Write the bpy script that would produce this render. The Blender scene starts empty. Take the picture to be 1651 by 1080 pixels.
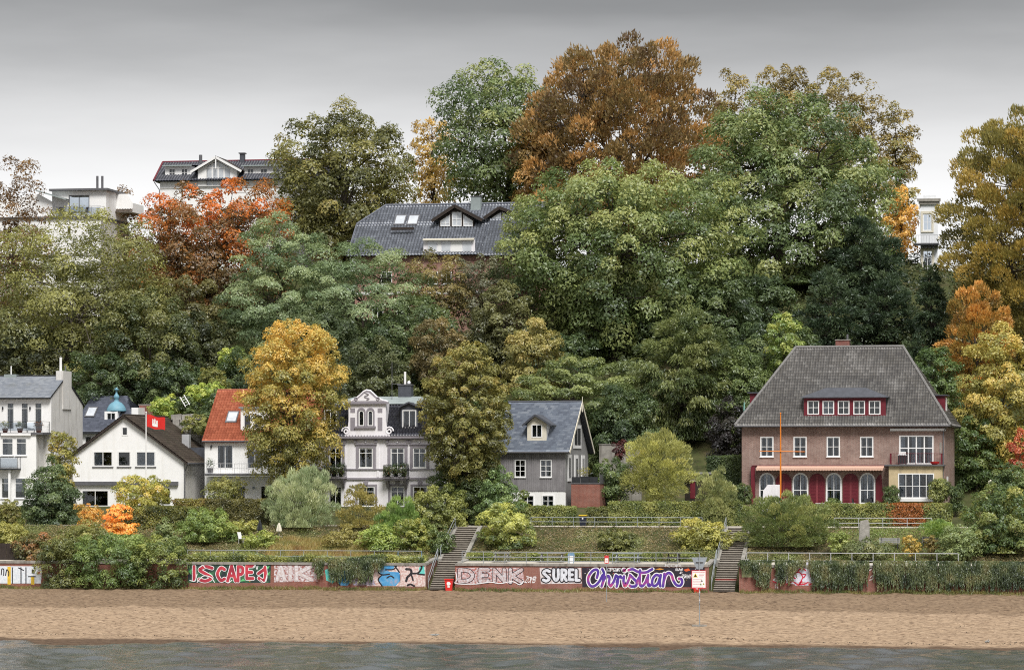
import bpy, math, random
import numpy as np
from mathutils import Vector
from mathutils.geometry import tessellate_polygon

scene = bpy.context.scene
COL = scene.collection
# ------------------------------------------------------------------ camera
YAW = math.radians(9.5)          # the shore runs along X, the camera stands on the river and looks a little to the left
FPX = 5000.0                     # focal length in pixels of the 1651 px wide photograph
HOR = 751.0
CAM = np.array([250*math.sin(YAW), -250*math.cos(YAW), 12.0])
FW = np.array([-math.sin(YAW), math.cos(YAW), 0.0]); RT = np.array([math.cos(YAW), math.sin(YAW), 0.0])
cd = bpy.data.cameras.new('camera'); cam = bpy.data.objects.new('camera', cd); COL.objects.link(cam)
cam.location = CAM.tolist(); cam.rotation_euler = (math.pi/2, 0, YAW)
cd.sensor_width = 36; cd.lens = FPX/1651*36; cd.shift_y = (HOR-540)/1651
cd.clip_start = 1; cd.clip_end = 9000
scene.camera = cam
# ------------------------------------------------------------------ sky
SUN_EL, SUN_AZ = math.radians(52), math.radians(156)      # azimuth clockwise from +Y: over the river
world = bpy.data.worlds.new('World'); scene.world = world; world.use_nodes = True
nt = world.node_tree; nt.nodes.clear()
def N(t, k, **kw):
    n = t.nodes.new(k)
    for a, b in kw.items(): setattr(n, a, b)
    return n
wo = N(nt, 'ShaderNodeOutputWorld'); bg = N(nt, 'ShaderNodeBackground')
sky = N(nt, 'ShaderNodeTexSky', sky_type='NISHITA', sun_disc=False, sun_elevation=SUN_EL, sun_rotation=SUN_AZ)
tc = N(nt, 'ShaderNodeTexCoord'); sp = N(nt, 'ShaderNodeSeparateXYZ')
nt.links.new(tc.outputs['Generated'], sp.inputs[0])
mp = N(nt, 'ShaderNodeMapping'); mp.inputs['Scale'].default_value = (3, 3, 16)
nt.links.new(tc.outputs['Generated'], mp.inputs[0])
nz = N(nt, 'ShaderNodeTexNoise'); nz.inputs['Scale'].default_value = 2.2; nz.inputs['Detail'].default_value = 5
nt.links.new(mp.outputs[0], nz.inputs[0])
ad = N(nt, 'ShaderNodeMath', operation='MULTIPLY_ADD'); ad.inputs[1].default_value = 0.030
nt.links.new(nz.outputs['Fac'], ad.inputs[0]); 
sb = N(nt, 'ShaderNodeMath', operation='SUBTRACT'); sb.inputs[1].default_value = 0.015
nt.links.new(sp.outputs['Z'], sb.inputs[0]); nt.links.new(sb.outputs[0], ad.inputs[2])
rp = N(nt, 'ShaderNodeValToRGB'); cr = rp.color_ramp
stops = [(0.0, 1.06), (0.068, 1.05), (0.09, .97), (0.11, .78), (0.13, .50), (0.15, .27), (0.22, .30), (0.45, .62), (1.0, 1.0)]
while len(cr.elements) < len(stops): cr.elements.new(0.5)
for e, (p, v) in zip(cr.elements, stops):
    e.position = p; e.color = (v*1.0, v*.995, v*.995, 1)
nt.links.new(ad.outputs[0], rp.inputs[0])
sg = N(nt, 'ShaderNodeMix', data_type='RGBA', blend_type='MIX'); sg.inputs['Factor'].default_value = 0.93   # thick cloud in front of the clear sky
scl = N(nt, 'ShaderNodeVectorMath', operation='SCALE'); scl.inputs['Scale'].default_value = 0.08
nt.links.new(sky.outputs[0], scl.inputs[0]); nt.links.new(scl.outputs[0], sg.inputs['A']); nt.links.new(rp.outputs[0], sg.inputs['B'])
nt.links.new(sg.outputs['Result'], bg.inputs[0]); bg.inputs[1].default_value = 0.40
nt.links.new(bg.outputs[0], wo.inputs[0])
# ------------------------------------------------------------------ sun through cloud, exposure
sd = bpy.data.lights.new('sun', 'SUN'); sd.energy = 1.5; sd.angle = math.radians(20); sd.color = (1, .97, .92)
so = bpy.data.objects.new('sun', sd); COL.objects.link(so)
tosun = Vector((math.sin(SUN_AZ)*math.cos(SUN_EL), math.cos(SUN_AZ)*math.cos(SUN_EL), math.sin(SUN_EL)))
so.rotation_euler = tosun.to_track_quat('Z', 'Y').to_euler(); so.location = (tosun*400).to_tuple()
vs = scene.view_settings; vs.view_transform = 'Standard'; vs.look = 'None'; vs.gamma = 1; vs.exposure = 1.42
vs.use_curve_mapping = False
scene.render.engine = 'CYCLES'
cy = scene.cycles; cy.max_bounces = 5; cy.diffuse_bounces = 4; cy.glossy_bounces = 2; cy.transmission_bounces = 3
cy.transparent_max_bounces = 6; cy.use_denoising = False; cy.filter_width = 1.05; cy.sample_clamp_indirect = 4

# ------------------------------------------------------------------ helpers
def ray(px, py): return FW + (px-825.5)/FPX*RT + np.array([0, 0, (HOR-py)/FPX])
def W(px, py, Y):
    d = ray(px, py); t = (Y-CAM[1])/d[1]
    return CAM + d*t
def S(px, Y):   # metres per photo pixel there
    return (W(px+1, HOR, Y)-W(px, HOR, Y))[0]
def lin(r, g, b, k=1.0):
    f = lambda c: ((c/255+.055)/1.055)**2.4 if c > 10 else c/255/12.92
    return (f(r)*k, f(g)*k, f(b)*k)
rng = np.random.default_rng(7)
_T = np.random.default_rng(3).random((256, 256))
def vnoise(x, y):
    x = np.asarray(x, float); y = np.asarray(y, float)
    xi = np.floor(x).astype(int); yi = np.floor(y).astype(int); fx = x-xi; fy = y-yi
    fx = fx*fx*(3-2*fx); fy = fy*fy*(3-2*fy)
    g = lambda i, j: _T[(xi+i) & 255, (yi+j) & 255]
    return (g(0, 0)*(1-fx)+g(1, 0)*fx)*(1-fy)+(g(0, 1)*(1-fx)+g(1, 1)*fx)*fy
def put(o, label=None, cat=None, group=None, kind=None):
    if label: o['label'] = label
    if cat: o['category'] = cat
    if group: o['group'] = group
    if kind: o['kind'] = kind
    return o
def link(name, me, mat=None, parent=None):
    o = bpy.data.objects.new(name, me); COL.objects.link(o)
    if mat is not None: me.materials.append(mat)
    if parent is not None: o.parent = parent
    return o
def empty(name, loc=(0, 0, 0), rz=0.0, label=None, cat=None, group=None):
    o = bpy.data.objects.new(name, None); COL.objects.link(o); o.location = tuple(float(v) for v in loc); o.rotation_euler = (0, 0, rz)
    o.empty_display_size = .2
    return put(o, label, cat, group)
def np_mesh(name, V, F, fattr=None):
    """V (n,3), F (m,k) with k = 3 or 4; fattr: dict name -> (m,) or (m,3) per face"""
    me = bpy.data.meshes.new(name); V = np.ascontiguousarray(V, np.float32); F = np.ascontiguousarray(F, np.int32)
    m, k = F.shape
    me.vertices.add(len(V)); me.vertices.foreach_set('co', V.ravel())
    me.loops.add(m*k); me.loops.foreach_set('vertex_index', F.ravel())
    me.polygons.add(m); me.polygons.foreach_set('loop_start', np.arange(m, dtype=np.int32)*k)
    for nm, a in (fattr or {}).items():
        a = np.asarray(a, np.float32)
        if a.ndim == 1:
            at = me.attributes.new(nm, 'FLOAT', 'FACE'); at.data.foreach_set('value', a)
        else:
            at = me.attributes.new(nm, 'FLOAT_COLOR', 'FACE')
            at.data.foreach_set('color', np.concatenate([a, np.ones((len(a), 1), np.float32)], 1).ravel())
    me.update(calc_edges=True)
    return me
SPLIT = ('cheek', 'gable_side', 'bay_side', 'shutter_edge', 'pane', 'barge_board')
class MB:
    def __init__(s): s.v = []; s.f = []
    def quad(s, *p):
        i = len(s.v); s.v += [tuple(q) for q in p]; s.f.append(tuple(range(i, i+len(p)))); return s
    def box(s, x0, x1, y0, y1, z0, z1):
        i = len(s.v)
        s.v += [(x0, y0, z0), (x1, y0, z0), (x1, y1, z0), (x0, y1, z0), (x0, y0, z1), (x1, y0, z1), (x1, y1, z1), (x0, y1, z1)]
        s.f += [tuple(i+k for k in q) for q in ((0, 3, 2, 1), (4, 5, 6, 7), (0, 1, 5, 4), (1, 2, 6, 5), (2, 3, 7, 6), (3, 0, 4, 7))]; return s
    def prism(s, poly, y0, y1):      # polygon in (x, z), extruded along y
        n = len(poly); i = len(s.v)
        s.v += [(p[0], y0, p[1]) for p in poly]+[(p[0], y1, p[1]) for p in poly]
        tri = tessellate_polygon([[Vector((p[0], p[1], 0)) for p in poly]])
        s.f += [tuple(i+k for k in t) for t in tri]+[tuple(i+n+k for k in t[::-1]) for t in tri]
        s.f += [(i+k, i+(k+1) % n, i+n+(k+1) % n, i+n+k) for k in range(n)]; return s
    def plate(s, outer, holes, y0, y1):   # polygon in (x, z) with holes, extruded along y, with reveals
        loops = [outer]+holes; allp = [p for l in loops for p in l]
        tri = tessellate_polygon([[Vector((p[0], p[1], 0)) for p in l] for l in loops])
        i = len(s.v); n = len(allp)
        s.v += [(p[0], y0, p[1]) for p in allp]+[(p[0], y1, p[1]) for p in allp]
        s.f += [tuple(i+k for k in t) for t in tri]+[tuple(i+n+k for k in t[::-1]) for t in tri]
        o = 0
        for l in loops:
            m = len(l)
            s.f += [(i+o+k, i+o+(k+1) % m, i+n+o+(k+1) % m, i+n+o+k) for k in range(m)]; o += m
        return s
    def ring(s, a, b, y0, y1):       # strip between two outlines with the same number of points
        n = len(a); i = len(s.v)
        s.v += [(p[0], y0, p[1]) for p in a]+[(p[0], y0, p[1]) for p in b]+[(p[0], y1, p[1]) for p in a]+[(p[0], y1, p[1]) for p in b]
        for k in range(n):
            l = (k+1) % n
            s.f += [(i+k, i+l, i+n+l, i+n+k), (i+n+k, i+n+l, i+3*n+l, i+3*n+k), (i+k, i+2*n+k, i+2*n+l, i+l), (i+2*n+k, i+3*n+k, i+3*n+l, i+2*n+l)]
        return s
    def tube(s, pts, rads, n=6, cap=True):
        pts = [Vector(p) for p in pts]; i0 = len(s.v)
        for j, p in enumerate(pts):
            d = (pts[min(j+1, len(pts)-1)]-pts[max(j-1, 0)]).normalized()
            u = d.cross(Vector((0.31, 0.95, 0.05)));
            if u.length < .05: u = d.cross(Vector((1, 0, 0)))
            u.normalize(); w = d.cross(u); r = rads[j] if hasattr(rads, '__len__') else rads
            for k in range(n):
                a = 2*math.pi*k/n; s.v.append(tuple(p+u*(r*math.cos(a))+w*(r*math.sin(a))))
        for j in range(len(pts)-1):
            for k in range(n):
                l = (k+1) % n; s.f.append((i0+j*n+k, i0+j*n+l, i0+(j+1)*n+l, i0+(j+1)*n+k))
        if cap:
            s.f.append(tuple(i0+k for k in range(n))[::-1]); s.f.append(tuple(i0+(len(pts)-1)*n+k for k in range(n)))
        return s
    def bar(s, p, q, w, h):          # rectangular bar from p to q
        p = Vector(p); q = Vector(q); d = (q-p).normalized(); u = d.cross(Vector((0, 0, 1)))
        if u.length < .05: u = Vector((1, 0, 0))
        u.normalize(); t = u.cross(d); i = len(s.v)
        for c in (p, q):
            for a, b in ((-1, -1), (1, -1), (1, 1), (-1, 1)): s.v.append(tuple(c+u*(a*w/2)+t*(b*h/2)))
        s.f += [tuple(i+k for k in f) for f in ((0, 3, 2, 1), (4, 5, 6, 7), (0, 1, 5, 4), (1, 2, 6, 5), (2, 3, 7, 6), (3, 0, 4, 7))]; return s
    def lathe(s, c, prof, n=12):     # prof: (r, z) pairs
        i = len(s.v); c = Vector(c)
        for r, z in prof:
            for k in range(n):
                a = 2*math.pi*k/n; s.v.append((c.x+r*math.cos(a), c.y+r*math.sin(a), c.z+z))
        for j in range(len(prof)-1):
            for k in range(n):
                l = (k+1) % n; s.f.append((i+j*n+k, i+j*n+l, i+(j+1)*n+l, i+(j+1)*n+k))
        s.f.append(tuple(i+k for k in range(n))[::-1]); s.f.append(tuple(i+(len(prof)-1)*n+k for k in range(n))); return s
    def build(s, name, mat, parent=None, smooth=False):
        if name in SPLIT and len(s.v) == 16:      # two boxes are two parts
            for i in (0, 8):
                b = MB(); b.v = s.v[i:i+8]; b.f = [tuple(k-i for k in f) for f in s.f if i <= f[0] < i+8]; o = b.build(name, mat, parent, smooth)
            return o
        me = bpy.data.meshes.new(name); me.from_pydata(s.v, [], s.f); me.update()
        if smooth: me.polygons.foreach_set('use_smooth', [True]*len(me.polygons))
        return link(name, me, mat, parent)

# ------------------------------------------------------------------ materials
def newmat(name):
    m = bpy.data.materials.new(name); m.use_nodes = True; t = m.node_tree; t.nodes.clear()
    o = N(t, 'ShaderNodeOutputMaterial'); b = N(t, 'ShaderNodeBsdfPrincipled'); t.links.new(b.outputs[0], o.inputs[0])
    return m, t, b
def mixc(t, fac, a, b, blend='MIX'):
    m = N(t, 'ShaderNodeMix', data_type='RGBA', blend_type=blend)
    for sock, v in (('Factor', fac), ('A', a), ('B', b)):
        s = m.inputs[sock]
        if hasattr(v, 'is_output'): t.links.new(v, s)
        elif sock == 'Factor': s.default_value = v
        else: s.default_value = (*v, 1)
    return m.outputs['Result']
def noise(t, scale, detail=4, vec=None, stretch=None, rough=.6):
    tcn = N(t, 'ShaderNodeTexCoord'); src = tcn.outputs['Object'] if vec is None else vec
    if stretch:
        mpn = N(t, 'ShaderNodeMapping'); mpn.inputs['Scale'].default_value = stretch; t.links.new(src, mpn.inputs[0]); src = mpn.outputs[0]
    n = N(t, 'ShaderNodeTexNoise'); n.inputs['Scale'].default_value = scale; n.inputs['Detail'].default_value = detail; n.inputs['Roughness'].default_value = rough
    t.links.new(src, n.inputs[0]); return n.outputs['Fac']
def ramp(t, fac, stops):
    r = N(t, 'ShaderNodeValToRGB')
    while len(r.color_ramp.elements) < len(stops): r.color_ramp.elements.new(.5)
    for e, (p, c) in zip(r.color_ramp.elements, stops): e.position = p; e.color = (*c, 1)
    t.links.new(fac, r.inputs[0]); return r.outputs[0]
def bump(t, b, fac, strength, dist):
    n = N(t, 'ShaderNodeBump'); n.inputs['Strength'].default_value = strength; n.inputs['Distance'].default_value = dist
    t.links.new(fac, n.inputs['Height']); t.links.new(n.outputs[0], b.inputs['Normal'])
def sc(c, k): return tuple(min(1, v*k) for v in c)
def mat(name, c, rough=.8, var=.15, scale=2.5, bmp=0, bscale=30, metal=0, streak=None, spec=.3):
    m, t, b = newmat(name)
    f = noise(t, scale, 5); col = ramp(t, f, [(.3, sc(c, 1-var)), (.7, sc(c, 1+var))])
    if streak:
        s = noise(t, 1.0, 5, stretch=(2.2, 2.2, .22)); k = ramp(t, s, [(.5, (0, 0, 0)), (.78, (1, 1, 1))])
        col = mixc(t, k, col, streak)
    t.links.new(col, b.inputs['Base Color']); b.inputs['Roughness'].default_value = rough; b.inputs['Metallic'].default_value = metal
    b.inputs['Specular IOR Level'].default_value = spec
    if bmp: bump(t, b, noise(t, bscale, 3), bmp, .02)
    return m
def brickmat(name, c1, c2, mort, bw=.27, bh=.085):
    m, t, b = newmat(name)
    tcn = N(t, 'ShaderNodeTexCoord'); s = N(t, 'ShaderNodeSeparateXYZ'); t.links.new(tcn.outputs['Object'], s.inputs[0])
    a = N(t, 'ShaderNodeMath', operation='ADD'); t.links.new(s.outputs[0], a.inputs[0]); t.links.new(s.outputs[1], a.inputs[1])
    c = N(t, 'ShaderNodeCombineXYZ'); t.links.new(a.outputs[0], c.inputs[0]); t.links.new(s.outputs[2], c.inputs[1])
    k = N(t, 'ShaderNodeTexBrick'); t.links.new(c.outputs[0], k.inputs['Vector'])
    for nm, v in (('Color1', c1), ('Color2', c2), ('Mortar', mort)): k.inputs[nm].default_value = (*v, 1)
    for nm, v in (('Scale', 1), ('Mortar Size', .012), ('Brick Width', bw), ('Row Height', bh), ('Bias', 0)): k.inputs[nm].default_value = v
    big = noise(t, .9, 5); col = mixc(t, ramp(t, big, [(.35, (0, 0, 0)), (.75, (.6, .6, .6))]), k.outputs['Color'], sc(c1, .55))
    fine = noise(t, 14, 2); col = mixc(t, ramp(t, fine, [(.55, (0, 0, 0)), (.75, (.5, .5, .5))]), col, mort)
    t.links.new(col, b.inputs['Base Color']); b.inputs['Roughness'].default_value = .85; b.inputs['Specular IOR Level'].default_value = .2
    iv = N(t, 'ShaderNodeMath', operation='SUBTRACT'); iv.inputs[0].default_value = 1; t.links.new(k.outputs['Fac'], iv.inputs[1])
    bump(t, b, iv.outputs[0], .5, .012); return m
def tilemat(name, c1, c2, c3, rough=.55, moss=None, spec=.4):
    m, t, b = newmat(name)
    a = N(t, 'ShaderNodeAttribute', attribute_name='tint'); col = ramp(t, a.outputs['Fac'], [(0, c1), (.55, c2), (1, c3)])
    if moss:
        f = ramp(t, noise(t, .8, 6), [(.5, (0, 0, 0)), (.75, (.8, .8, .8))]); col = mixc(t, f, col, moss)
    t.links.new(col, b.inputs['Base Color']); b.inputs['Roughness'].default_value = rough; b.inputs['Specular IOR Level'].default_value = spec
    return m
def leafmat():
    m = bpy.data.materials.new('leaves'); m.use_nodes = True; t = m.node_tree; t.nodes.clear()
    o = N(t, 'ShaderNodeOutputMaterial'); a = N(t, 'ShaderNodeAttribute', attribute_name='leaf')
    d = N(t, 'ShaderNodeBsdfDiffuse'); tr = N(t, 'ShaderNodeBsdfTranslucent'); mx = N(t, 'ShaderNodeMixShader'); mx.inputs[0].default_value = .42
    t.links.new(a.outputs['Color'], d.inputs[0])
    g = mixc(t, .4, a.outputs['Color'], (1, 1, .6), 'MULTIPLY'); t.links.new(g, tr.inputs[0])
    t.links.new(d.outputs[0], mx.inputs[1]); t.links.new(tr.outputs[0], mx.inputs[2])
    gl = N(t, 'ShaderNodeBsdfGlossy'); gl.inputs['Roughness'].default_value = .45; gl.inputs['Color'].default_value = (.9, .95, 1, 1)
    m2 = N(t, 'ShaderNodeMixShader'); m2.inputs[0].default_value = .035
    t.links.new(mx.outputs[0], m2.inputs[1]); t.links.new(gl.outputs[0], m2.inputs[2]); t.links.new(m2.outputs[0], o.inputs[0]); return m
def glassmat():
    m = bpy.data.materials.new('window_glass'); m.use_nodes = True; t = m.node_tree; t.nodes.clear()
    o = N(t, 'ShaderNodeOutputMaterial'); tr = N(t, 'ShaderNodeBsdfTransparent'); tr.inputs[0].default_value = (.72, .76, .8, 1)
    gl = N(t, 'ShaderNodeBsdfGlossy'); gl.inputs['Roughness'].default_value = .03
    lw = N(t, 'ShaderNodeFresnel'); lw.inputs[0].default_value = 1.6
    nn = noise(t, .8, 2); bp = N(t, 'ShaderNodeBump'); bp.inputs['Strength'].default_value = .12; bp.inputs['Distance'].default_value = .05
    t.links.new(nn, bp.inputs['Height']); t.links.new(bp.outputs[0], gl.inputs['Normal'])
    md = N(t, 'ShaderNodeMath', operation='MULTIPLY_ADD'); md.inputs[1].default_value = 1; md.inputs[2].default_value = .0
    t.links.new(lw.outputs[0], md.inputs[0])
    mx = N(t, 'ShaderNodeMixShader'); t.links.new(md.outputs[0], mx.inputs[0]); t.links.new(tr.outputs[0], mx.inputs[1]); t.links.new(gl.outputs[0], mx.inputs[2])
    t.links.new(mx.outputs[0], o.inputs[0]); return m
LEAF = leafmat(); GLASS = glassmat()
MT = dict(
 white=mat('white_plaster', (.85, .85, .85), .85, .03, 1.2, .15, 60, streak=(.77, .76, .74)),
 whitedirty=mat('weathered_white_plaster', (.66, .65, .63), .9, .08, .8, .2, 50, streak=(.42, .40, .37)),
 frame=mat('white_paint', (.80, .80, .80), .45, .03, 3),
 lilac=mat('lilac_white_plaster', (.82, .80, .84), .85, .03, 1.2, .1, 60, streak=(.70, .68, .69)),
 mauve=mat('mauve_grey_trim', (.27, .25, .28), .8, .10, 2),
 slateflat=mat('dark_slate', (.07, .075, .09), .55, .2, 3),
 zinc=mat('zinc_sheet', (.27, .31, .31), .5, .12, 1.5),
 darkwood=mat('dark_timber', (.035, .026, .022), .6, .25, 4),
 dark=mat('dark_metal', (.03, .032, .036), .5, .2, 4),
 gutter=mat('grey_gutter', (.12, .12, .13), .45, .15, 4),
 steel=mat('galvanised_steel', (.40, .43, .45), .42, .12, 5, metal=.6),
 bluepaint=mat('faded_blue_paint', (.16, .28, .42), .5, .15, 5),
 maroon=mat('maroon_paint', (.14, .018, .028), .5, .12, 3),
 maroon2=mat('pale_maroon_paint', (.24, .05, .06), .5, .12, 3),
 brick=brickmat('brown_brick', (.225, .128, .105), (.34, .215, .18), (.40, .35, .32)),
 redbrick=brickmat('red_brick', (.27, .085, .06), (.35, .13, .095), (.30, .22, .19), .24, .08),
 chimbrick=brickmat('chimney_brick', (.20, .06, .045), (.28, .09, .07), (.25, .2, .18), .24, .08),
 ochre=mat('ochre_plaster', (.52, .42, .26), .9, .12, 1.5, .2, 40, streak=(.30, .25, .17)),
 concrete=mat('weathered_concrete', (.28, .265, .24), .9, .22, 2.2, .4, 25, streak=(.13, .12, .10)),
 step=mat('worn_step_concrete', (.235, .205, .175), .92, .22, 3, .4, 25),
 boards=mat('weathered_grey_board', (.235, .225, .235), .8, .18, 1.5, streak=(.15, .14, .15)),
 greyboard=mat('grey_fibre_board', (.25, .25, .25), .8, .08, 1.5),
 sandpath=mat('pale_gravel_path', (.48, .44, .38), .95, .12, 4, .3, 60),
 bark=mat('bark', (.055, .045, .036), .95, .3, 6, .6, 12),
 palebark=mat('pale_bark', (.17, .15, .125), .95, .25, 6, .5, 12),
 copper=mat('blue_copper', (.16, .33, .42), .5, .12, 4),
 curtain=mat('white_curtain', (.72, .72, .74), .9, .06, 3),
 room=mat('room_wall', (.10, .09, .085), .9, .2, 2),
 peach=mat('peach_awning', (.62, .40, .31), .9, .05, 3),
 orange=mat('orange_mast_paint', (.62, .19, .025), .45, .08, 4),
 red=mat('red_plastic', (.62, .03, .025), .4, .06, 4),
 plastic=mat('dark_blue_plastic', (.018, .022, .038), .45, .1, 4),
 yellow=mat('yellow_paint', (.75, .52, .04), .5, .06, 4),
 white2=mat('white_enamel', (.8, .8, .8), .35, .02, 4),
 grey=mat('grey_enamel', (.28, .31, .34), .4, .06, 4),
 rock=mat('pale_granite', (.30, .285, .26), .9, .25, 3, .8, 12),
 woodgrey=mat('silvered_timber', (.27, .27, .26), .85, .2, 4, .3, 30),
 canvas=mat('cream_canvas', (.66, .62, .52), .9, .05, 4),
 tin=mat('bright_tin', (.62, .63, .65), .35, .08, 4, metal=.5),
 pottery=mat('terracotta', (.33, .11, .07), .85, .15, 5),
 glassgreen=mat('pale_green_cloth', (.25, .48, .42), .9, .08, 5),
)
T_GREY = tilemat('grey_pantile', (.115, .11, .108), (.195, .188, .18), (.33, .32, .31), .5, (.15, .14, .125))
T_SLATE = tilemat('blue_grey_slate', (.125, .145, .19), (.18, .21, .265), (.29, .32, .37), .42)
T_SLATE2 = tilemat('pale_grey_slate', (.17, .19, .225), (.22, .24, .275), (.28, .30, .33), .5, (.17, .18, .18))
T_RED = tilemat('red_clay_tile', (.30, .075, .035), (.40, .11, .055), (.50, .17, .09), .7)
T_BROWN = tilemat('mossy_brown_tile', (.065, .050, .040), (.105, .082, .064), (.15, .12, .095), .8, (.08, .078, .05))
T_DARK = tilemat('glazed_dark_tile', (.10, .11, .135), (.15, .165, .20), (.23, .25, .29), .35, None, .6)
T_BLACK = tilemat('black_blue_tile', (.030, .032, .045), (.045, .048, .065), (.075, .08, .10), .35, None, .6)
# ================================================================== the setting
ST = []   # stairs: (x0, x1)
for a, b in ((686, 733), (1143, 1191)):
    ST.append((W(a, 950, 0)[0], W(b, 950, 0)[0]))
PROF_Y = [0.0, .3, 4.2, 5.0, 13.0, 16.6, 18, 23.0, 33.0, 37, 48, 60, 72, 84, 94, 130, 3500]
PROF_Z = [4.06, 4.08, 4.2, 4.25, 6.82, 6.86, 7.2, 8.35, 8.45, 10.0, 15.5, 21.5, 27.0, 31.5, 33.6, 35.5, 36]
def stair_z(Y): return np.interp(Y, [0, 4.2, 5.2, 13.0], [2.0, 4.2, 4.2, 6.84])
def beach_z(Y): return np.interp(Y, [-90, -46, -40, -24, -17, 0, 2], [-3.2, -.35, 0.0, .85, 1.2, 1.95, 2.0])
def tz(X, Y, notch=True):
    X = np.asarray(X, float); Y = np.asarray(Y, float)
    z = np.interp(Y, PROF_Y, PROF_Z)
    k = np.interp(Y, [17, 24, 45, 90, 200], [0, .0, .8, 1.2, .6])
    z = z+(vnoise(X/7+40, Y/7+11)-.5)*2*k
    k2 = np.interp(Y, [4.5, 7, 11, 12.8], [0, .25, .25, 0]); z = z+(vnoise(X/1.7+4, Y/1.7+1)-.5)*2*k2
    if notch:
        for a, b in ST:
            ins = (X > a-.02) & (X < b+.02) & (Y > -.1) & (Y < 12.9)
            z = np.where(ins, stair_z(Y)-.5, z)
    return z
def sheet(name, xs, ys, zf, m, smooth=True):
    X, Y = np.meshgrid(xs, ys); Z = zf(X, Y); nx = len(xs); ny = len(ys)
    V = np.stack([X, Y, Z], -1).reshape(-1, 3); i = np.arange(nx*ny).reshape(ny, nx)
    F = np.stack([i[:-1, :-1], i[:-1, 1:], i[1:, 1:], i[1:, :-1]], -1).reshape(-1, 4)
    me = np_mesh(name, V, F)
    if smooth: me.polygons.foreach_set('use_smooth', [True]*len(me.polygons))
    o = link(name, me, m); put(o, kind='structure'); return o
# ---- beach
def sandmat():
    m, t, b = newmat('beach_sand')
    big = noise(t, .16, 5, stretch=(.35, 1, 1)); fine = noise(t, 2.2, 6, stretch=(.6, 1.6, 1)); g = noise(t, 5, 5, stretch=(.5, 1.3, 1))
    col = ramp(t, fine, [(.25, (.24, .165, .105)), (.5, (.355, .255, .168)), (.75, (.455, .34, .235))])
    col = mixc(t, ramp(t, big, [(.4, (0, 0, 0)), (.7, (.55, .55, .55))]), col, (.36, .26, .175))
    col = mixc(t, ramp(t, g, [(.5, (0, 0, 0)), (.60, (1, 1, 1))]), col, (.185, .125, .082))
    tcn = N(t, 'ShaderNodeTexCoord'); s = N(t, 'ShaderNodeSeparateXYZ'); t.links.new(tcn.outputs['Object'], s.inputs[0])
    wob = noise(t, .25, 4); mm = N(t, 'ShaderNodeMath', operation='MULTIPLY_ADD'); mm.inputs[1].default_value = 3.0
    t.links.new(wob, mm.inputs[0]); t.links.new(s.outputs[1], mm.inputs[2])
    mr = N(t, 'ShaderNodeMapRange'); mr.inputs[1].default_value = -16.2; mr.inputs[2].default_value = -14.6; t.links.new(mm.outputs[0], mr.inputs[0])
    up = mixc(t, mr.outputs[0], (1, 1, 1), (.66, .64, .62)); col = mixc(t, 1.0, col, up, 'MULTIPLY')     # coarse damp sand raked by tractors near the wall
    wr = N(t, 'ShaderNodeMapRange'); wr.inputs[1].default_value = -37.0; wr.inputs[2].default_value = -38.3; t.links.new(mm.outputs[0], wr.inputs[0])
    wet = mixc(t, wr.outputs[0], (1, 1, 1), (.34, .31, .30)); col = mixc(t, 1.0, col, wet, 'MULTIPLY')    # wet rim at the water
    t.links.new(col, b.inputs['Base Color']); b.inputs['Roughness'].default_value = .9; b.inputs['Specular IOR Level'].default_value = .2
    vo = N(t, 'ShaderNodeTexVoronoi'); vo.inputs['Scale'].default_value = 1.15; vo.inputs['Randomness'].default_value = 1; t.links.new(tcn.outputs['Object'], vo.inputs['Vector'])
    dim = ramp(t, vo.outputs['Distance'], [(.10, (.62, .60, .58)), (.24, (1, 1, 1))]); t.links.new(mixc(t, 1.0, col, dim, 'MULTIPLY'), b.inputs['Base Color'])    # trodden footprints, as darker spots in the colour only
    ad2 = N(t, 'ShaderNodeMath', operation='ADD'); t.links.new(fine, ad2.inputs[0]); t.links.new(g, ad2.inputs[1])
    bump(t, b, ad2.outputs[0], .9, .10); return m
def bz(X, Y):
    z = beach_z(Y)+(vnoise(X/9, Y/6+3)-.5)*.30*np.clip((Y+42)/8, .4, 1)*np.clip(-Y/3, 0, 1)
    f = np.clip((Y+41)/4, .1, 1)
    z = z+f*((vnoise(X/.9+9, Y/.75+5)-.5)*.15+(vnoise(X/.42, Y/.38+77)-.5)*.11)
    tr = np.exp(-((Y+13.2-.6*np.sin(X/19))/.25)**2)+np.exp(-((Y+10.8-.6*np.sin(X/19))/.25)**2)+np.exp(-((Y+6.5+.8*np.sin(X/23))/.3)**2)
    return z-.10*tr*(.4+.6*vnoise(X/.35, Y*0+2))
xs_b = np.concatenate([[-3000, -900, -300, -140], np.arange(-58, 58, .32), [140, 300, 900, 3000]])
ys_b = np.concatenate([[-90, -60, -50], np.arange(-44, -24, .24), np.arange(-24, .6, .34), [2.0]])
sheet('beach', xs_b, ys_b, bz, sandmat())
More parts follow.
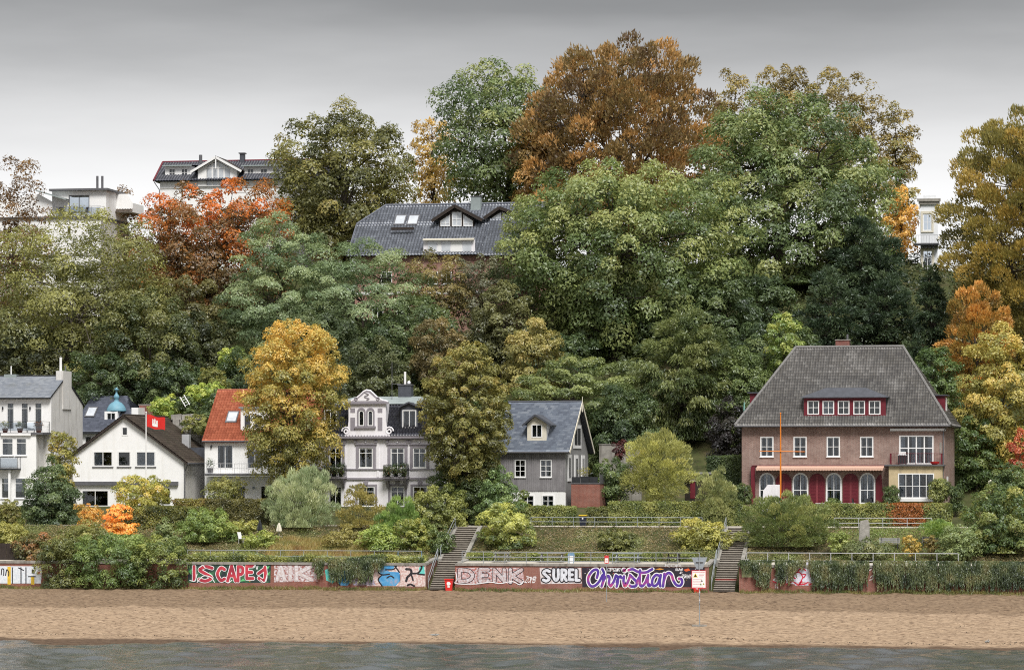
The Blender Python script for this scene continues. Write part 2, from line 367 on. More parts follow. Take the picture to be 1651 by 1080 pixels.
# ---- river
def watermat():
    m, t, b = newmat('river_water'); b.inputs['Base Color'].default_value = (.075, .085, .09, 1); b.inputs['Roughness'].default_value = .06
    b.inputs['IOR'].default_value = 1.33; b.inputs['Specular IOR Level'].default_value = .5
    f = noise(t, 3.2, 6, stretch=(.5, 1.4, 1), rough=.7); bump(t, b, f, .2, .10); return m
def wz(X, Y):
    z = 0
    for k, (l, a, dx) in enumerate(((8, .08, .25), (3.4, .15, -.3), (1.7, .085, .2), (.9, .03, -.1))):
        z = z+a*2*(vnoise((X+dx*Y)/(l*.8)+31*k, Y/l+17*k)-.5)
    fade = np.clip((Y+95)/6, 0, 1)
    sh = np.clip((-39.2-Y)/3.0, .18, 1)
    return z*fade*sh-.06
xs_w = np.concatenate([[-5000, -1000, -300, -120], np.arange(-56, 56, .36), [120, 300, 1000, 5000]])
ys_w = np.concatenate([[-3000, -1200, -500, -250, -160, -120, -100], np.arange(-96, -72, .8), np.arange(-72, -38.2, .2)])
sheet('water', xs_w, ys_w, wz, watermat())
# ---- hillside, terraces
def hillmat():
    m, t, b = newmat('hillside_earth')
    f = noise(t, .7, 6); f2 = noise(t, 6, 4)
    col = ramp(t, f, [(.3, (.035, .045, .018)), (.5, (.07, .085, .03)), (.7, (.11, .095, .05))])
    col = mixc(t, ramp(t, f2, [(.45, (0, 0, 0)), (.7, (.6, .6, .6))]), col, (.10, .075, .05))
    t.links.new(col, b.inputs['Base Color']); b.inputs['Roughness'].default_value = .95; b.inputs['Specular IOR Level'].default_value = .1
    bump(t, b, f2, .8, .15); return m
ex = []
for a, b in ST: ex += [a-.05, a-.021, a-.019, a, (a+b)/2, b, b+.019, b+.021, b+.05]
xs_t = np.array(sorted(set(np.round(np.concatenate([[-3000, -900, -300, -120, -80], np.arange(-62, 62, .9), [80, 120, 300, 900, 3000], ex]), 4))))
ys_t = np.concatenate([[.32, 1, 2, 3, 4.2], np.arange(5, 13.01, .5), [13.4, 14, 15, 16, 16.6], np.arange(18, 100, 1.3), [110, 130, 200, 400, 1000, 3500]])
sheet('hillside', xs_t, ys_t, tz, hillmat())
# paths laid on the terraces
def strip_path(name, y0, y1, segs, m, lift=.03):
    for i, (x0, x1) in enumerate(segs):
        xs = np.linspace(x0, x1, max(2, int((x1-x0)/1.5))); ys = np.linspace(y0, y1, 6)
        sheet(name, xs, ys, lambda X, Y: np.interp(Y, PROF_Y, PROF_Z)+lift, m)
bounds = [-70]+[v for s in ST for v in s]+[70]
strip_path('lower_path', .45, 4.1, [(bounds[0], bounds[1]), (bounds[2], bounds[3]), (bounds[4], bounds[5])], MT['sandpath'])
strip_path('upper_path', 13.15, 16.5, [(-70, 70)], MT['sandpath'])

# ================================================================== foliage engine
def unit(v): return v/np.maximum(np.linalg.norm(v, axis=-1, keepdims=True), 1e-9)
def leaf_arrays(P, nrm, L, Wd, r, tip=None, jit=.75):
    """one triangle per leaf; nrm: preferred normals; tip: preferred tip direction (long leaves)"""
    n = len(P)
    if tip is None:
        nn = unit(nrm+r.normal(0, jit*.58, (n, 3))); t = unit(np.cross(nn, r.normal(0, 1, (n, 3)))); b = np.cross(nn, t)
    else:
        t = unit(tip+r.normal(0, .35, (n, 3))); b = unit(np.cross(t, unit(nrm)*.8+r.normal(0, .6, (n, 3))))
    s = r.uniform(.65, 1.3, (n, 1))
    a = P+t*(L*.6*s); c = P-t*(L*.4*s)+b*(Wd*.5*s); d = P-t*(L*.4*s)-b*(Wd*.5*s)
    V = np.stack([a, c, d], 1).reshape(-1, 3); F = np.arange(3*n).reshape(n, 3)
    return V, F
def blend_palette(pal, u):
    pal = np.array(pal); k = np.clip(u, 0, .9999)*(len(pal)-1); i = k.astype(int); f = (k-i)[:, None]
    return pal[i]*(1-f)+pal[i+1]*f
def spread(cands, n, r):
    """greedy far-apart subset"""
    idx = [0]; d = np.linalg.norm(cands-cands[0], axis=1)
    for _ in range(n-1):
        j = int(np.argmax(d*r.uniform(.75, 1.0, len(d)))); idx.append(j); d = np.minimum(d, np.linalg.norm(cands-cands[j], axis=1))
    return cands[idx]
def crown_clumps(c, R, n, r, shape='round', inner=.45, lob=.2):
    m = n*5
    d = unit(r.normal(0, 1, (m, 3)))
    w = r.normal(0, 1, (7, 3)); ph = r.uniform(0, 6.28, 7)
    lobe = sum(np.cos(3.1*(d@w[k])+ph[k]) for k in range(7))/7
    rad = r.uniform(inner**2, 1, m)**.5*(1+lob*.6*lobe*1.9)
    p = d*rad[:, None]
    if shape == 'dome': k = np.interp(p[:, 2], [-1, -.4, .3, .8, 1], [.7, .9, 1.05, 1.22, 1.3]); p[:, :2] *= k[:, None]; p[:, 2] = np.where(p[:, 2] < 0, p[:, 2]*.85, p[:, 2])
    if shape == 'oval': k = np.interp(p[:, 2], [-1, -.3, .4, 1], [.95, 1.0, 1.08, 1.15]); p[:, :2] *= k[:, None]
    if shape == 'flat': s = np.sign(p[:, 2]); p[:, 2] = s*np.abs(p[:, 2])**1.4
    if shape == 'egg': k = np.interp(p[:, 2], [-1, -.3, .2, 1], [.85, 1.05, .95, .45]); p[:, :2] *= k[:, None]
    if shape == 'cone': k = np.interp(p[:, 2], [-1, -.5, .3, 1], [1.1, 1.15, .7, .2]); p[:, :2] *= k[:, None]
    if shape == 'box': p = np.sign(p)*np.abs(p)**.62
    if shape == 'column': p[:, :2] *= (1/np.maximum(.35, np.linalg.norm(p[:, :2], axis=1)))[:, None]*np.minimum(1, np.linalg.norm(p[:, :2], axis=1)*1.6)[:, None]; p[:, 2] = np.sign(p[:, 2])*np.abs(p[:, 2])**.7
    p = spread(p, n, r)
    return np.asarray(c)+p*np.asarray(R), p
TOTAL = [0]
def foliage(C, U, rc, total, L, Wd, pal, r, crown_c, crown_R, aspect=(1, 1, .92), tip=None, jit=.75, hcol=0.0, side=0.0, shell=.68, colnoise=.5, patch=None):
    """C clump centres, U their positions in the unit crown; every clump is a puff of leaf triangles"""
    n = len(C); sizes = rc*r.uniform(.65, 1.3, n); per = np.maximum(6, (total*sizes**2/np.sum(sizes**2))).astype(int)
    ci = np.repeat(np.arange(n), per); m = len(ci)
    d = unit(r.normal(0, 1, (m, 3))); d[:, 2] = np.where(d[:, 2] < -.55, -d[:, 2]*.6, d[:, 2]); d = unit(d)
    o0 = unit(U+1e-6)[ci]; d = unit(d+.28*o0+np.array([0, 0, .24]))
    rad = r.uniform(shell**3, 1.0, m)**(1/3)*r.uniform(.9, 1.1, m)
    tilt = unit(U+1e-6)
    off = d*np.asarray(aspect)*rad[:, None]*sizes[ci][:, None]
    tl = unit(tilt*np.array([1, 1, 1.0])+np.array([0, 0, .35])+r.normal(0, .35, (n, 3)))[ci]
    off = off+tl*(np.sum(off*tl, 1, keepdims=True))*.45      # boughs reach outwards and up
    P = C[ci]+off
    out = unit((P-np.asarray(crown_c))/np.asarray(crown_R)**1.0)
    nrm = unit(d*.9+out*.35+np.array([0, 0, .35]))
    tp = None
    if tip is not None:
        tp = out*tip[0]+np.array([0, 0, tip[1]])+d*tip[2]
    V, F = leaf_arrays(P, nrm, L, Wd, r, tp, jit)
    # colour of the leaves: differs from bough to bough and from leaf to leaf
    cb = r.random(n)*colnoise+(1-colnoise)*.5
    u = cb[ci]+hcol*(P[:, 2]-crown_c[2])/crown_R[2]*.5+side*(P[:, 0]-crown_c[0])/crown_R[0]*.5+r.normal(0, .10, m)
    col = blend_palette(pal, np.clip(u, 0, 1))*r.uniform(.78, 1.22, (m, 1))
    if patch is not None:
        (px_, py_, pr, pc) = patch
        dd = np.sqrt(((U[:, 0]-px_)**2+(U[:, 2]-py_)**2))[ci]+r.normal(0, .12, m)
        col = np.where((dd < pr)[:, None], np.array(pc)*r.uniform(.75, 1.2, (m, 1)), col)
    TOTAL[0] += m
    return V, F, col
def limbs(base, C, crown_c, crown_R, r0, r, nl=6, twig=True, fork=.35, mb=None):
    """trunk, limbs to far clumps and twigs to the rest"""
    mb = mb or MB(); base = np.asarray(base, float); cc = np.asarray(crown_c, float)
    top = np.array([cc[0], cc[1], cc[2]+crown_R[2]*.15]); h = top-base
    tp = [base+h*k+np.array([math.sin(k*5+base[0])*r0*.9, math.cos(k*4)*r0*.7, 0])*min(1, k*3) for k in np.linspace(0, 1, 8)]
    mb.tube(tp, [r0*(1.25 if k == 0 else 1-.75*k) for k in np.linspace(0, 1, 8)], 8)
    idx = [int(i) for i in np.linspace(0, len(C)-1, nl)]
    pts = list(zip(tp[3:], [r0*.45]*5))
    for i in idx:
        e = C[i]; k = r.uniform(fork, .85); s = base+h*k; mid = (s+e)/2+np.array([0, 0, .12*np.linalg.norm(e-s)])
        q = [s*(1-t)**2+mid*2*t*(1-t)+e*t*t+r.normal(0, .02, 3)*np.linalg.norm(e-s)*(0 < t < 1) for t in np.linspace(0, 1, 6)]
        rr = [r0*.5*(1-k*.4)*(1-.82*t) for t in np.linspace(0, 1, 6)]
        mb.tube(q, rr, 6, False); pts += list(zip(q[1:], rr[1:]))
    if twig:
        A = np.array([p for p, _ in pts]); R_ = np.array([q for _, q in pts])
        for e in C:
            dd = np.linalg.norm(A-e, axis=1)+np.maximum(0, A[:, 2]-e[2])*.6; j = int(np.argmin(dd)); s = A[j]
            if dd[j] < .3: continue
            mid = (s+e)/2+r.normal(0, .06, 3)*dd[j]+np.array([0, 0, .06*dd[j]]); a = min(R_[j]*.7, r0*.16)
            e2 = e+(e-s)*.12
            mb.tube([s, mid, e2], [a, a*.6, a*.18], 4, False)
    return mb
COVER = 1.25
def rel(V, root): return V-np.array(root.location)
PLANT_N = [100]
def tree(name, label, px, top, bot, hw, Y, pal, trunk=None, ry=None, nc=90, rc=.19, cover=4.2, leaf=(.34, .20), shape='round', aspect=(1, 1, .92), tip=None,
         hcol=0., side=0., inner=.45, lob=.2, bark='bark', r0=None, nl=7, group=None, cat='tree', colnoise=.75, shell=.68, patch=None, trunkpart='trunk', crownpart='crown', base=None, jit=.55):
    PLANT_N[0] += 1; r = np.random.default_rng(PLANT_N[0])
    s = S(px, Y); c = W(px, (top+bot)/2, Y); R = np.array([hw*s, ry if ry else min(hw*s*.9, 8.5), (bot-top)/2*s])
    cr_ = R*.93; C, U = crown_clumps(c, cr_*(1-rc*.55), nc, r, shape, inner, lob)
    bx = W(trunk, bot, Y)[0] if trunk else c[0]
    bz_ = float(tz(bx, Y, False)) if base is None else base
    root = empty(name, (bx, Y, bz_), 0, label, cat, group)
    rcm = rc*(R[0]*R[2])**.5*1.14
    tot = int(cover*COVER*math.pi*R[0]*R[2]/(leaf[0]*leaf[1]*.5))
    V, F, col = foliage(C, U, rcm, tot, leaf[0], leaf[1], pal, r, c, R, aspect, tip, jit, hcol, side, shell, colnoise, patch)
    for ax, half in ((0, R[0]), (2, R[2])):       # fit the crown to its measured width and height
        lo, hi = np.percentile(V[:, ax], (.3, 99.7)); k = 2*half/(hi-lo); V[:, ax] = c[ax]+(V[:, ax]-(lo+hi)/2)*k; C[:, ax] = c[ax]+(C[:, ax]-(lo+hi)/2)*k
    V[:, 2] = np.maximum(V[:, 2], bz_-.05)
    me = np_mesh(crownpart, rel(V, root), F, {'leaf': col}); link(crownpart, me, LEAF, root)
    mb = limbs((bx, Y, bz_-.4), C, c, R, r0 or max(.05, .034*R[0]+.018*(c[2]+R[2]-bz_)*.55), r, nl)
    mb.v = [tuple(np.array(v)-np.array(root.location)) for v in mb.v]
    mb.build(trunkpart, MT[bark], root, True)
    return root
def shrub(name, label, px, top, bot, hw, Y, pal, group=None, nc=34, rc=.26, cover=4.5, leaf=(.17, .11), base=None, cat='shrub', **k):
    k.setdefault('shape', 'round'); k.setdefault('nl', 4); k.setdefault('r0', .05); k.setdefault('inner', .3)
    return tree(name, label, px, top, bot, hw, Y, pal, nc=nc, rc=rc, cover=cover, leaf=leaf, group=group, cat=cat, trunkpart='stem', crownpart='foliage', base=base, **k)
MT['hedgecore'] = mat('hedge_interior', (.035, .045, .018), .95, .3, 5)
def hedge(name, label, x0, x1, y0, y1, z0, z1, pal, group=None, leaf=(.12, .085), dens=300, rot=0, patch=None, cat='hedge', round_=.12):
    PLANT_N[0] += 1; r = np.random.default_rng(PLANT_N[0])
    root = empty(name, ((x0+x1)/2, (y0+y1)/2, z0), rot, label, cat, group)
    hx, hy, hz = (x1-x0)/2, (y1-y0)/2, z1-z0
    MB().box(-hx+.14, hx-.14, -hy+.14, hy-.14, 0, hz-.14).build('twig_core', MT['hedgecore'], root)
    def face(n, o, u, v, nn):
        a = r.random((n, 1)); b = r.random((n, 1)); return o+a*u+b*v, np.repeat([nn], n, 0)
    Ps = []; Ns = []
    for o, u, v, nn in (((-hx, -hy, 0), (2*hx, 0, 0), (0, 0, hz), (0, -1, .2)), ((-hx, -hy, hz), (2*hx, 0, 0), (0, 2*hy, 0), (0, 0, 1)),
                        ((-hx, -hy, 0), (0, 2*hy, 0), (0, 0, hz), (-1, 0, .2)), ((hx, -hy, 0), (0, 2*hy, 0), (0, 0, hz), (1, 0, .2)), ((-hx, hy, 0), (2*hx, 0, 0), (0, 0, hz), (0, 1, .2))):
        o, u, v = map(np.array, (o, u, v)); area = np.linalg.norm(u)*np.linalg.norm(v)
        p, q = face(int(area*dens*(.5 if nn[1] > .5 else 1.25)), o, u, v, nn); Ps.append(p); Ns.append(q)
    P = np.concatenate(Ps); Q = np.concatenate(Ns).astype(float)
    lump = (vnoise(P[:, 0]/.5+P[:, 1]/.6+5, P[:, 2]/.4+P[:, 1]/.5)-.5)
    P = P+Q*(lump*.22+r.normal(0, .045, len(P)))[:, None]
    ins = unit(P*np.array([0, 1, 0])+1e-9)
    V, F = leaf_arrays(P, Q, leaf[0], leaf[1], r, None, 1.0)
    u = vnoise(P[:, 0]/1.1+9, P[:, 2]/.8)*.8+.1+r.normal(0, .14, len(P))
    col = blend_palette(pal, np.clip(u, 0, 1))*r.uniform(.75, 1.25, (len(P), 1))
    if patch is not None:
        k = np.exp(-((P[:, 0]-patch[0])/patch[1])**2)*1.3+r.normal(0, .15, len(P))+(lump*.5) > .6
        col = np.where(k[:, None], np.array(patch[2])*r.uniform(.7, 1.2, (len(P), 1)), col)
    TOTAL[0] += len(P)
    link('foliage', np_mesh('foliage', V, F, {'leaf': col}), LEAF, root); return root
def scatter(name, P, Q, leaf, pal, r, kind='stuff', tip=None, parent=None, jit=1.0, nsc=1.2):
    V, F = leaf_arrays(P, Q, leaf[0], leaf[1], r, tip, jit)
    u = vnoise(P[:, 0]/nsc+3, P[:, 1]/nsc+P[:, 2]/nsc)*1.1-.05+r.normal(0, .13, len(P))
    col = blend_palette(pal, np.clip(u, 0, 1))*r.uniform(.72, 1.25, (len(P), 1)); TOTAL[0] += len(P)
    o = link(name, np_mesh(name, V, F, {'leaf': col}), LEAF, parent)
    if kind: o['kind'] = kind
    return o

# ================================================================== building kit
def tiles(name, parent, m, P00, P10, P01, P11, cw=.25, ch=.36, wave=.035, lift=.03, k=4, seed=1, patchy=.5):
    """roof covering on the plane through an eave P00-P10 and a ridge P01-P11: overlapping courses of tiles"""
    P00, P10, P01, P11 = (np.array(p, float) for p in (P00, P10, P01, P11))
    e = unit(P10-P00); n = np.cross(e, P01-P00)
    if np.linalg.norm(n) < 1e-6: n = np.cross(e, P11-P00)
    n = unit(n); n = n if n[2] > 0 else -n
    s = unit(np.cross(n, e)); s = s if s[2] >= 0 else -s
    H = max((P01-P00)@s, (P11-P00)@s); nr = max(1, int(round(H/ch))); x10 = (P10-P00)@e; x01 = (P01-P00)@e; x11 = (P11-P00)@e
    lo = min(0, x01); hi = max(x10, x11); nc = max(1, int(math.ceil((hi-lo)/cw))); r = np.random.default_rng(seed)
    xs = lo+np.arange(nc*k+1)*cw/k; ph = (np.arange(nc*k+1) % k)/k
    prof = wave*np.cos(2*np.pi*ph)
    V = []; F = []; tint = []; off = 0; rowt = r.random((nr+1, nc))
    for j in range(nr):
        for (w, l) in ((j/nr, lift), ((j+1)/nr, 0.004)):
            xl = x01*w; xr = x10+(x11-x10)*w
            jj = r.normal(0, .0045, len(xs)) if wave == 0 else 0
            x = np.clip(xs+(.5*cw*(j % 2) if wave == 0 else 0), xl, xr)
            V.append(P00+x[:, None]*e+(w*H)*s+(prof+l+jj)[:, None]*n)
    V = np.concatenate(V); q = len(xs); cols = np.arange(q-1)
    for j in range(nr):
        a = 2*j*q+cols; b = a+q; F.append(np.stack([a, a+1, b+1, b], 1)); tint.append(np.repeat(rowt[j], k))
        if j: c = (2*j-1)*q+cols; F.append(np.stack([c, c+1, a+1, a], 1)); tint.append(np.repeat(rowt[j], k)*.3)
    F = np.concatenate(F); tint = np.concatenate(tint)
    ctr = V[F].mean(1); tint = np.clip(tint*(1-patchy*.5)+patchy*(vnoise(ctr[:, 0]/1.3+seed, ctr[:, 2]/1.1+ctr[:, 1]/1.5)-.35)*.8, 0, 1)
    ok = np.linalg.norm(V[F[:, 0]]-V[F[:, 1]], axis=1)+np.linalg.norm(V[F[:, 2]]-V[F[:, 3]], axis=1) > 1e-4
    o = link(name, np_mesh(name, V, F[ok], {'tint': tint[ok]}), m, parent); o['kind'] = 'stuff'; return o
def outline(x0, x1, z0, z1, arch=False, n=10):
    if not arch: return [(x0, z0), (x1, z0), (x1, z1), (x0, z1)]
    rr = (x1-x0)/2; cx = (x0+x1)/2
    return [(x0, z0), (x1, z0)]+[(cx+rr*math.cos(math.pi*k/n), z1-rr+rr*math.sin(math.pi*k/n)) for k in range(n+1)]
class House:
    def __init__(s, name, label, px, py, Y, rot=0.0, cat='house', group=None):
        p = W(px, py, Y); s.o = p; s.r = rot; s.root = empty(name, p, rot, label, cat, group)
        s.ex = np.array([math.cos(rot), math.sin(rot), 0]); s.ey = np.array([-math.sin(rot), math.cos(rot), 0]); s.holes = {}
    def f(s, px, py, y=0.0):      # pixel -> local (x, z) on the plane at local depth y
        d = ray(px, py); t = ((s.o+s.ey*y-CAM)@s.ey)/(d@s.ey); q = CAM+d*t-s.o
        return q@s.ex, q[2]
    def x(s, px, y=0.0): return s.f(px, HOR, y)[0]
    def z(s, py, y=0.0, px=None): return s.f(825 if px is None else px, py, y)[1]
    def rect(s, px0, py0, px1, py1, y=0.0):
        pc = (px0+px1)/2
        return s.x(px0, y), s.x(px1, y), s.z(py1, y, pc), s.z(py0, y, pc)
    def win(s, px0, py0, px1, py1, y=0.0, cols=2, rows=(1,), fr=.075, mu=.055, arch=False, sill=True, curtain=0, frame='frame', key=None, deep=.10, parent=None, name='window', hole=True, blind=None):
        x0, x1, z0, z1 = s.rect(px0, py0, px1, py1, y)
        return s.win_m(x0, x1, z0, z1, y, cols, rows, fr, mu, arch, sill, curtain, frame, key, deep, parent, name, hole)
    def win_m(s, x0, x1, z0, z1, y=0.0, cols=2, rows=(1,), fr=.075, mu=.055, arch=False, sill=True, curtain=0, frame='frame', key=None, deep=.10, parent=None, name='window', hole=True):
        if hole: s.holes.setdefault(key if key is not None else y, []).append(outline(x0, x1, z0, z1, arch))
        yf = y-.025; fr = min(fr, (x1-x0)*.16)
        w = MB().ring(outline(x0-.01, x1+.01, z0-.01, z1+.01, arch), outline(x0+fr, x1-fr, z0+fr, z1-fr, arch), yf, y+deep)
        gx0, gx1, gz0, gz1 = x0+fr, x1-fr, z0+fr, z1-fr
        tot = sum(rows); zs = [gz1]
        for k in rows: zs.append(zs[-1]-(gz1-gz0)*k/tot)
        xc = [gx0+(gx1-gx0)*k/cols for k in range(cols+1)]
        for k in xc[1:-1]: w.box(k-mu/2, k+mu/2, yf+.006, y+deep-.01, gz0, gz1-(.02 if arch else 0))
        for k in zs[1:-1]: w.box(gx0, gx1, yf+.010, y+deep-.014, k-mu*.4, k+mu*.4)
        o = w.build(name, MT[frame], parent or s.root)
        if sill: MB().box(x0-.06, x1+.06, y-.10, y+.02, z0-.07, z0-.012).build('sill', MT['frame'], o)
        yg = y+deep*.55; sub = o if parent is None else parent
        if arch:
            MB().prism(outline(gx0, gx1, gz0, gz1, True), yg, yg+.012).build('pane', GLASS, sub)
        else:
            for i in range(cols):
                for j in range(len(rows)):
                    MB().box(xc[i]+mu*.4, xc[i+1]-mu*.4, yg, yg+.012, zs[j+1]+mu*.3, zs[j]-mu*.3).build('pane', GLASS, sub)
        if curtain:
            yy = y+deep+.03; mb = MB(); n = 6
            for (a, b) in (((0, .17), (.36, .5), (.5, .64), (.83, 1)) if curtain == 1 else (((0, 1),) if curtain == 2 else ((0, .45),) if curtain == 3 else ((.04, .2), (.3, .5), (.5, .7), (.8, .96)))):
                for k in range(n):
                    u0 = a+(b-a)*k/n; u1 = a+(b-a)*(k+1)/n
                    pull = .12 if curtain == 1 else 0
                    X0 = x0+(x1-x0)*u0; X1 = x0+(x1-x0)*u1; mb.quad((X0, yy+.04*(k % 2), z0), (X1, yy+.04*((k+1) % 2), z0), (X1, yy+.04*((k+1) % 2), z1), (X0, yy+.04*(k % 2), z1))
            mb.build('curtain', MT['curtain'], sub)
        return o
    def wall(s, poly, y, m, thick=.22, key=None, name='wall', parent=None):
        return MB().plate(poly, s.holes.get(key if key is not None else y, []), y, y+thick).build(name, MT[m] if isinstance(m, str) else m, parent or s.root)
    def side(s, x, y0, y1, z0, top, m, thick=.22, name='wall'):
        """side wall at local x (outer face), profile top = list of (y, z)"""
        mb = MB(); poly = [(y0, z0)]+[]; pts = [(y0, z0), (y1, z0)]+top[::-1]
        sgn = -1 if thick > 0 else 1
        i = len(mb.v); n = len(pts); tri = tessellate_polygon([[Vector((p[0], p[1], 0)) for p in pts]])
        for xx in (x, x-thick):
            mb.v += [(xx, p[0], p[1]) for p in pts]
        mb.f += [tuple(t) for t in tri]+[tuple(n+k for k in t) for t in tri]+[(k, (k+1) % n, n+(k+1) % n, n+k) for k in range(n)]
        return mb.build(name, MT[m] if isinstance(m, str) else m, s.root)
    def part(s, name, mb, m, parent=None, smooth=False): return mb.build(name, MT[m] if isinstance(m, str) else m, parent or s.root, smooth)
# ================================================================== houses
def extr_x(mb, poly, x0, x1):
    n = len(poly); i = len(mb.v); tri = tessellate_polygon([[Vector((p[0], p[1], 0)) for p in poly]])
    mb.v += [(x0, p[0], p[1]) for p in poly]+[(x1, p[0], p[1]) for p in poly]
    mb.f += [tuple(i+k for k in t) for t in tri]+[tuple(i+n+k for k in t) for t in tri]+[(i+k, i+(k+1) % n, i+n+(k+1) % n, i+n+k) for k in range(n)]
    return mb
def roof_x(H, x0, x1, y0, z0, yr, zr, y1, z1, m, trim='dark', th=.16, **kw):
    """gable roof, ridge parallel to the front"""
    r = H.part('roof', extr_x(MB(), [(y0, z0), (yr, zr), (y1, z1), (y1, z1-th), (yr, zr-th), (y0, z0-th)], x0, x1), trim)
    e = .012
    tiles('roof_tiles', r, m, (x0-.02, y0-.03, z0+e), (x1+.02, y0-.03, z0+e), (x0-.02, yr, zr+e+.02), (x1+.02, yr, zr+e+.02), **kw)
    tiles('roof_tiles', r, m, (x1+.02, y1+.03, z1+e), (x0-.02, y1+.03, z1+e), (x1+.02, yr, zr+e+.02), (x0-.02, yr, zr+e+.02), **kw)
    H.part('ridge_cap', MB().tube([(x0, yr, zr+.03), (x1, yr, zr+.03)], .10, 8), trim, r)
    return r
def gutter(H, x0, x1, y, z, par, m='gutter'): return H.part('gutter', MB().tube([(x0, y, z), (x1, y, z)], .065, 6), m, par)
def lamp_wall(H, x, y, z):
    l = H.part('wall_lamp', MB().lathe((x, y-.12, z), [(.05, 0), (.09, .08), (.07, .22), (.02, .28)], 8), 'dark'); H.part('bracket', MB().box(x-.02, x+.02, y-.12, y, z+.24, z+.28), 'dark', l)
def railing_local(H, name, pts, h, m, bars=0, nrail=2, par=None, post=.03):
    """railing along local points; posts, rails and thin bars are parts of it"""
    r = H.part(name, MB().tube([(p[0], p[1], p[2]+h) for p in pts], .022, 6), m, par)
    mb = MB()
    for k in range(1, nrail): mb.tube([(p[0], p[1], p[2]+.08+(h-.08)*(k-1)/max(1, nrail-1)) for p in pts], .015, 5)
    for i, p in enumerate(pts): mb.tube([(p[0], p[1], p[2]), (p[0], p[1], p[2]+h)], post*.7, 5)
    if bars:
        for a, b in zip(pts[:-1], pts[1:]):
            L = math.dist(a, b); n = max(1, int(L/bars))
            for k in range(1, n):
                q = [a[i]+(b[i]-a[i])*k/n for i in range(3)]; mb.tube([(q[0], q[1], q[2]+.06), (q[0], q[1], q[2]+h)], .009, 4, False)
    mb.build('bars', MT[m] if isinstance(m, str) else m, r if par is None else par); return r
def potplant(loc, h, pal, label, pot='pottery', rad=.22, rot=0, seed=5, name='potted_plant', group=None):
    root = empty(name, loc, rot, label, 'plant', group); r = np.random.default_rng(seed)
    MB().lathe((0, 0, 0), [(rad*.7, 0), (rad, h*.4), (rad*1.06, h*.42)], 10).build('pot', MT[pot], root)
    n = 160; d = unit(r.normal(0, 1, (n, 3))); P = np.array([0, 0, h*.75])+d*np.array([rad*1.7, rad*1.5, h*.38])*r.random((n, 1))**.4
    V, F = leaf_arrays(P, d, .13, .07, r); col = blend_palette(pal, r.random(n))
    link('foliage', np_mesh('foliage', V, F, {'leaf': col}), LEAF, root); return root
G_DARK = [lin(38, 56, 34), lin(62, 84, 46), lin(92, 112, 62)]
G_MID = [lin(62, 82, 40), lin(100, 120, 58), lin(140, 152, 76)]
def loc_of(H, x, y, z): return tuple(H.o+H.ex*x+H.ey*y+np.array([0, 0, z]))

def dormer(H, name, poly, wins, y, m, thick=.12):
    """front of a dormer with its windows: the windows and panes are its sub-parts"""
    holes = [outline(*H.rect(*w[:4], y), w[4].get('arch', False) if len(w) > 4 else False) for w in wins]
    d = H.part(name, MB().plate(poly, holes, y, y+thick), m)
    for w in wins:
        k = dict(w[4]) if len(w) > 4 else {}
        H.win(*w[:4], y, parent=d, hole=False, **k)
    return d
# ---------------------------------------------------------------- brown brick villa with maroon shutters
H = House('brick_house', 'large brown brick house with grey hipped roof and maroon arched shutters', 1196, 812, 24, math.radians(-3))
xr = H.x(1523); ze = H.z(686, 0, 1360); dep = 11.0; D2 = 5.4
for a in (1226, 1279.5, 1333, 1387): H.win(a, 704, a+21, 736, 0, 2, (1, 1), curtain=1, fr=.09)
for a in (1224, 1278, 1332, 1386):
    H.win(a, 762, a+25, 812, 0, 2, (1,), arch=True, sill=False, curtain=4, fr=.12, name='arched_door')
    x0, x1, z0, z1 = H.rect(a, 762, a+25, 812); zm = H.z(790, 0, a); H.part('glazing_bar', MB().box(x0+.1, x1-.1, -.012, .08, zm-.03, zm+.03), 'frame')
H.win(1450, 702, 1505, 748, 0, 4, (1, 1.3), curtain=1, sill=False, fr=.1, mu=.11, name='balcony_door')
H.wall([(0, -.3), (xr, -.3), (xr, ze), (0, ze)], 0, 'brick')
H.side(xr, .22, dep, -.3, [(.22, ze), (dep, ze)], 'brick'); H.side(0, .22, dep, -.3, [(.22, ze), (dep, ze)], 'brick', -.22)
H.part('wall', MB().box(.22, xr-.22, dep-.22, dep-.001, -.3, ze), 'brick'); H.part('floor_slab', MB().box(.25, xr-.25, .25, dep-.25, 3.05, 3.25), 'room')
for a, b in ((1251, 1276), (1305, 1330), (1359, 1384), (1412, 1425)):
    x0, x1, z0, z1 = H.rect(a, 763, b, 812); half = a == 1412
    o = outline(x0, x1+(x1-x0 if half else 0), z0, z1, True)
    if half: o = [p for p in o if p[0] <= x1+.001]; o = [(x0, z0), (x1, z0)]+[p for p in o[2:]]
    sh = H.part('shutter', MB().prism(o, -.05, -.006), 'maroon'); sh['label'] = 'maroon arched double shutter'
    xm = (x0+x1)/2
    if not half:
        H.part('shutter_edge', MB().box(xm-.07, xm-.012, -.068, -.052, z0, z1-.1).box(xm+.012, xm+.07, -.068, -.052, z0, z1-.1), 'maroon2', sh)
        mb = MB()
        for k in range(14):
            zz = z0+.12+k*(z1-z0-.9)/14
            mb.box(x0+.12, xm-.1, -.062, -.051, zz, zz+.05).box(xm+.1, x1-.12, -.062, -.051, zz, zz+.05)
        mb.build('louvre', MT['maroon'], sh)['kind'] = 'stuff'
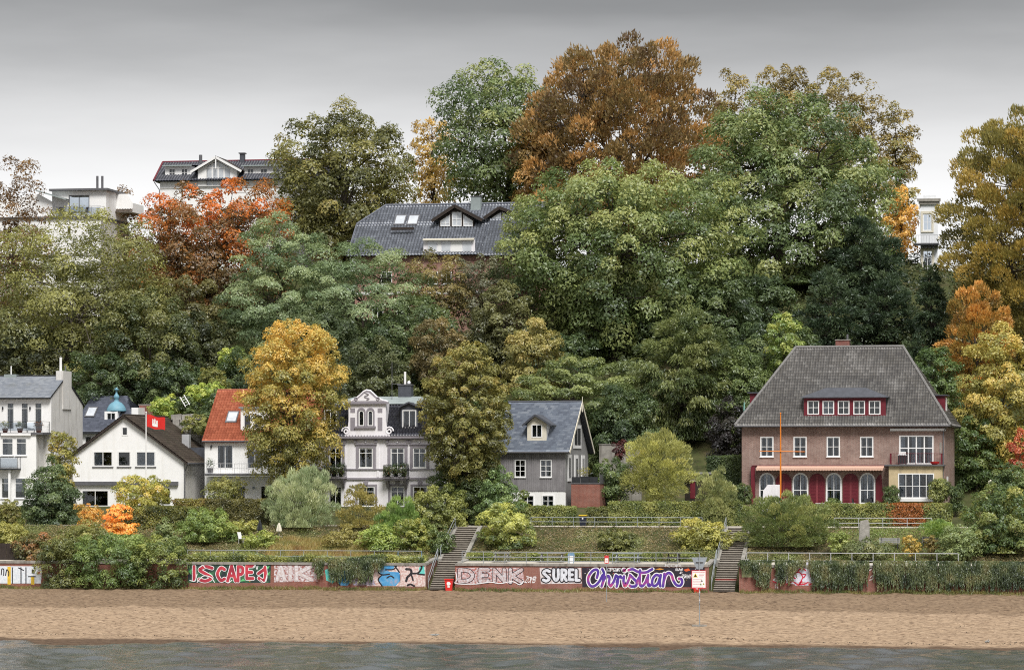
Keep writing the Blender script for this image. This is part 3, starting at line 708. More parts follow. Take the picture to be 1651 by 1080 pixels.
# long awning over the garden doors
x0, x1 = H.x(1219, -.9), H.x(1424, -.9); z = H.z(757, -.9, 1330)+.10
aw = H.part('awning', MB().quad((x0, -.1, z+.22), (x1, -.1, z+.22), (x1, -.9, z+.02), (x0, -.9, z+.02)).quad((x0, -.1, z+.16), (x1, -.1, z+.16), (x1, -.9, z-.03), (x0, -.9, z-.03)), 'peach')
mb = MB(); n = 46
for k in range(n):
    a = x0+(x1-x0)*k/n; b = x0+(x1-x0)*(k+1)/n; m_ = (a+b)/2
    mb.quad((a, -.92, z+.05), (b, -.92, z+.05), (b, -.92, z-.13), (m_, -.92, z-.19), (a, -.92, z-.13))
H.part('valance', mb, 'peach', aw)
H.part('soffit_board', MB().box(x0-.5, x1+.6, -.09, -.004, z+.22, z+.29), 'maroon')  # thin maroon board on the wall above the awning
H.part('awning_cheek', MB().box(H.x(1212), H.x(1218), -.5, -.02, 0, z+.15), 'maroon')
# hipped roof
ov = .55; z0 = ze-.02; zr = H.z(560, D2, 1365); xa, xb = H.x(1283, D2), H.x(1456, D2)
yl = dep+ov; E = [(-ov, -ov, z0), (xr+ov, -ov, z0), (xr+ov, yl, z0), (-ov, yl, z0)]; A = (xa, D2, zr); B = (xb, D2, zr)
mb = MB().quad(E[0], E[1], B, A).quad(E[1], E[2], B).quad(E[2], E[3], A, B).quad(E[3], E[0], A).quad(*[(p[0], p[1], p[2]-.1) for p in E])
for i in range(4): p, q = E[i], E[(i+1) % 4]; mb.quad(p, q, (q[0], q[1], q[2]-.1), (p[0], p[1], p[2]-.1))
RF = H.part('roof', mb, 'dark')
up = lambda p: (p[0], p[1], p[2]+.015)
tiles('roof_tiles', RF, T_GREY, up(E[0]), up(E[1]), up(A), up(B), .235, .34, .035, .035, 4, 1, .7)
tiles('roof_tiles', RF, T_GREY, up(E[1]), up(E[2]), up(B), up(B), .235, .34, .035, .035, 4, 2)
tiles('roof_tiles', RF, T_GREY, up(E[3]), up(E[0]), up(A), up(A), .235, .34, .035, .035, 4, 3)
tiles('roof_tiles', RF, T_GREY, up(E[2]), up(E[3]), up(B), up(A), .235, .34, .035, .035, 2, 4)
def capline(p, q, n, r=.13, par=RF, m='greycap'):
    p = np.array(p); q = np.array(q)
    for k in range(n):
        a = p+(q-p)*k/n; b = p+(q-p)*(k+1.12)/n
        H.part('ridge_tile', MB().tube([a+np.array([0, 0, .03]), b+np.array([0, 0, .06])], [r*1.12, r*.92], 8), m, par)
MT['greycap'] = mat('grey_ridge_tile', (.17, .165, .16), .65, .25, 5)
capline(A, B, 24); capline(E[0], A, 26); capline(E[1], B, 26)
gutter(H, -ov, xr+ov, -ov-.07, z0-.03, RF)
H.part('downpipe', MB().tube([(xr+.3, -ov, z0-.05), (xr-.1, -.08, z0-.5), (xr-.1, -.08, 0)], .05, 6), 'gutter')
# chimney
cx0, cx1 = H.x(1348, D2+.6), H.x(1370, D2+.6); zc = H.z(549, D2+.6, 1359)
ch = H.part('chimney', MB().box(cx0, cx1, D2+.2, D2+1.0, zr-.8, zc), 'chimbrick'); H.part('chimney_cap', MB().box(cx0-.06, cx1+.06, D2+.14, D2+1.06, zc, zc+.08), 'concrete', ch)
H.part('chimney_pot', MB().tube([(cx1-.2, D2+.6, zc+.08), (cx1-.2, D2+.6, zc+.55)], .09, 8), 'gutter', ch)
# five-window dormer
yd = 1.0
for _ in range(4):
    zb = H.z(671, yd, 1362); yd = -ov+(D2+ov)*(zb-z0)/(zr-z0)
dx0, dx1 = H.x(1296, yd), H.x(1428, yd); zt = H.z(640, yd, 1362)
yback = -ov+(D2+ov)*(zt+.6-z0)/(zr-z0)

dm = dormer(H, 'dormer', [(dx0, zb-.1), (dx1, zb-.1), (dx1, zt), (dx0, zt)], [(a, 646, a+18.5, 668, dict(rows=(1, 1), sill=False, fr=.08, cols=2, curtain=2 if a == 1326.3 else 0)) for a in (1302, 1326.3, 1351, 1376, 1401)], yd, 'maroon')
H.part('cheek', MB().box(dx0, dx0+.12, yd+.12, yback, zb-.1, zt).box(dx1-.12, dx1, yd+.12, yback, zb-.1, zt), 'dark', dm)
ra, rb = H.x(1332, yd+.5), H.x(1395, yd+.5); zt2 = H.z(625, yd+.5, 1362)
yb2 = -ov+(D2+ov)*(zt2-z0)/(zr-z0)+.05
H.part('dormer_roof', MB().quad((dx0-.25, yd-.3, zt), (dx1+.25, yd-.3, zt), (rb, yd+.5, zt2), (ra, yd+.5, zt2)).quad((dx0-.25, yd-.3, zt), (ra, yd+.5, zt2), (ra, yb2, zt2), (dx0-.25, yback, zt)).quad((dx1+.25, yd-.3, zt), (rb, yd+.5, zt2), (rb, yb2, zt2), (dx1+.25, yback, zt)).quad((ra, yd+.5, zt2), (rb, yd+.5, zt2), (rb, yb2, zt2), (ra, yb2, zt2)).box(dx0-.25, dx1+.25, yd-.3, yd-.26, zt-.07, zt), 'slateflat', dm)
for a, b, t0, t1, sgn in ((1503, 1524, 638, 664, 1), (1209, 1222, 634, 660, -1)):
    yy = 3.6; x0, x1 = sorted((H.x(a, yy), H.x(b, yy))); za, zc2 = H.z(t1, yy, a), H.z(t0, yy, a)
    sd_ = H.part('side_dormer', MB().box(x0, x1, yy, yy+2.2, za-.6, zc2), 'maroon')
    H.part('dormer_roof', MB().box(x0-.2, x1+.2, yy-.2, yy+2.4, zc2, zc2+.1), 'slateflat', sd_)
    H.part('frame', MB().box(x1+.004 if sgn > 0 else x0-.03, x1+.03 if sgn > 0 else x0-.004, yy+.4, yy+1.8, za+.1, zc2-.15), 'frame', sd_)
# ochre bay and balcony
yb = -1.3; bx0, bx1 = H.x(1433, yb), H.x(1519, yb); zt = H.z(751, yb, 1476)
H.win(1448, 763, 1506, 803, yb, 5, (1, .95), key='bay', sill=False, curtain=1, fr=.09, name='bay_window')
H.wall([(bx0, -.3), (bx1, -.3), (bx1, zt), (bx0, zt)], yb, 'ochre', .2, key='bay', name='bay')
H.part('bay_side', MB().box(bx0, bx0+.2, yb+.2, -.004, -.3, zt).box(bx1-.2, bx1, yb+.2, -.004, -.3, zt), 'ochre')
H.part('bay_sill', MB().box(H.x(1451, yb), H.x(1507, yb), yb-.18, yb-.003, H.z(808, yb, 1476), H.z(803.5, yb, 1476)), 'frame')
bal = H.part('balcony', MB().box(bx0-.35, bx1+.2, yb-.25, -.004, zt, zt+.12), 'gutter')
zb_ = zt+.12
railing_local(H, 'balcony_railing', [(bx0+.1, -.1, zb_), (bx0+.1, yb, zb_), ((bx0+bx1)/2, yb, zb_), (bx1-.1, yb, zb_), (bx1-.1, -.1, zb_)], .95, 'maroon', .13, 2)
x0, x1, z0_, z1_ = H.rect(1435, 691, 1525, 694.5, -.15); H.part('awning_cassette', MB().box(x0, x1, -.2, -.02, z0_, z1_+.02), 'frame')
x0, x1, z0_, z1_ = H.rect(1515, 713, 1518, 731, -.02); H.part('wall_plaque', MB().box(x0, x1, -.03, -.003, z0_, z1_), 'concrete')
H.part('side_window', MB().box(xr+.003, xr+.05, 2.2, 3.5, .9, 2.4), 'frame')
# things on the balcony and the terrace
p = loc_of(H, H.x(1455, yb+.35), yb+.38, zb_); g = empty('barbecue_grill', p, H.r, 'black barbecue grill with white lid standing on the balcony', 'grill')
MB().box(-.36, .36, -.25, .25, .05, .78).build('cabinet', MT['dark'], g); MB().box(-.30, .30, -.2, .2, .85, 1.1).build('lid', MT['white2'], g); MB().box(-.4, .4, -.28, .28, .78, .85).build('shelf', MT['tin'], g)
for k in (-.3, -.1, .1, .3): MB().tube([(k, -.285, .8), (k, -.31, .8)], .035, 8).build('knob', MT['white2'], g)
for k in (-.3, .3): MB().box(k-.03, k+.03, -.2, .2, 0, .05).build('foot', MT['dark'], g)
p = loc_of(H, H.x(1507, yb+.4), yb+.4, zb_); put(MB().lathe((0, 0, 0), [(.2, 0), (.36, .12), (.42, .26), (.38, .26), (.3, .12), (.02, .07)], 16).build('plastic_tub', MT['red']), 'red plastic tub on the balcony of the brick house', 'tub').location = p
gy = -2.2
def chair(loc, rz, label, m='dark', group=None, sh=.45, back=.95, name='garden_chair', cat='chair'):
    r_ = empty(name, loc, rz, label, cat, group)
    MB().box(-.25, .25, -.24, .24, sh-.04, sh).build('seat', MT[m], r_)
    MB().quad((-.25, .22, sh), (.25, .22, sh), (.25, .36, back), (-.25, .36, back)).quad((-.25, .25, sh), (.25, .25, sh), (.25, .39, back), (-.25, .39, back)).build('backrest', MT[m], r_)
    for a in (-.23, .23):
        for b in (-.22, .22): MB().tube([(a, b, 0), (a, b, sh)], .02, 5).build('leg', MT[m], r_)
    return r_
gp = float(tz(0, 24-2.2))
for a, lab, rz in ((1381, 'black garden chair beside the white garden table of the brick house', 1.9), (1405, 'black lounge chair in front of the arched door next to the bay', .6)):
    q = W(a, 808, 24+gy); chair((q[0], q[1], gp), rz, lab, back=1.15)
for a, lab in ((1326, 'narrow white garden table before the third arched door of the brick house'), (1368, 'narrow white garden table beside the black garden chair')):
    q = W(a, 800, 24+gy); t_ = empty('garden_table', (q[0], q[1], gp), 0, lab, 'table'); MB().box(-.6, .6, -.35, .35, .68, .72).build('table_top', MT['white2'], t_)
    for u in (-.5, .5):
        for v in (-.28, .28): MB().tube([(u, v, 0), (u, v, .68)], .025, 5).build('leg', MT['dark'], t_)
q = W(1416, 806, 24+gy); potplant((q[0], q[1], gp), .9, G_MID, 'red tub with a leafy plant beside the black lounge chair', 'red', .3)
q = W(1305, 806, 24+gy); potplant((q[0], q[1], gp), .8, G_DARK, 'leafy plant in a red pot by the second arched door', 'red', .25, name='potted_plant')
# parasol folded left of the roof
# pale upturned boat cover / sheet beside the mast
x0, x1, z0_, z1_ = H.rect(1229, 781, 1258, 812, -2.5)
bp = loc_of(H, (x0+x1)/2, -2.5, 0); hw = (x1-x0)/2
bo = empty('covered_boat', (bp[0], bp[1], gp), H.r, 'pale grey covered boat standing upright by the orange mast', 'boat')
zt_ = H.o[2]+z1_-gp
MB().prism([(-hw, 0), (hw, 0), (hw, zt_), (-hw*.35, zt_), (-hw*.85, zt_*.78)], -.25, .25).build('cover', MT['lilac'], bo)
MB().box(-hw*.8, hw*.8, -.35, .35, -.05, .06).build('trestle', MT['woodgrey'], bo)

# ---------------------------------------------------------------- grey timber cottage with slate roof
H = House('timber_cottage', 'grey timber-clad cottage with blue slate roof and white ground floor', 806, 826, 25, math.radians(-5.5))
xr = H.x(911.5); ze = H.z(727, 0, 860); dep = 8.6; yr = dep/2; zm = H.z(792, 0, 870)
zr = H.z(648, yr, 880)
for a, b in ((830, 847.5), (871, 889.5)): H.win(a, 741, b, 769, 0, 2, (1, 1, 1), curtain=4 if a > 850 else 0)
for a, b in ((840, 861), (874, 893)):  H.win(a, 798, b, 816, 0, 2, (1, 1), key='low', curtain=1)
H.wall([(0, zm), (xr, zm), (xr, ze), (0, ze)], 0, 'boards', .15)
H.wall([(0, -.5), (xr, -.5), (xr, zm-.01), (0, zm-.01)], .03, 'white', .2, key='low')
bw = .19; n = int(xr/bw); hl = H.holes[0]
plank = {}
for k in range(n):        # cover strips over the board joints, one by one
    xx = (k+.5)*xr/n; segs = [(zm+.02, ze-.02)]
    for h in hl:
        a0, a1, b0, b1 = h[0][0]-.07, h[1][0]+.07, h[0][1]-.09, h[2][1]+.06
        if a0 < xx < a1: segs = [q for s_ in segs for q in ((s_[0], min(s_[1], b0)), (max(s_[0], b1), s_[1])) if q[1]-q[0] > .05]
    for (u, v) in segs: H.part('board', MB().box(xx-bw*.33, xx+bw*.33, -.028+.006*(k % 3), -.002, u, v), 'boards')
H.side(xr, .23, dep, -.5, [(.23, ze+(zr-ze)*.23/yr-.25), (yr, zr-.25), (dep, ze-.25)], 'greyboard')
H.side(0, .23, dep, -.5, [(.23, ze-.25), (yr, zr-.25), (dep, ze-.25)], 'greyboard', -.22)
H.part('wall', MB().box(.22, xr-.22, dep-.22, dep-.001, -.5, ze-.2), 'greyboard'); H.part('floor_slab', MB().box(.25, xr-.25, .3, dep-.25, zm-.2, zm-.02), 'room')
xo = H.x(910, -.35)-xr; R2 = roof_x(H, -.4, xr+.45, -.4, ze-.06, yr, zr, dep+.4, ze-.06, T_SLATE, 'slateflat', .14, cw=.34, ch=.26, wave=0, lift=.022, k=1, seed=8, patchy=.35)
for ya, yb_ in ((-.4, yr), (dep+.4, yr)):
    H.part('barge_board', MB().bar((xr+.50, ya, ze-.17), (xr+.50, yb_, zr-.12), .05, .24), 'canvas', R2)
H.part('finial', MB().tube([(xr+.5, yr, zr-.9), (xr+.5, yr, zr+.45)], [.06, .03], 6), 'canvas', R2)
gutter(H, -.4, xr+.4, -.47, ze-.12, R2)
# gable windows and shutters on the side
for (y0, y1, za, zb2) in ((2.9, 5.7, ze+.25, ze+2.35), (.8, 2.0, zm+.9, ze-.3), (3.3, 4.6, zm-.1, ze-.35), (5.9, 7.1, zm+.5, ze-.35)):
    w = H.part('side_window', MB().box(xr+.003, xr+.07, y0, y1, za, zb2), 'frame')
    H.part('pane', MB().box(xr+.06, xr+.082, y0+.3, (y0+y1)/2-.08, za+.3, zb2-.3).box(xr+.06, xr+.082, (y0+y1)/2+.08, y1-.3, za+.3, zb2-.3), 'dark', w)
H.part('corner_board', MB().box(xr-.01, xr+.03, -.03, .25, zm, ze-.1), 'greyboard')
yd = 1.0
for _ in range(4):
    zb = H.z(711, yd, 868); yd = max(.2, -.4+(yr+.4)*(zb-(ze-.06))/(zr-ze+.06))
x0, x1 = H.x(850, yd), H.x(881, yd); zt = H.z(683, yd, 868); zp = H.z(668, yd, 862); xm = H.x(864, yd)
roofy = lambda zz: -.4+(yr+.4)*(zz-(ze-.06))/(zr-ze+.06)
dm = dormer(H, 'dormer', [(x0, zb-.1), (x1, zb-.1), (x1, zt), (xm, zp-.1), (x0, zt)], [(857, 684, 874, 705, dict(rows=(1,), cols=2, sill=False, curtain=0))], yd, 'canvas')
H.part('cheek', MB().box(x0, x0+.1, yd+.12, roofy(zt)+.1, zb-.1, zt).box(x1-.1, x1, yd+.12, roofy(zt)+.1, zb-.1, zt), 'white', dm)
ea, eb = H.x(842, yd-.3), H.x(890, yd-.3); zl = zt-.12
H.part('dormer_roof', MB().quad((ea, yd-.35, zl), (xm, yd-.35, zp), (xm, roofy(zp), zp), (ea, roofy(zl), zl)).quad((eb, yd-.35, zl), (xm, yd-.35, zp), (xm, roofy(zp), zp), (eb, roofy(zl), zl)).bar((ea, yd-.36, zl-.05), (xm, yd-.36, zp-.05), .05, .16).bar((eb, yd-.36, zl-.05), (xm, yd-.36, zp-.05), .05, .16), 'slateflat', dm)
TC = H
# brick annex
H = House('brick_annex', 'flat-roofed red brick annex with dark terrace screen beside the timber cottage', 921, 828, 24.0, math.radians(-7))
xr = H.x(967); zt = H.z(780, 0, 945); dep = 7.5
H.part('wall', MB().box(0, xr, 0, .2, -.5, zt), 'redbrick'); H.part('wall', MB().box(xr-.2, xr-.001, .2, dep, -.5, zt), 'redbrick'); H.part('wall', MB().box(.001, .2, .2, dep, -.5, zt), 'redbrick')
H.part('roof_terrace', MB().box(-.03, xr+.04, -.03, dep, zt, zt+.08), 'gutter')
for k in range(3): H.part('screen_panel', MB().box(.05+k*(xr-.2)/3, (k+1)*(xr-.2)/3, .02, .06, zt+.09, zt+.62), 'dark')
H.part('screen_panel', MB().box(xr-.06, xr-.02, .2, dep-.5, zt+.09, zt+.85), 'gutter')
for y0 in (2.0, 4.6): H.part('side_opening', MB().box(xr+.002, xr+.02, y0, y0+.55, 0 if y0 < 3 else .6, 1.6), 'dark')
H.part('downpipe', MB().tube([(xr+.08, dep-.3, zt), (xr+.08, dep-.3, -.3)], .05, 6), 'steel')
tp_ = loc_of(H, xr*.55, 1.2, zt+.08)
for k, (dx, lab) in enumerate(((-.5, 'yellow-green leafy plant in a pot on the terrace of the brick annex'),)):
    potplant((tp_[0]+dx, tp_[1], tp_[2]), 1.35, [lin(120, 125, 45), lin(165, 160, 60), lin(190, 175, 70)], lab, 'dark', .42, seed=k)
# ---------------------------------------------------------------- lilac-white villa with a curved gable
H = House('villa', 'ornate lilac-white villa with curved gable, mauve trim and black mansard roof', 512, 818, 24.5, math.radians(-1))
xr = H.x(703); zc = H.z(706, 0, 620); dep = 9.5
ups = [(531, 551), (579, 601), (630, 652), (666, 687)]
for a, b in ups: H.win(a, 722, b, 754, 0, 2, (.5, 1.6), curtain=1 if a > 560 else 0)
for a, b in ((531, 551), (577, 604), (630, 652), (666, 689)): H.win(a, 784, b, 816, 0, 2, (.5, 1.6), curtain=4 if a == 577 else 0)
H.wall([(0, -.4), (xr, -.4), (xr, zc), (0, zc)], 0, 'lilac')
H.side(xr, .22, dep, -.4, [(.22, zc), (dep, zc)], 'lilac'); H.side(0, .22, dep, -.4, [(.22, zc), (dep, zc)], 'lilac', -.22)
H.part('wall', MB().box(.22, xr-.22, dep-.22, dep-.001, -.4, zc), 'lilac'); zf = H.z(770, 0, 620); H.part('floor_slab', MB().box(.25, xr-.25, .3, dep-.25, zf-.25, zf), 'room')
# window surrounds, string courses, cornice
for a, b in ups:
    x0, x1, z0, z1 = H.rect(a, 722, b, 754); H.part('window_surround', MB().ring(outline(x0-.28, x1+.28, z0-.10, z1+.26), outline(x0-.02, x1+.02, z0-.02, z1+.02), -.07, -.003).box(x0-.36, x1+.36, -.14, -.004, z1+.27, z1+.36), 'mauve')
    H.part('keystone', MB().lathe(((x0+x1)/2, -.1, z1+.42), [(.02, 0), (.08, .05), (.08, .11), (.02, .15)], 8), 'lilac')
    for q in (x0-.3, x1+.3): H.part('corbel', MB().box(q-.12, q+.12, -.2, -.005, z1+.5, z1+.72), 'mauve')
for a, b in ((577, 604), (630, 652), (666, 689)):
    x0, x1, z0, z1 = H.rect(a, 784, b, 816); H.part('window_surround', MB().ring(outline(x0-.22, x1+.22, z0-.4, z1+.2), outline(x0-.02, x1+.02, z0-.38, z1+.02), -.06, -.003), 'mauve')
    xm = (x0+x1)/2; H.part('keystone', MB().prism([(xm-.14, z1+.12), (xm+.14, z1+.12), (xm+.22, z1+.5), (xm-.22, z1+.5)], -.14, -.064), 'mauve')
for py, h, d in ((755.5, .10, .10), (770, .16, .14)): zz = H.z(py, 0, 620); H.part('string_course', MB().box(-.05, xr+.08, -d, -.004, zz-h, zz), 'mauve')
H.part('cornice', MB().box(-.15, xr+.22, -.42, -.004, zc-.02, zc+.16).box(-.1, xr+.16, -.28, -.004, zc-.16, zc-.02), 'mauve')
for a in (556, 610, 660): x0 = H.x(a-2.5); H.part('pilaster', MB().box(x0, x0+.22, -.05, -.003, H.z(769, 0, a), zc-.17), 'lilac')
H.part('downpipe', MB().tube([(xr+.1, -.1, zc), (xr+.1, -.1, -.3)], .06, 6), 'gutter')
# balconies
for px0, px1 in ((519, 556), (617, 657)):
    yb = -.95; x0, x1 = H.x(px0, yb), H.x(px1, yb); zb = H.z(768, yb, px0)
    b = H.part('balcony', MB().box(x0, x1, yb, -.12, zb-.2, zb).box(x0+.15, x1-.15, yb+.12, -.12, zb-.34, zb-.2), 'mauve')
    for q in (x0+.2, x1-.45): H.part('bracket', extr_x(MB(), [(-.15, zb-.35), (yb+.15, zb-.35), (-.15, zb-1.05)], q, q+.25), 'mauve', b)
    railing_local(H, 'balcony_railing', [(x0+.06, -.15, zb), (x0+.06, yb+.06, zb), ((x0+x1)/2, yb+.06, zb), (x1-.06, yb+.06, zb), (x1-.06, -.15, zb)], 1.0, 'dark', .12, 3)
    p = loc_of(H, x0+.35, yb+.3, zb); nm = 'ornate lilac villa'
    for k in range(3):
        p = loc_of(H, x0+.4+k*(x1-x0-.8)/2, yb+.32, zb); potplant(p, 1.0+.1*k, G_DARK, 'dark leafy pot plant on the villa balcony '+('beside the golden linden' if px0 < 600 else 'with the fullest flower box'), 'dark', .26, seed=k+int(px0), group='pot plants on the villa balcony by the linden' if px0 < 600 else 'pot plants on the full villa balcony')
    fb = H.part('flower_box', MB().box(x0+.2, x1-.2, yb-.18, yb-.01, zb+.35, zb+.55), 'darkwood'); r = np.random.default_rng(int(px0)); n = 700
    P = np.stack([r.uniform(x0+.05, x1-.05, n), yb-.12+r.normal(0, .12, n), zb+.5+r.normal(0, .2, n)], 1)
    V, F = leaf_arrays(P, np.repeat([[0, -.6, .6]], n, 0), .13, .08, r); cl = blend_palette([lin(45, 62, 35), lin(80, 98, 48), lin(120, 110, 60)], r.random(n)); cl[r.random(n) < .015] = lin(180, 90, 80)
    link('foliage', np_mesh('foliage', V, F, {'leaf': cl}), LEAF, fb)
# mansard roof
y0, y1 = -.05, 1.5; ztop = H.z(651, y1, 650); xa, xb = .0, xr
RM = H.part('mansard_roof', MB().quad((xa, y0, zc+.16), (xb, y0, zc+.16), (xb-.9, y1, ztop), (xa+.9, y1, ztop)).quad((xb, y0, zc+.16), (xb, dep, zc+.16), (xb-.9, dep-1.5, ztop), (xb-.9, y1, ztop)).quad((xa, y0, zc+.16), (xa, dep, zc+.16), (xa+.9, dep-1.5, ztop), (xa+.9, y1, ztop)).quad((xa, dep, zc+.16), (xb, dep, zc+.16), (xb-.9, dep-1.5, ztop), (xa+.9, dep-1.5, ztop)), 'dark')
tiles('roof_tiles', RM, T_BLACK, (xa, y0-.02, zc+.18), (xb, y0-.02, zc+.18), (xa+.9, y1-.02, ztop), (xb-.9, y1-.02, ztop), .27, .42, .04, .04, 4, 6)
tiles('roof_tiles', RM, T_BLACK, (xb+.02, y0, zc+.18), (xb+.02, dep, zc+.18), (xb-.88, y1, ztop), (xb-.88, dep-1.5, ztop), .27, .42, .04, .04, 4, 6)
zr = H.z(639, 4.7, 650)
H.part('upper_roof', MB().quad((xa+.7, y1-.2, ztop), (xb-.7, y1-.2, ztop), (xb-2.4, 4.7, zr), (xa+2.4, 4.7, zr)).quad((xb-.7, y1-.2, ztop), (xb-.7, dep-1.3, ztop), (xb-2.4, 4.7, zr)).quad((xa+.7, y1-.2, ztop), (xa+.7, dep-1.3, ztop), (xa+2.4, 4.7, zr)).quad((xa+.7, dep-1.3, ztop), (xb-.7, dep-1.3, ztop), (xb-2.4, 4.7, zr), (xa+2.4, 4.7, zr)), 'zinc')
# curved gable
x0, x1 = H.x(562, -.1), H.x(622, -.1); xm = (x0+x1)/2; zg = H.z(649, -.1, 592); za = H.z(630, -.1, 592)
gp_ = [(H.x(556, -.1), zc+.17), (H.x(629, -.1), zc+.17), (H.x(624, -.1), zc+.75), (x1, zc+1.5), (x1, zg), (x0, zg), (x0, zc+1.5), (H.x(560, -.1), zc+.75)]
gw = dormer(H, 'gable', gp_, [(578.5, 661.5, 587, 686.5, dict(arch=True, cols=1, sill=False, fr=.09)), (593, 661.5, 601.5, 686.5, dict(arch=True, cols=1, sill=False, fr=.09))], -.1, 'lilac', .2)
H.part('gable_side', MB().box(x0, x0+.2, .1, 2.2, zc+.2, zg).box(x1-.2, x1, .1, 2.2, zc+.2, zg), 'lilac', gw)
bumpy = [(H.x(559, -.1), zg)]+[(H.x(p, -.1), H.z(q, -.1, p)) for p, q in ((566, 647), (573, 643.5), (580, 638), (586, 632), (591, 629.5), (597, 630.5), (602, 635), (608, 641), (616, 645.5), (626, 648))]+[(H.x(627, -.1), zg)]
pd = H.part('pediment', MB().prism(bumpy, -.2, .06), 'mauve', gw)
inn = [(xm+(p[0]-xm)*.74, zg+.14+(p[1]-zg)*.70) for p in bumpy]; H.part('pediment_panel', MB().prism(inn, -.225, -.203), 'lilac', gw)
sw = [(xm+.25*math.sin(t*1.4)*math.exp(-.06*t)*(1 if True else 0)-.02, zg+.25+t*.085) for t in np.linspace(0, 8, 30)]
H.part('scroll_ornament', MB().tube([(a, -.235, b) for a, b in sw], .05, 5).tube([(xm-1.0+.15*math.cos(t), -.235, zg+.34+.13*math.sin(t)) for t in np.linspace(0, 9, 24)], .04, 5).tube([(xm+1.0+.15*math.cos(t), -.235, zg+.34+.13*math.sin(t)) for t in np.linspace(0, 9, 24)], .04, 5), 'mauve', gw)
crest = MB(); crest.tube([(a, -.09, b+.03) for a, b in bumpy[1:-1]], .09, 6); H.part('coping', crest, 'lilac', gw)
H.part('gable_cornice', MB().box(x0-.25, x1+.25, -.32, -.1, zg-.12, zg+.04), 'mauve', gw)
mb = MB()
for a, b, c, d in ((565, 658, 572.5, 665), (609, 658, 616.5, 665), (565, 673, 572.5, 694), (609, 673, 616.5, 694)):
    q = H.rect(a, b, c, d, -.1); mb.box(q[0], q[1], -.125, -.103, q[2], q[3])
H.part('gable_panel', mb, 'mauve', gw)
q = H.rect(572, 686.8, 606, 690, -.1); H.part('gable_sill', MB().box(q[0], q[1], -.28, -.103, q[2], q[3]), 'mauve', gw)
for a in (578.5, 593):
    q = H.rect(a-2.5, 657, a+11, 686.5, -.1); qi = H.rect(a-.4, 661, a+8.9, 686.5, -.1); oo = outline(q[0], q[1], q[2], q[3], True); oi = outline(qi[0], qi[1], qi[2], qi[3], True)
    H.part('arch_moulding', MB().ring(oo, oi, -.16, -.103), 'mauve', gw)
for px, sg in ((627, 1), (558, -1)):
    cx = H.x(px, -.1); H.part('scroll', MB().tube([(cx+(.40-.035*t)*math.cos(t)*sg, -.06, zc+.62+(.40-.035*t)*math.sin(t)) for t in np.linspace(0, 9, 26)], .075, 6), 'lilac', gw)
# dormers in the mansard
for a, b, t0, pk in ((649, 671, 661, 650), (523, 543, 661, 651)):
    yd = .35; x0, x1 = H.x(a-3, yd), H.x(b+3, yd); zb, zt, zp = H.z(694, yd, a), H.z(655, yd, a), H.z(pk-2, yd, a); xm = (x0+x1)/2
    d = dormer(H, 'dormer', [(x0, zb), (x1, zb), (x1, zt), (xm, zp-.05), (x0, zt)], [(a, t0, b, 690, dict(cols=2, sill=False, curtain=1))], yd, 'slateflat')
    H.part('cheek', MB().box(x0, x0+.1, yd+.12, 2.0, zb, zt).box(x1-.1, x1, yd+.12, 2.0, zb, zt), 'slateflat', d)
    H.part('dormer_roof', MB().quad((x0-.2, yd-.2, zt-.05), (xm, yd-.2, zp), (xm, 2.6, zp), (x0-.2, 2.2, zt-.05)).quad((x1+.2, yd-.2, zt-.05), (xm, yd-.2, zp), (xm, 2.6, zp), (x1+.2, 2.2, zt-.05)).bar((x0-.2, yd-.22, zt-.08), (xm, yd-.22, zp-.04), .05, .14).bar((x1+.2, yd-.22, zt-.08), (xm, yd-.22, zp-.04), .05, .14), 'slateflat', d)
# chimney with flue
yc = 4.4; x0, x1 = H.x(642, yc), H.x(663, yc); z0, z1 = H.z(645, yc, 650), H.z(621, yc, 650)
c = H.part('chimney', MB().box(x0, x1, yc, yc+.9, z0-.5, z1), 'slateflat'); H.part('chimney_cap', MB().box(x0-.07, x1+.07, yc-.07, yc+.97, z1, z1+.1), 'gutter', c)
H.part('flue', MB().tube([(x0+.55, yc+.4, z1+.1), (x0+.55, yc+.4, H.z(599, yc, 650))], .11, 8), 'white2', c); H.part('vent_cowl', MB().lathe((x1-.3, yc+.4, z1+.1), [(.14, 0), (.2, .12), (.1, .3)], 8), 'tin', c)
yc = 3.4; xx = H.x(632, yc); H.part('antenna', MB().tube([(xx, yc, ztop), (xx, yc, H.z(584, yc, 632))], .03, 5).tube([(xx, yc, H.z(619, yc, 632)), (xx+.8, yc, H.z(619, yc, 632))], .02, 4), 'gutter')
H.part('side_shutter', MB().box(xr+.004, xr+.08, 1.2, 2.6, H.z(785, 0, 700), H.z(757, 0, 700)), 'mauve')

# ---------------------------------------------------------------- white house with red tiled roof
H = House('red_roofed_house', 'white house with bright red tiled roof behind the golden linden', 330, 820, 27, math.radians(0))
xr = H.x(505); ze = H.z(711, 0, 420); dep = 11; yr = 5.2; zr = H.z(629, yr, 430)
for a, b in ((350, 376), (398, 424), (450, 470)): H.win(a, 717, b, 755, 0, 2, (1,), curtain=1, sill=False, name='balcony_door')
for a, b in ((366, 396), (420, 450)): H.win(a, 783, b, 812, 0, 2, (1,), key='low', curtain=0)
zf = H.z(763, 0, 400)
H.wall([(0, zf), (xr, zf), (xr, ze), (0, ze)], 0, 'white'); H.wall([(0, -.4), (xr, -.4), (xr, zf-.005), (0, zf-.005)], .01, 'white', .2, key='low')
H.side(xr, .22, dep, -.4, [(.22, ze), (yr, zr-.2), (dep, ze)], 'white'); H.side(0, .22, dep, -.4, [(.22, ze), (yr, zr-.2), (dep, ze)], 'white', -.22)
H.part('wall', MB().box(.22, xr-.22, dep-.2, dep-.001, -.4, ze), 'white'); H.part('floor_slab', MB().box(.25, xr-.25, .25, dep-.25, zf-.2, zf), 'room')
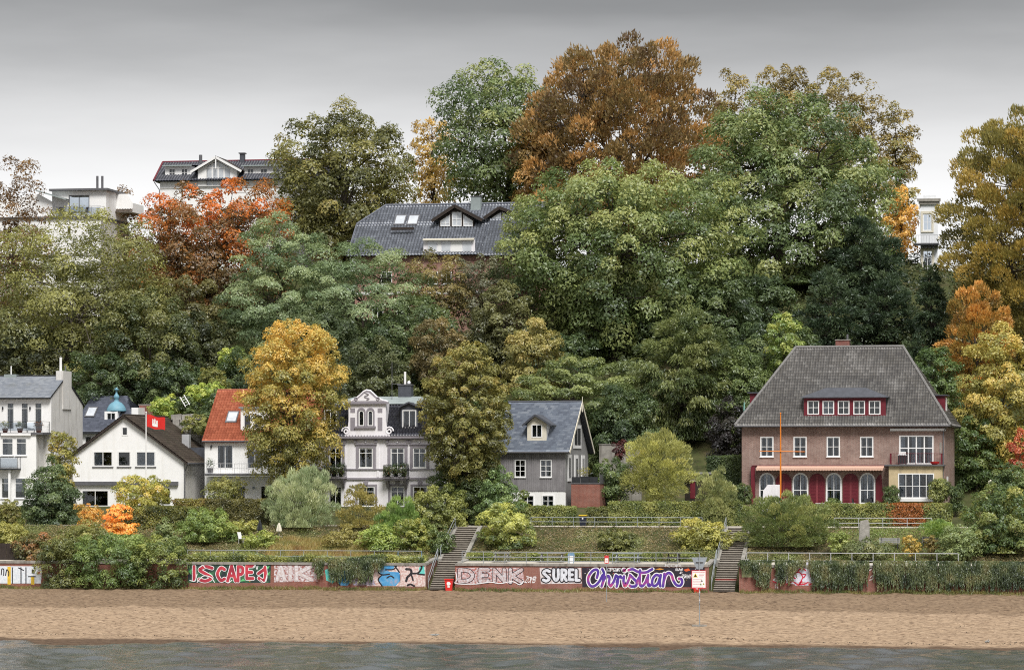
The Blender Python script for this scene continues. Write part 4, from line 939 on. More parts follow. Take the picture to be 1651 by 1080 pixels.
R2 = roof_x(H, -.15, xr+.3, -.3, ze, yr, zr, dep+.3, ze, T_RED, 'pottery', .14, cw=.26, ch=.36, wave=.04, lift=.03, k=4, seed=12)
gutter(H, -.15, xr+.2, -.38, ze-.02, R2)
slope = lambda t: (-.3+(yr+.3)*t, ze+(zr-ze)*t)
def skylight(H, px0, px1, pyb, pyt, y0, z0, yr, zr, par=None):
    y = 1.5
    out = []
    for py in (pyb, pyt):
        for _ in range(6):
            z = H.z(py, y, px0); t = (z-z0)/(zr-z0); y = y0+(yr-y0)*t
        out.append((y, z))
    (ya, za), (yb, zb) = out; xa, xb = H.x(px0, ya), H.x(px1, ya); n = np.array([0, -(zb-za), yb-ya]); n = n/np.linalg.norm(n)
    q = lambda x, y, z, k: (x, y+n[1]*k, z+n[2]*k)
    mb = MB(); i = 0
    pts = [(xa, ya, za), (xb, ya, za), (xb, yb, zb), (xa, yb, zb)]
    mb.v = [q(*p, -.05) for p in pts]+[q(*p, .12) for p in pts]; mb.f = [(0, 3, 2, 1), (4, 5, 6, 7), (0, 1, 5, 4), (1, 2, 6, 5), (2, 3, 7, 6), (3, 0, 4, 7)]
    o = H.part('skylight', mb, 'gutter', par); e = .1; mb = MB()
    ins = lambda u, v: tuple(np.array(pts[0])*(1-u)*(1-v)+np.array(pts[1])*u*(1-v)+np.array(pts[2])*u*v+np.array(pts[3])*(1-u)*v)
    mb.quad(*[q(*ins(u, v), .126) for u, v in ((e, e), (1-e, e), (1-e, 1-e), (e, 1-e))]); mb.build('pane', MT['skyglass'], o if par is None else par); return o
m, t, b = newmat('skylight_glass'); b.inputs['Base Color'].default_value = (.45, .48, .52, 1); b.inputs['Roughness'].default_value = .05; b.inputs['Specular IOR Level'].default_value = 1.0; t.links.new(ramp(t, noise(t, 1.5, 3), [(.3, (.40, .43, .47)), (.7, (.55, .58, .62))]), b.inputs['Base Color']); MT['skyglass'] = m
skylight(H, 363, 381, 682, 664, -.3, ze, yr, zr)
yd = .8; x0, x1 = H.x(388, yd), H.x(428, yd); zb, zt = H.z(700, yd, 400), H.z(658, yd, 400)
d = dormer(H, 'dormer', [(x0, zb), (x1, zb), (x1, zt), (x0, zt)], [(393, 668, 405, 690, dict(cols=1, sill=False)), (409, 668, 423, 690, dict(cols=2, sill=False))], yd, 'white'); H.part('cheek', MB().box(x0, x0+.15, yd+.12, 3.6, zb, zt).box(x1-.15, x1, yd+.12, 3.6, zb, zt), 'white', d); H.part('dormer_roof', MB().box(x0-.15, x1+.15, yd-.2, 4.3, zt, zt+.12), 'zinc', d)
zb = H.z(764, -1.1, 400); x0, x1 = H.x(331, -1.1), H.x(470, -1.1)
b = H.part('balcony', MB().box(x0, x1, -1.2, -.004, zb-.22, zb), 'white'); H.part('balcony_edge', MB().box(x0-.05, x1+.05, -1.27, -1.203, zb-.1, zb+.03), 'gutter', b)
railing_local(H, 'balcony_railing', [(x0+.1+k*(x1-x0-.2)/6, -1.1, zb) for k in range(7)], .95, 'tin', .16, 3)
lamp_wall(H, H.x(341), 0, H.z(722, 0, 341))
p = loc_of(H, H.x(339, -.7), -.7, zb); potplant(p, 1.35, G_DARK, 'leafy plant in a tall grey planter on the red-roofed house balcony', 'gutter', .3)
H.part('porthole_lamp', MB().tube([(H.x(409), -.1, H.z(786, 0, 409)), (H.x(409), -.003, H.z(786, 0, 409))], .12, 12), 'grey')

# ---------------------------------------------------------------- white gabled house
H = House('gabled_house', 'white plastered gable-fronted house with mossy brown roof and dark verges', 118, 818, 25.5, math.radians(-1))
xr = H.x(296); xl = 0.0; xm = H.x(200.5); za = H.z(673, 0, 200); dep = 13.0
zr_ = H.z(744, 0, 296); zl_ = H.z(733, 0, 120)
sl = (za-zr_)/(xr-xm); zl_ = za-sl*(xm-xl)
for a, b, c in ((150, 182, 2), (189.5, 211, 1), (219, 251, 2)): H.win(a, 727, b, 752, 0, c, (1,), curtain=3 if a == 150 else (2 if a == 219 else 0), fr=.11)
H.win(196.5, 688, 206, 702, 0, 1, (1,), fr=.08, sill=False)
H.win(132, 790, 175, 816, 0, 2, (1,), curtain=0); H.win(259, 786, 275, 814, 0, 1, (1,), sill=False, name='door')
H.wall([(xl, -.4), (xr, -.4), (xr, zr_), (xm, za), (xl, zl_)], 0, 'white')
for o in list(H.root.children):
    if o.name.startswith('window'):
        for c in o.children:
            if c.name.startswith('sill'): c.data.materials[0] = MT['gutter']
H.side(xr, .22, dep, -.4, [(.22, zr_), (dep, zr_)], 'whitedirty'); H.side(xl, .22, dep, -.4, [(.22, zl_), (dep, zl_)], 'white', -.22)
H.part('wall', MB().plate([(xl, -.4), (xr, -.4), (xr, zr_), (xm, za), (xl, zl_)], [], dep-.2, dep), 'white'); zf = H.z(772, 0, 200); H.part('floor_slab', MB().box(.25, xr-.25, .25, dep-.25, zf-.2, zf), 'room')
ov = .45; th = .17; zz = lambda x: za+.20-sl*abs(x-xm); xe, xw = xr+ov, xl-ov
RF = H.part('roof', MB().prism([(xw, zz(xw)), (xm, zz(xm)), (xe, zz(xe)), (xe, zz(xe)-th), (xm, zz(xm)-th*1.2), (xw, zz(xw)-th)], -.35, dep+.3), 'darkwood')
e = .012
tiles('roof_tiles', RF, T_BROWN, (xe+.02, -.37, zz(xe)+e), (xe+.02, dep+.3, zz(xe)+e), (xm, -.37, zz(xm)+e+.02), (xm, dep+.3, zz(xm)+e+.02), .33, .36, .02, .05, 3, 21, .8)
tiles('roof_tiles', RF, T_BROWN, (xw-.02, dep+.3, zz(xw)+e), (xw-.02, -.37, zz(xw)+e), (xm, dep+.3, zz(xm)+e+.02), (xm, -.37, zz(xm)+e+.02), .33, .36, .02, .05, 3, 22, .8)
H.part('ridge_cap', MB().tube([(xm, -.37, zz(xm)+.03), (xm, dep+.3, zz(xm)+.03)], .12, 8), 'darkwood', RF)
H.part('downpipe', MB().tube([(xe, -.1, zz(xe)-.1), (xr+.09, .1, zz(xe)-.7), (xr+.09, .1, -.2)], .055, 6), 'gutter')
gg = H.part('gutter', MB().tube([(xe+.05, -.3, zz(xe)-.06), (xe+.05, dep, zz(xe)-.06)], .07, 6), 'gutter')
x0, x1, z0, z1 = H.rect(118, 776, 287, 782, -.15); H.part('awning_cassette', MB().box(x0, x1, -.28, -.003, z0, z1), 'gutter')
# tin vent and dark dormer on the right slope
yv = 6.5; xv = H.x(299, yv); H.part('roof_vent', MB().box(xv-.35, xv+.35, yv, yv+.6, zz(xv)-.3, H.z(700, yv, 299)), 'tin')
yv = 6.6; x0, x1 = H.x(302, yv), H.x(330, yv); H.part('roof_dormer', MB().box(x0, x1, yv, yv+4.5, H.z(752, yv, 310), H.z(721, yv, 310)), 'slateflat')
# ---------------------------------------------------------------- slate house with copper dome
H = House('slate_house', 'house with dark slate roof and small blue copper dome dormer', 120, 740, 43, math.radians(-2))
xr = H.x(216); ze = H.z(696, 0, 170); zr = H.z(638, 4.2, 170); dep = 8.6
H.win(137, 703, 148, 730, 0, 1, (1,)); H.win(160, 703, 175, 730, 0, 2, (1,))
H.wall([(0, -6), (xr, -6), (xr, ze), (0, ze)], 0, 'white'); H.side(xr, .22, dep, -6, [(.22, ze), (dep, ze)], 'white'); H.side(0, .22, dep, -6, [(.22, ze), (dep, ze)], 'white', -.22); H.part('wall', MB().box(.22, xr-.22, dep-.2, dep-.001, -6, ze), 'white')
E = [(-.4, -.4, ze), (xr+.4, -.4, ze), (xr+.4, dep+.4, ze), (-.4, dep+.4, ze)]; A = (.3, 4.2, zr); B = (H.x(205, 4.2), 4.2, zr)
RF = H.part('roof', MB().quad(E[0], E[1], B, A).quad(E[1], E[2], B).quad(E[2], E[3], A, B).quad(E[3], E[0], A).quad(*[(p[0], p[1], p[2]-.15) for p in E]), 'slateflat')
T_SL3 = tilemat('dark_blue_slate', (.075, .085, .115), (.10, .112, .15), (.14, .155, .20), .5)
for p, q, a, b in ((E[0], E[1], A, B), (E[1], E[2], B, B)): tiles('roof_tiles', RF, T_SL3, up(p), up(q), up(a), up(b), .32, .26, 0, .02, 1, 31)
H.part('fascia', MB().box(-.4, xr+.4, -.46, -.41, ze-.2, ze+.02), 'dark', RF)
yd = 1.1; x0, x1 = H.x(168.5, yd), H.x(189.5, yd); zb, zt = H.z(684, yd, 178), H.z(663, yd, 178); xm = (x0+x1)/2
d = dormer(H, 'dormer', [(x0, zb), (x1, zb), (x1, zt), (x0, zt)], [(172, 665, 186.5, 680, dict(cols=2, sill=False))], yd, 'white'); H.part('cheek', MB().box(x1-.12, x1, yd+.12, 3.2, zb, zt).box(x0, x0+.12, yd+.12, 3.2, zb, zt), 'white', d)
R_ = (x1-x0)/2*1.45; H.part('dome', MB().lathe((xm+.25, yd+.9, zt), [(R_, 0), (R_*1.02, .08), (R_*.93, .32), (R_*.76, .62), (R_*.52, .85), (R_*.25, .98), (.22, 1.03), (.20, 1.25), (.30, 1.35), (.24, 1.55), (.10, 1.75), (.08, 2.05), (.28, 2.12), (.1, 2.25), (.01, 2.35)], 20), 'copper', d, True)
skylight(H, 136, 152, 673, 657, -.4, ze, 4.2, zr)
x0, x1 = H.x(224, 3), H.x(247, 3); z1 = H.z(653, 3, 235); c = H.part('chimney', MB().box(x0, x1, 3, 3.9, -5.5, z1), 'chimbrick'); H.part('chimney_cap', MB().box(x0-.05, x1+.05, 2.95, 3.95, z1, z1+.09), 'concrete', c)
H.part('gable_end', MB().box(H.x(212, 1), H.x(223, 1), 1, 3, -5, H.z(657, 1, 217)), 'white')
# ---------------------------------------------------------------- tall white house at the left
H = House('tall_white_house', 'tall white house with pale slate roof, balconies and blank side gable', -60, 815, 25.5, math.radians(-2.5))
xr = H.x(82, 2.0); yu = 2.0; ze = H.z(641, yu, 60); dep = 10.5; yr = 5.8; zr = H.z(607, yr, 60); xl = 0
for a, b in ((11, 23), (34, 46), (56, 68), (-18, -6)): H.win(a, 649, b, 692, yu, 1, (.25, 1), sill=False, curtain=1, name='balcony_door', key='u', frame='frame')
zb = H.z(697, 0, 40)
H.wall([(0, zb), (xr, zb), (xr, ze), (0, ze)], yu, 'white', .2, key='u')
xf = H.x(58)
for a, b in ((3, 21.5), (26, 43)): H.win(a, 706, b, 734, 0, 1, (.35, 1), sill=True, curtain=3)
for a, b in ((2, 16), (24, 42)): H.win(a, 770, b, 803, 0, 1, (.35, 1), sill=True)
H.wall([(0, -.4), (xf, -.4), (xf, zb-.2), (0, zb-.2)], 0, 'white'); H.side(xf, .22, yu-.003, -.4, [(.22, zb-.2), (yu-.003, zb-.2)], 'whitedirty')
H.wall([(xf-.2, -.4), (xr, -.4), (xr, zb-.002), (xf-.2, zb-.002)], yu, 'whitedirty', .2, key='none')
H.win_m(xf+.5, xf+1.1, H.z(737, yu, 68), H.z(714, yu, 68), yu-.01, 1, (1,), hole=False)
bal = H.part('balcony', MB().box(0, xr+.02, -.15, yu-.004, zb-.2, zb), 'gutter')
railing_local(H, 'balcony_railing', [(k, -.05, zb) for k in np.linspace(.1, xr-.1, 6)]+[(xr-.1, yu-.1, zb)], 1.0, 'dark', 0, 3)
H.part('glass_panel', MB().box(.1, xr-.1, -.04, -.03, zb+.15, zb+.9), GLASS)
prof = [(yu+.2, ze), (yr, zr-.1), (dep, H.z(651, dep, 137))]
sw_ = H.side(xr, yu+.2, dep, -.4, prof, 'whitedirty')
ze2 = prof[-1][1]; H.part('wall', MB().box(0, xr-.22, dep-.2, dep-.001, -.4, ze2-.1), 'white')
R2 = roof_x(H, -.3, xr+.08, yu-.4, ze, yr, zr, dep+.3, ze2-.1, T_SLATE2, 'dark', .13, cw=.32, ch=.27, wave=0, lift=.02, k=1, seed=41, patchy=.3)
gutter(H, 0, xr, yu-.45, ze-.05, R2, 'dark')
yc = yr-.2; x0, x1 = H.x(97, yc), H.x(119, yc); z1 = H.z(598, yc, 108); c = H.part('chimney', MB().box(xr-.62, xr+.1, yc-.6, yc+1.6, ze-1, z1), 'whitedirty')
H.part('flue', MB().tube([(xr-.3, yc-.2, z1), (xr-.3, yc-.2, H.z(576, yc, 100))], .12, 8), 'white2', c); H.part('flue', MB().tube([(xr-.2, yc+.8, z1), (xr-.2, yc+.8, H.z(589, yc, 110))], .07, 8), 'gutter', c)
x0 = H.x(18, yr); H.part('roof_vent', MB().box(x0-.6, x0+.6, yr-.3, yr+.3, zr-.1, zr+.22), 'zinc', R2); H.part('vent_pipe', MB().tube([(x0, yr, zr+.2), (x0, yr, H.z(590, yr, 18))], .06, 6), 'white2', R2)
for a in (5, 49): lamp_wall(H, H.x(a, yu), yu, H.z(660, yu, a))
x0, x1 = H.x(-55, -.6), H.x(30, -.6); zb2 = H.z(755, -.6, 20); b = H.part('balcony', MB().box(x0, x1, -.75, -.004, zb2-.12, zb2+.02), 'dark')
railing_local(H, 'balcony_railing', [(k, -.7, zb2) for k in np.linspace(x0+.1, x1-.05, 4)]+[(x1-.05, -.05, zb2)], 1.05, 'dark', 0, 2); H.part('glass_panel', MB().box(x0+.1, x1-.1, -.69, -.68, zb2+.1, zb2+.95), GLASS)
x0, x1, z0, z1 = H.rect(2, 698, 50, 702, -.1); H.part('awning_cassette', MB().box(x0, x1, -.22, -.003, z0, z1), 'frame')
H.part('porch_post', MB().box(H.x(16.5), H.x(20), -.5, -.3, -.4, zb2-.14), 'white')
for k, (a, lab) in enumerate(((8, 'yellow-green'), (32, 'grey-green'), (62, 'rust-brown'))):
    pal = [[lin(110, 120, 50), lin(160, 160, 70)], [lin(80, 95, 60), lin(130, 140, 90)], [lin(100, 60, 35), lin(140, 90, 50)]][k]
    potplant(loc_of(H, H.x(a, .4), .45, zb), .95, pal, lab+' pot plant behind the top balcony railing of the tall white house', 'pottery', .3, seed=60+k)
q = loc_of(H, H.x(49, .6), .7, zb); dk = empty('deck_chair', q, .4, 'white deck chair on the top balcony of the tall white house', 'chair')
MB().quad((-.3, -.6, .25), (.3, -.6, .25), (.3, .35, .95), (-.3, .35, .95)).quad((-.3, -.6, .22), (.3, -.6, .22), (.3, .35, .92), (-.3, .35, .92)).build('canvas_seat', MT['white2'], dk)
for s_ in (-.3, .3): MB().bar((s_, -.6, .25), (s_, .5, 0), .04, .04).bar((s_, -.55, 0), (s_, .35, .95), .04, .04).build('frame', MT['white2'], dk)
# ---------------------------------------------------------------- big dark-roofed house on the slope
H = House('hillside_house', 'large house with glazed dark roof, timber dormers and pink brick walls on the wooded slope', 572, 545, 70, math.radians(-1))
yr = 6.5; dep = 13; xr = H.x(852); xl = H.x(572)
zr = H.z(330, yr, 730); ze = H.z(412, -.6, 650)
za_ = -.6
MT['pinkbrick'] = brickmat('pink_brick', (.36, .16, .12), (.42, .22, .17), (.4, .33, .3))
for a, b in ((614, 632), (690, 706), (712, 728), (790, 808)): H.win(a, 438, b, 458, 0, 2, (1,), curtain=2 if a == 690 else 0)
for a, b in ((600, 618), (640, 660), (700, 725), (760, 780)): H.win(a, 492, b, 516, 0, 2, (1,), curtain=0)
H.wall([(xl, -2), (xr, -2), (xr, ze), (xl, ze)], 0, 'pinkbrick'); H.side(xr, .22, dep, -2, [(.22, ze), (dep, ze)], 'pinkbrick'); H.side(xl, .22, dep, -2, [(.22, ze), (dep, ze)], 'pinkbrick', -.22); H.part('wall', MB().box(xl+.22, xr-.22, dep-.2, dep-.001, -2, ze), 'pinkbrick')
H.part('band', MB().box(xl-.03, xr+.03, -.06, -.004, H.z(472, 0, 700)-.15, H.z(472, 0, 700)+.15), 'white')
# half-hipped main roof
xA = H.x(622, yr); zH = H.z(361, 3.0, 590); tH = (zH-ze)/(zr-ze); yH = za_+(yr-za_)*tH; xe0 = xl-.7; xe1 = xr+.7
P0, P1 = (xe0, za_, ze), (xe1, za_, ze); A0 = (xe0, yH, zH); A1 = (xA, yr, zr); B1 = (xe1, yr, zr); yH2 = 2*yr-yH; y_b = 2*yr-za_
mb = MB().quad(P0, P1, B1, A1, A0).quad((xe0, y_b, ze), (xe1, y_b, ze), B1, A1, (xe0, yH2, zH)).quad(A0, A1, (xe0, yH2, zH)).quad((xe0+.3, za_+.3, ze), (xe0+.3, yH, zH), (xe0+.3, yH2, zH), (xe0+.3, y_b-.3, ze)).quad((xe1-.3, za_+.3, ze), (xe1-.3, yr, zr), (xe1-.3, y_b-.3, ze)).quad((xe0, za_, ze-.02), (xe1, za_, ze-.02), (xe1, y_b, ze-.02), (xe0, y_b, ze-.02))
RF = H.part('roof', mb, 'dark')
k_ = dict(cw=.33, ch=.42, wave=.045, lift=.035, k=4)
tiles('roof_tiles', RF, T_DARK, up(P0), up(P1), up(A0), up((xe1, yH, zH)), seed=51, **k_)
tiles('roof_tiles', RF, T_DARK, up(A0), up((xe1, yH, zH)), up(A1), up(B1), seed=52, **k_)
tiles('roof_tiles', RF, T_DARK, up((xe0, yH2, zH)), up(A0), up(A1), up(A1), seed=53, **k_)
MT['darkcap'] = mat('dark_ridge_tile', (.12, .13, .16), .35, .15, 5)
capline(A1, B1, 40, .12, RF, 'darkcap'); capline(A0, A1, 10, .12, RF, 'darkcap')
H.part('verge', MB().bar((xe0, za_, ze), A0, .1, .22), 'darkcap', RF)
ly = lambda z: za_+(yr-za_)*(z-ze)/(zr-ze)
def gdormer(x0p, x1p, pyb, pyl, pkx, pky, wins, m='darkwood', fy=0.0):
    y = 1.5
    for _ in range(5): zb = H.z(pyb, y, pkx); y = ly(zb)
    y += fy; zb = H.z(pyb, y, pkx); x0, x1 = H.x(x0p, y), H.x(x1p, y); zl = H.z(pyl, y, pkx); zp = H.z(pky, y, pkx); xm = H.x(pkx, y)
    sl_ = (zp-zl)/(xm-x0)
    w0, w1 = H.x(wins[0][0]-2, y), H.x(wins[-1][2]+2, y); zw = lambda x: zp-.25-sl_*abs(x-xm)
    d = H.part('gable_dormer', MB().prism([(w0, zb-.1), (w1, zb-.1), (w1, zw(w1)), (xm, zw(xm)), (w0, zw(w0))], y+.12, y+.2), m)
    for (a, t, b, bt, ta, tb) in wins:
        X0, X1 = H.x(a, y), H.x(b, y); Z0 = H.z(bt, y, a); ZA, ZB = H.z(ta, y, a), H.z(tb, y, b)
        MB().ring([(X0, Z0), (X1, Z0), (X1, ZB), (X0, ZA)], [(X0+.07, Z0+.07), (X1-.07, Z0+.07), (X1-.07, ZB-.09), (X0+.07, ZA-.09)], y+.03, y+.118).box((X0+X1)/2-.025, (X0+X1)/2+.025, y+.04, y+.11, Z0, min(ZA, ZB)-.02).box(X0, X1, y+.045, y+.105, Z0+(min(ZA, ZB)-Z0)*.5-.025, Z0+(min(ZA, ZB)-Z0)*.5+.025).build('window', MT['frame'], d)
        MB().prism([(X0+.07, Z0+.07), (X1-.07, Z0+.07), (X1-.07, ZB-.09), (X0+.07, ZA-.09)], y+.085, y+.095).build('pane', MT['skyglass'], d)
    yb_ = ly(zl)+.1; yp = ly(zp)+.1
    H.part('dormer_roof', MB().quad((x0, y-.4, zl), (xm, y-.4, zp), (xm, yp, zp), (x0, yb_, zl)).quad((x1, y-.4, zl), (xm, y-.4, zp), (xm, yp, zp), (x1, yb_, zl)), 'dark', d)
    tiles('dormer_tiles', d, T_DARK, up((xm+(x1-xm), y-.4, zl)), up((x1, yb_, zl)), up((xm, y-.4, zp)), up((xm, yp, zp)), seed=60, **k_)
    H.part('barge_board', MB().bar((x0, y-.42, zl-.1), (xm, y-.42, zp-.1), .06, .32).bar((x1, y-.42, zl-.1), (xm, y-.42, zp-.1), .06, .32), m, d)
    MB().box(w0-.1, w1+.1, y-.05, y+.1, zb-.18, zb-.02).build('sill', MT[m], d); return d
gdormer(697, 779, 368, 355, 734, 331, [(710, 0, 725.5, 365, 356, 346), (728.5, 0, 744, 365, 342, 342), (747, 0, 762, 365, 346, 356)])
gdormer(781, 848, 358, 351, 806, 334, [(793, 0, 808, 356, 351, 342), (810, 0, 826, 356, 342, 351)])
for a, b in ((634, 652), (655, 673)): skylight(H, a, b, 364, 348, za_, ze, yr, zr)
H.part('skylight_apron', MB().box(H.x(632, 2.4), H.x(668, 2.4), 2.0, 2.3, H.z(371, 2.3, 650), H.z(367, 2.3, 650)), 'darkwood')
# lower cross roof at the right
yf = -3.2; x0, x1 = H.x(772, yf), H.x(848, yf); zt = H.z(352, 1.0, 820); zb = H.z(412, yf-.3, 800)
cr2 = H.part('wing_roof', MB().quad((x0, yf, zb), (x1, yf, zb), (x1, 1.4, zt), (H.x(791, 1.4), 1.4, zt)).quad((x0, yf, zb), (H.x(791, 1.4), 1.4, zt), (x0, 3, zb)).quad((x0, yf, zb-.02), (x1, yf, zb-.02), (x1, 3, zb-.02), (x0, 3, zb-.02)).quad((x1, yf, zb), (x1, 1.4, zt), (x1, 3, zb)), 'dark')
tiles('roof_tiles', cr2, T_DARK, up((x0, yf, zb)), up((x1, yf, zb)), up((H.x(791, 1.4), 1.4, zt)), up((x1, 1.4, zt)), seed=55, **k_)
H.part('wing_wall', MB().box(x0+.5, x1-.4, yf+.5, -.003, -2, zb), 'pinkbrick')
# recessed balcony with awning
yb = -.15; x0, x1 = H.x(683, yb), H.x(766, yb); z1, z0 = H.z(387, yb, 720), H.z(408, yb, 720)
ln = H.part('loggia', MB().box(x0, x1, yb-.1, yb+.05, z0, z1), 'lilac'); H.part('awning', MB().quad((x0, yb-.15, z1+.15), (x1, yb-.15, z1+.15), (x1, yb-.5, z1+.08), (x0, yb-.5, z1+.08)).quad((x0, yb-.5, z1+.08), (x1, yb-.5, z1+.08), (x1, yb-.5, z1-.06), (x0, yb-.5, z1-.06)), 'canvas', ln)
for a, b in ((712, 726), (746, 760), (690, 704)): q = H.rect(a, 390, b, 405, yb-.12); MB().box(q[0], q[1], yb-.13, yb-.105, q[2], q[3]).build('pane', MT['skyglass'], ln)
for a, b in ((706, 711), (727, 745)): q = H.rect(a, 389, b, 406, yb-.12); MB().box(q[0], q[1], yb-.14, yb-.104, q[2], q[3]).build('post', MT['frame'], ln)
yc = yr-.5; x0, x1 = H.x(760, yc), H.x(776, yc); z1 = H.z(318, yc, 768); c = H.part('chimney', MB().box(x0, x1, yc-.4, yc+.5, zr-1.6, z1), 'zinc'); H.part('chimney_cap', MB().box(x0-.06, x1+.06, yc-.46, yc+.56, z1, z1+.08), 'gutter', c)
MT['zinc'].name = 'zinc_sheet'

# ---------------------------------------------------------------- white apartment house, upper left
H = House('apartment_house', 'white flat-roofed apartment house with penthouse balcony above the left trees', -40, 605, 76, math.radians(-1))
xr = H.x(162); zt = H.z(352, 0, 100); dep = 10
for py0, py1 in ((430, 455), (480, 507), (530, 556), (575, 598)):
    for a, b in ((-25, -8), (12, 32), (48, 70), (88, 110), (125, 147)): H.win(a, py0, b, py1, 0, 2, (1,), curtain=1 if (a+py0) % 3 == 0 else 0)
H.win(108, 364, 114, 380, 0, 1, (1,))
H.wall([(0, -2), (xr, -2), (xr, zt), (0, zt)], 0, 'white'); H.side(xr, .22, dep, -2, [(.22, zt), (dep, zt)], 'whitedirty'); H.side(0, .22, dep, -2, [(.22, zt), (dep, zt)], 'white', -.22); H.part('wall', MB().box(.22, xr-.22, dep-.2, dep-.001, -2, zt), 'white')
for py in (410, 465, 515, 565): zz = H.z(py, 0, 100); H.part('string_course', MB().box(-.04, xr+.04, -.12, -.004, zz-.12, zz+.12), 'whitedirty')
b = H.part('roof_terrace', MB().box(-.1, xr+.15, -.25, dep, zt, zt+.18), 'gutter')
z0 = zt+.18; yp = 1.4; z1 = H.z(308, yp, 120); xp1 = H.x(171, yp)
H.win(111, 315, 144, 343, yp, 2, (1,), key='p', frame='gutter', curtain=0, sill=False)
xq = H.x(84, yp); H.wall([(xq, z0), (xp1, z0), (xp1, z1), (xq, z1)], yp, 'white', .2, key='p', name='penthouse_wall'); H.side(xp1, yp+.2, dep-1, z0, [(yp+.2, z1), (dep-1, z1)], 'white', name='penthouse_wall')
H.part('penthouse_roof', MB().box(xq-.2, xp1+.3, yp-.5, dep-.6, z1, z1+.22), 'gutter'); H.part('penthouse_gable', MB().prism([(0, z0), (xq+.2, z0), (xq+.2, H.z(326, 1, 84)), (H.x(62, 1), H.z(313, 1, 62)), (0, H.z(330, 1, 20))], .9, 1.2), 'white')
H.part('eave', MB().bar((H.x(60, .6), .7, H.z(308, .6, 62)), (H.x(108, .6), .7, H.z(322, .6, 100)), 1.2, .14), 'zinc')
railing_local(H, 'balcony_railing', [(k, -.15, z0) for k in np.linspace(H.x(91), xr, 6)]+[(xr, yp, z0)], 1.05, 'gutter', 0, 2); H.part('glass_panel', MB().box(H.x(92), xr, -.14, -.13, z0+.1, z0+.95), GLASS)
yc = 4
for a in (157, 165): x0 = H.x(a, yc); H.part('flue', MB().tube([(x0, yc, z1), (x0, yc, H.z(284, yc, a))], .13, 8), 'gutter')
x0, x1 = H.x(168, 5), H.x(214, 5); zz0, zz1 = H.z(338, 5, 190), H.z(313, 5, 190)
a_ = H.part('rear_roof', MB().prism([(x0, zz0-.3), (x1, zz0-.3), (x1, zz1-1.0), (x1-.6, zz1), (x0, zz1)], 5, 9), 'white'); tiles('roof_tiles', a_, T_BROWN, (x0, 4.6, zz0-.3), (x1+.1, 4.6, zz0-.3), (x0, 7, zz1+.06), (x1-.6, 7, zz1+.06), .3, .36, .03, .03, 3, 71)
for px, lab, rz in ((100, 'dark wicker chair on the penthouse balcony of the apartment house', .5), (136, 'reclined slatted lounge chair on the penthouse balcony', -.7)):
    chair(loc_of(H, H.x(px, .5), .5, z0), rz, lab, 'darkwood', back=1.05)

# ---------------------------------------------------------------- white house on the hilltop
H = House('hilltop_house', 'long white hilltop house with glazed central gable and dark red-edged roof', 258, 430, 104, math.radians(-.5))
xr = H.x(520); ze = H.z(291, 0, 350); dep = 10
for a, b in ((270, 283), (300, 313), (330, 343), (385, 398), (415, 428)): H.win(a, 340, b, 365, 0, 2, (1,))
H.wall([(0, -3), (xr, -3), (xr, ze), (0, ze)], 0, 'white'); H.side(xr, .22, dep, -3, [(.22, ze), (dep, ze)], 'white'); H.side(0, .22, dep, -3, [(.22, ze), (dep, ze)], 'white', -.22); H.part('wall', MB().box(.22, xr-.22, dep-.2, dep-.001, -3, ze), 'white')
zz = H.z(303, 0, 300); H.part('string_course', MB().box(-.04, xr, -.08, -.004, zz-.08, zz+.02), 'whitedirty')
yr = 4.5; zr = H.z(260, yr, 350); x0 = -.6; xA = H.x(262.5, yr); x1 = xr+.6
RF = H.part('roof', MB().quad((x0, -.6, ze), (x1, -.6, ze), (x1, yr, zr), (xA, yr, zr)).quad((x0, -.6, ze), (x0, dep+.4, ze), (xA, yr, zr)).quad((x0, dep+.4, ze), (x1, dep+.4, ze), (x1, yr, zr), (xA, yr, zr)).quad((x0, -.6, ze-.1), (x1, -.6, ze-.1), (x1, dep+.4, ze-.1), (x0, dep+.4, ze-.1)), 'dark')
tiles('roof_tiles', RF, T_BROWN, up((x0, -.6, ze)), up((x1, -.6, ze)), up((xA, yr, zr)), up((x1, yr, zr)), .33, .4, .04, .03, 3, 81, .2).data.materials[0] = T_BLACK
H.part('ridge_cap', MB().tube([(xA, yr, zr), (x1, yr, zr)], .12, 6), 'maroon', RF); H.part('ridge_cap', MB().tube([(x0, -.6, ze+.05), (xA, yr, zr)], .12, 6), 'maroon', RF)
yd = .9
for (a, b, ws) in ((266, 308, ((272.5, 282.5), (292.5, 302.5))), (393, 455, ((398.5, 409), (420, 431), (440, 450)))):
    X0, X1 = H.x(a, yd), H.x(b, yd); zb, zt = H.z(286.5, yd, a), H.z(268, yd, a)
    d = dormer(H, 'dormer', [(X0, zb), (X1, zb), (X1, zt), (X0, zt)], [(u, 272.5, v, 284.5, dict(cols=2, rows=(1, 1), sill=False, fr=.06)) for u, v in ws], yd, 'white')
    H.part('cheek', MB().box(X0, X0+.12, yd+.12, 3.4, zb, zt).box(X1-.12, X1, yd+.12, 3.4, zb, zt), 'white', d); H.part('dormer_roof', MB().quad((X0-.2, yd-.45, zt), (X1+.2, yd-.45, zt), (X1+.2, 4.0, zt+.35), (X0-.2, 4.0, zt+.35)).box(X0-.2, X1+.2, yd-.5, yd-.45, zt-.08, zt+.06), 'zinc', d)
yg = -.25; ga, gb, gm = H.x(309, yg), H.x(391, yg), H.x(349.5, yg); zl, zp = H.z(275.5, yg, 350), H.z(252, yg, 350); zb = H.z(300, yg, 350)
sl_ = (zp-zl)/(gm-ga); w0, w1 = H.x(319, yg), H.x(382, yg)
gz = lambda x: zp-.25-sl_*abs(x-gm)
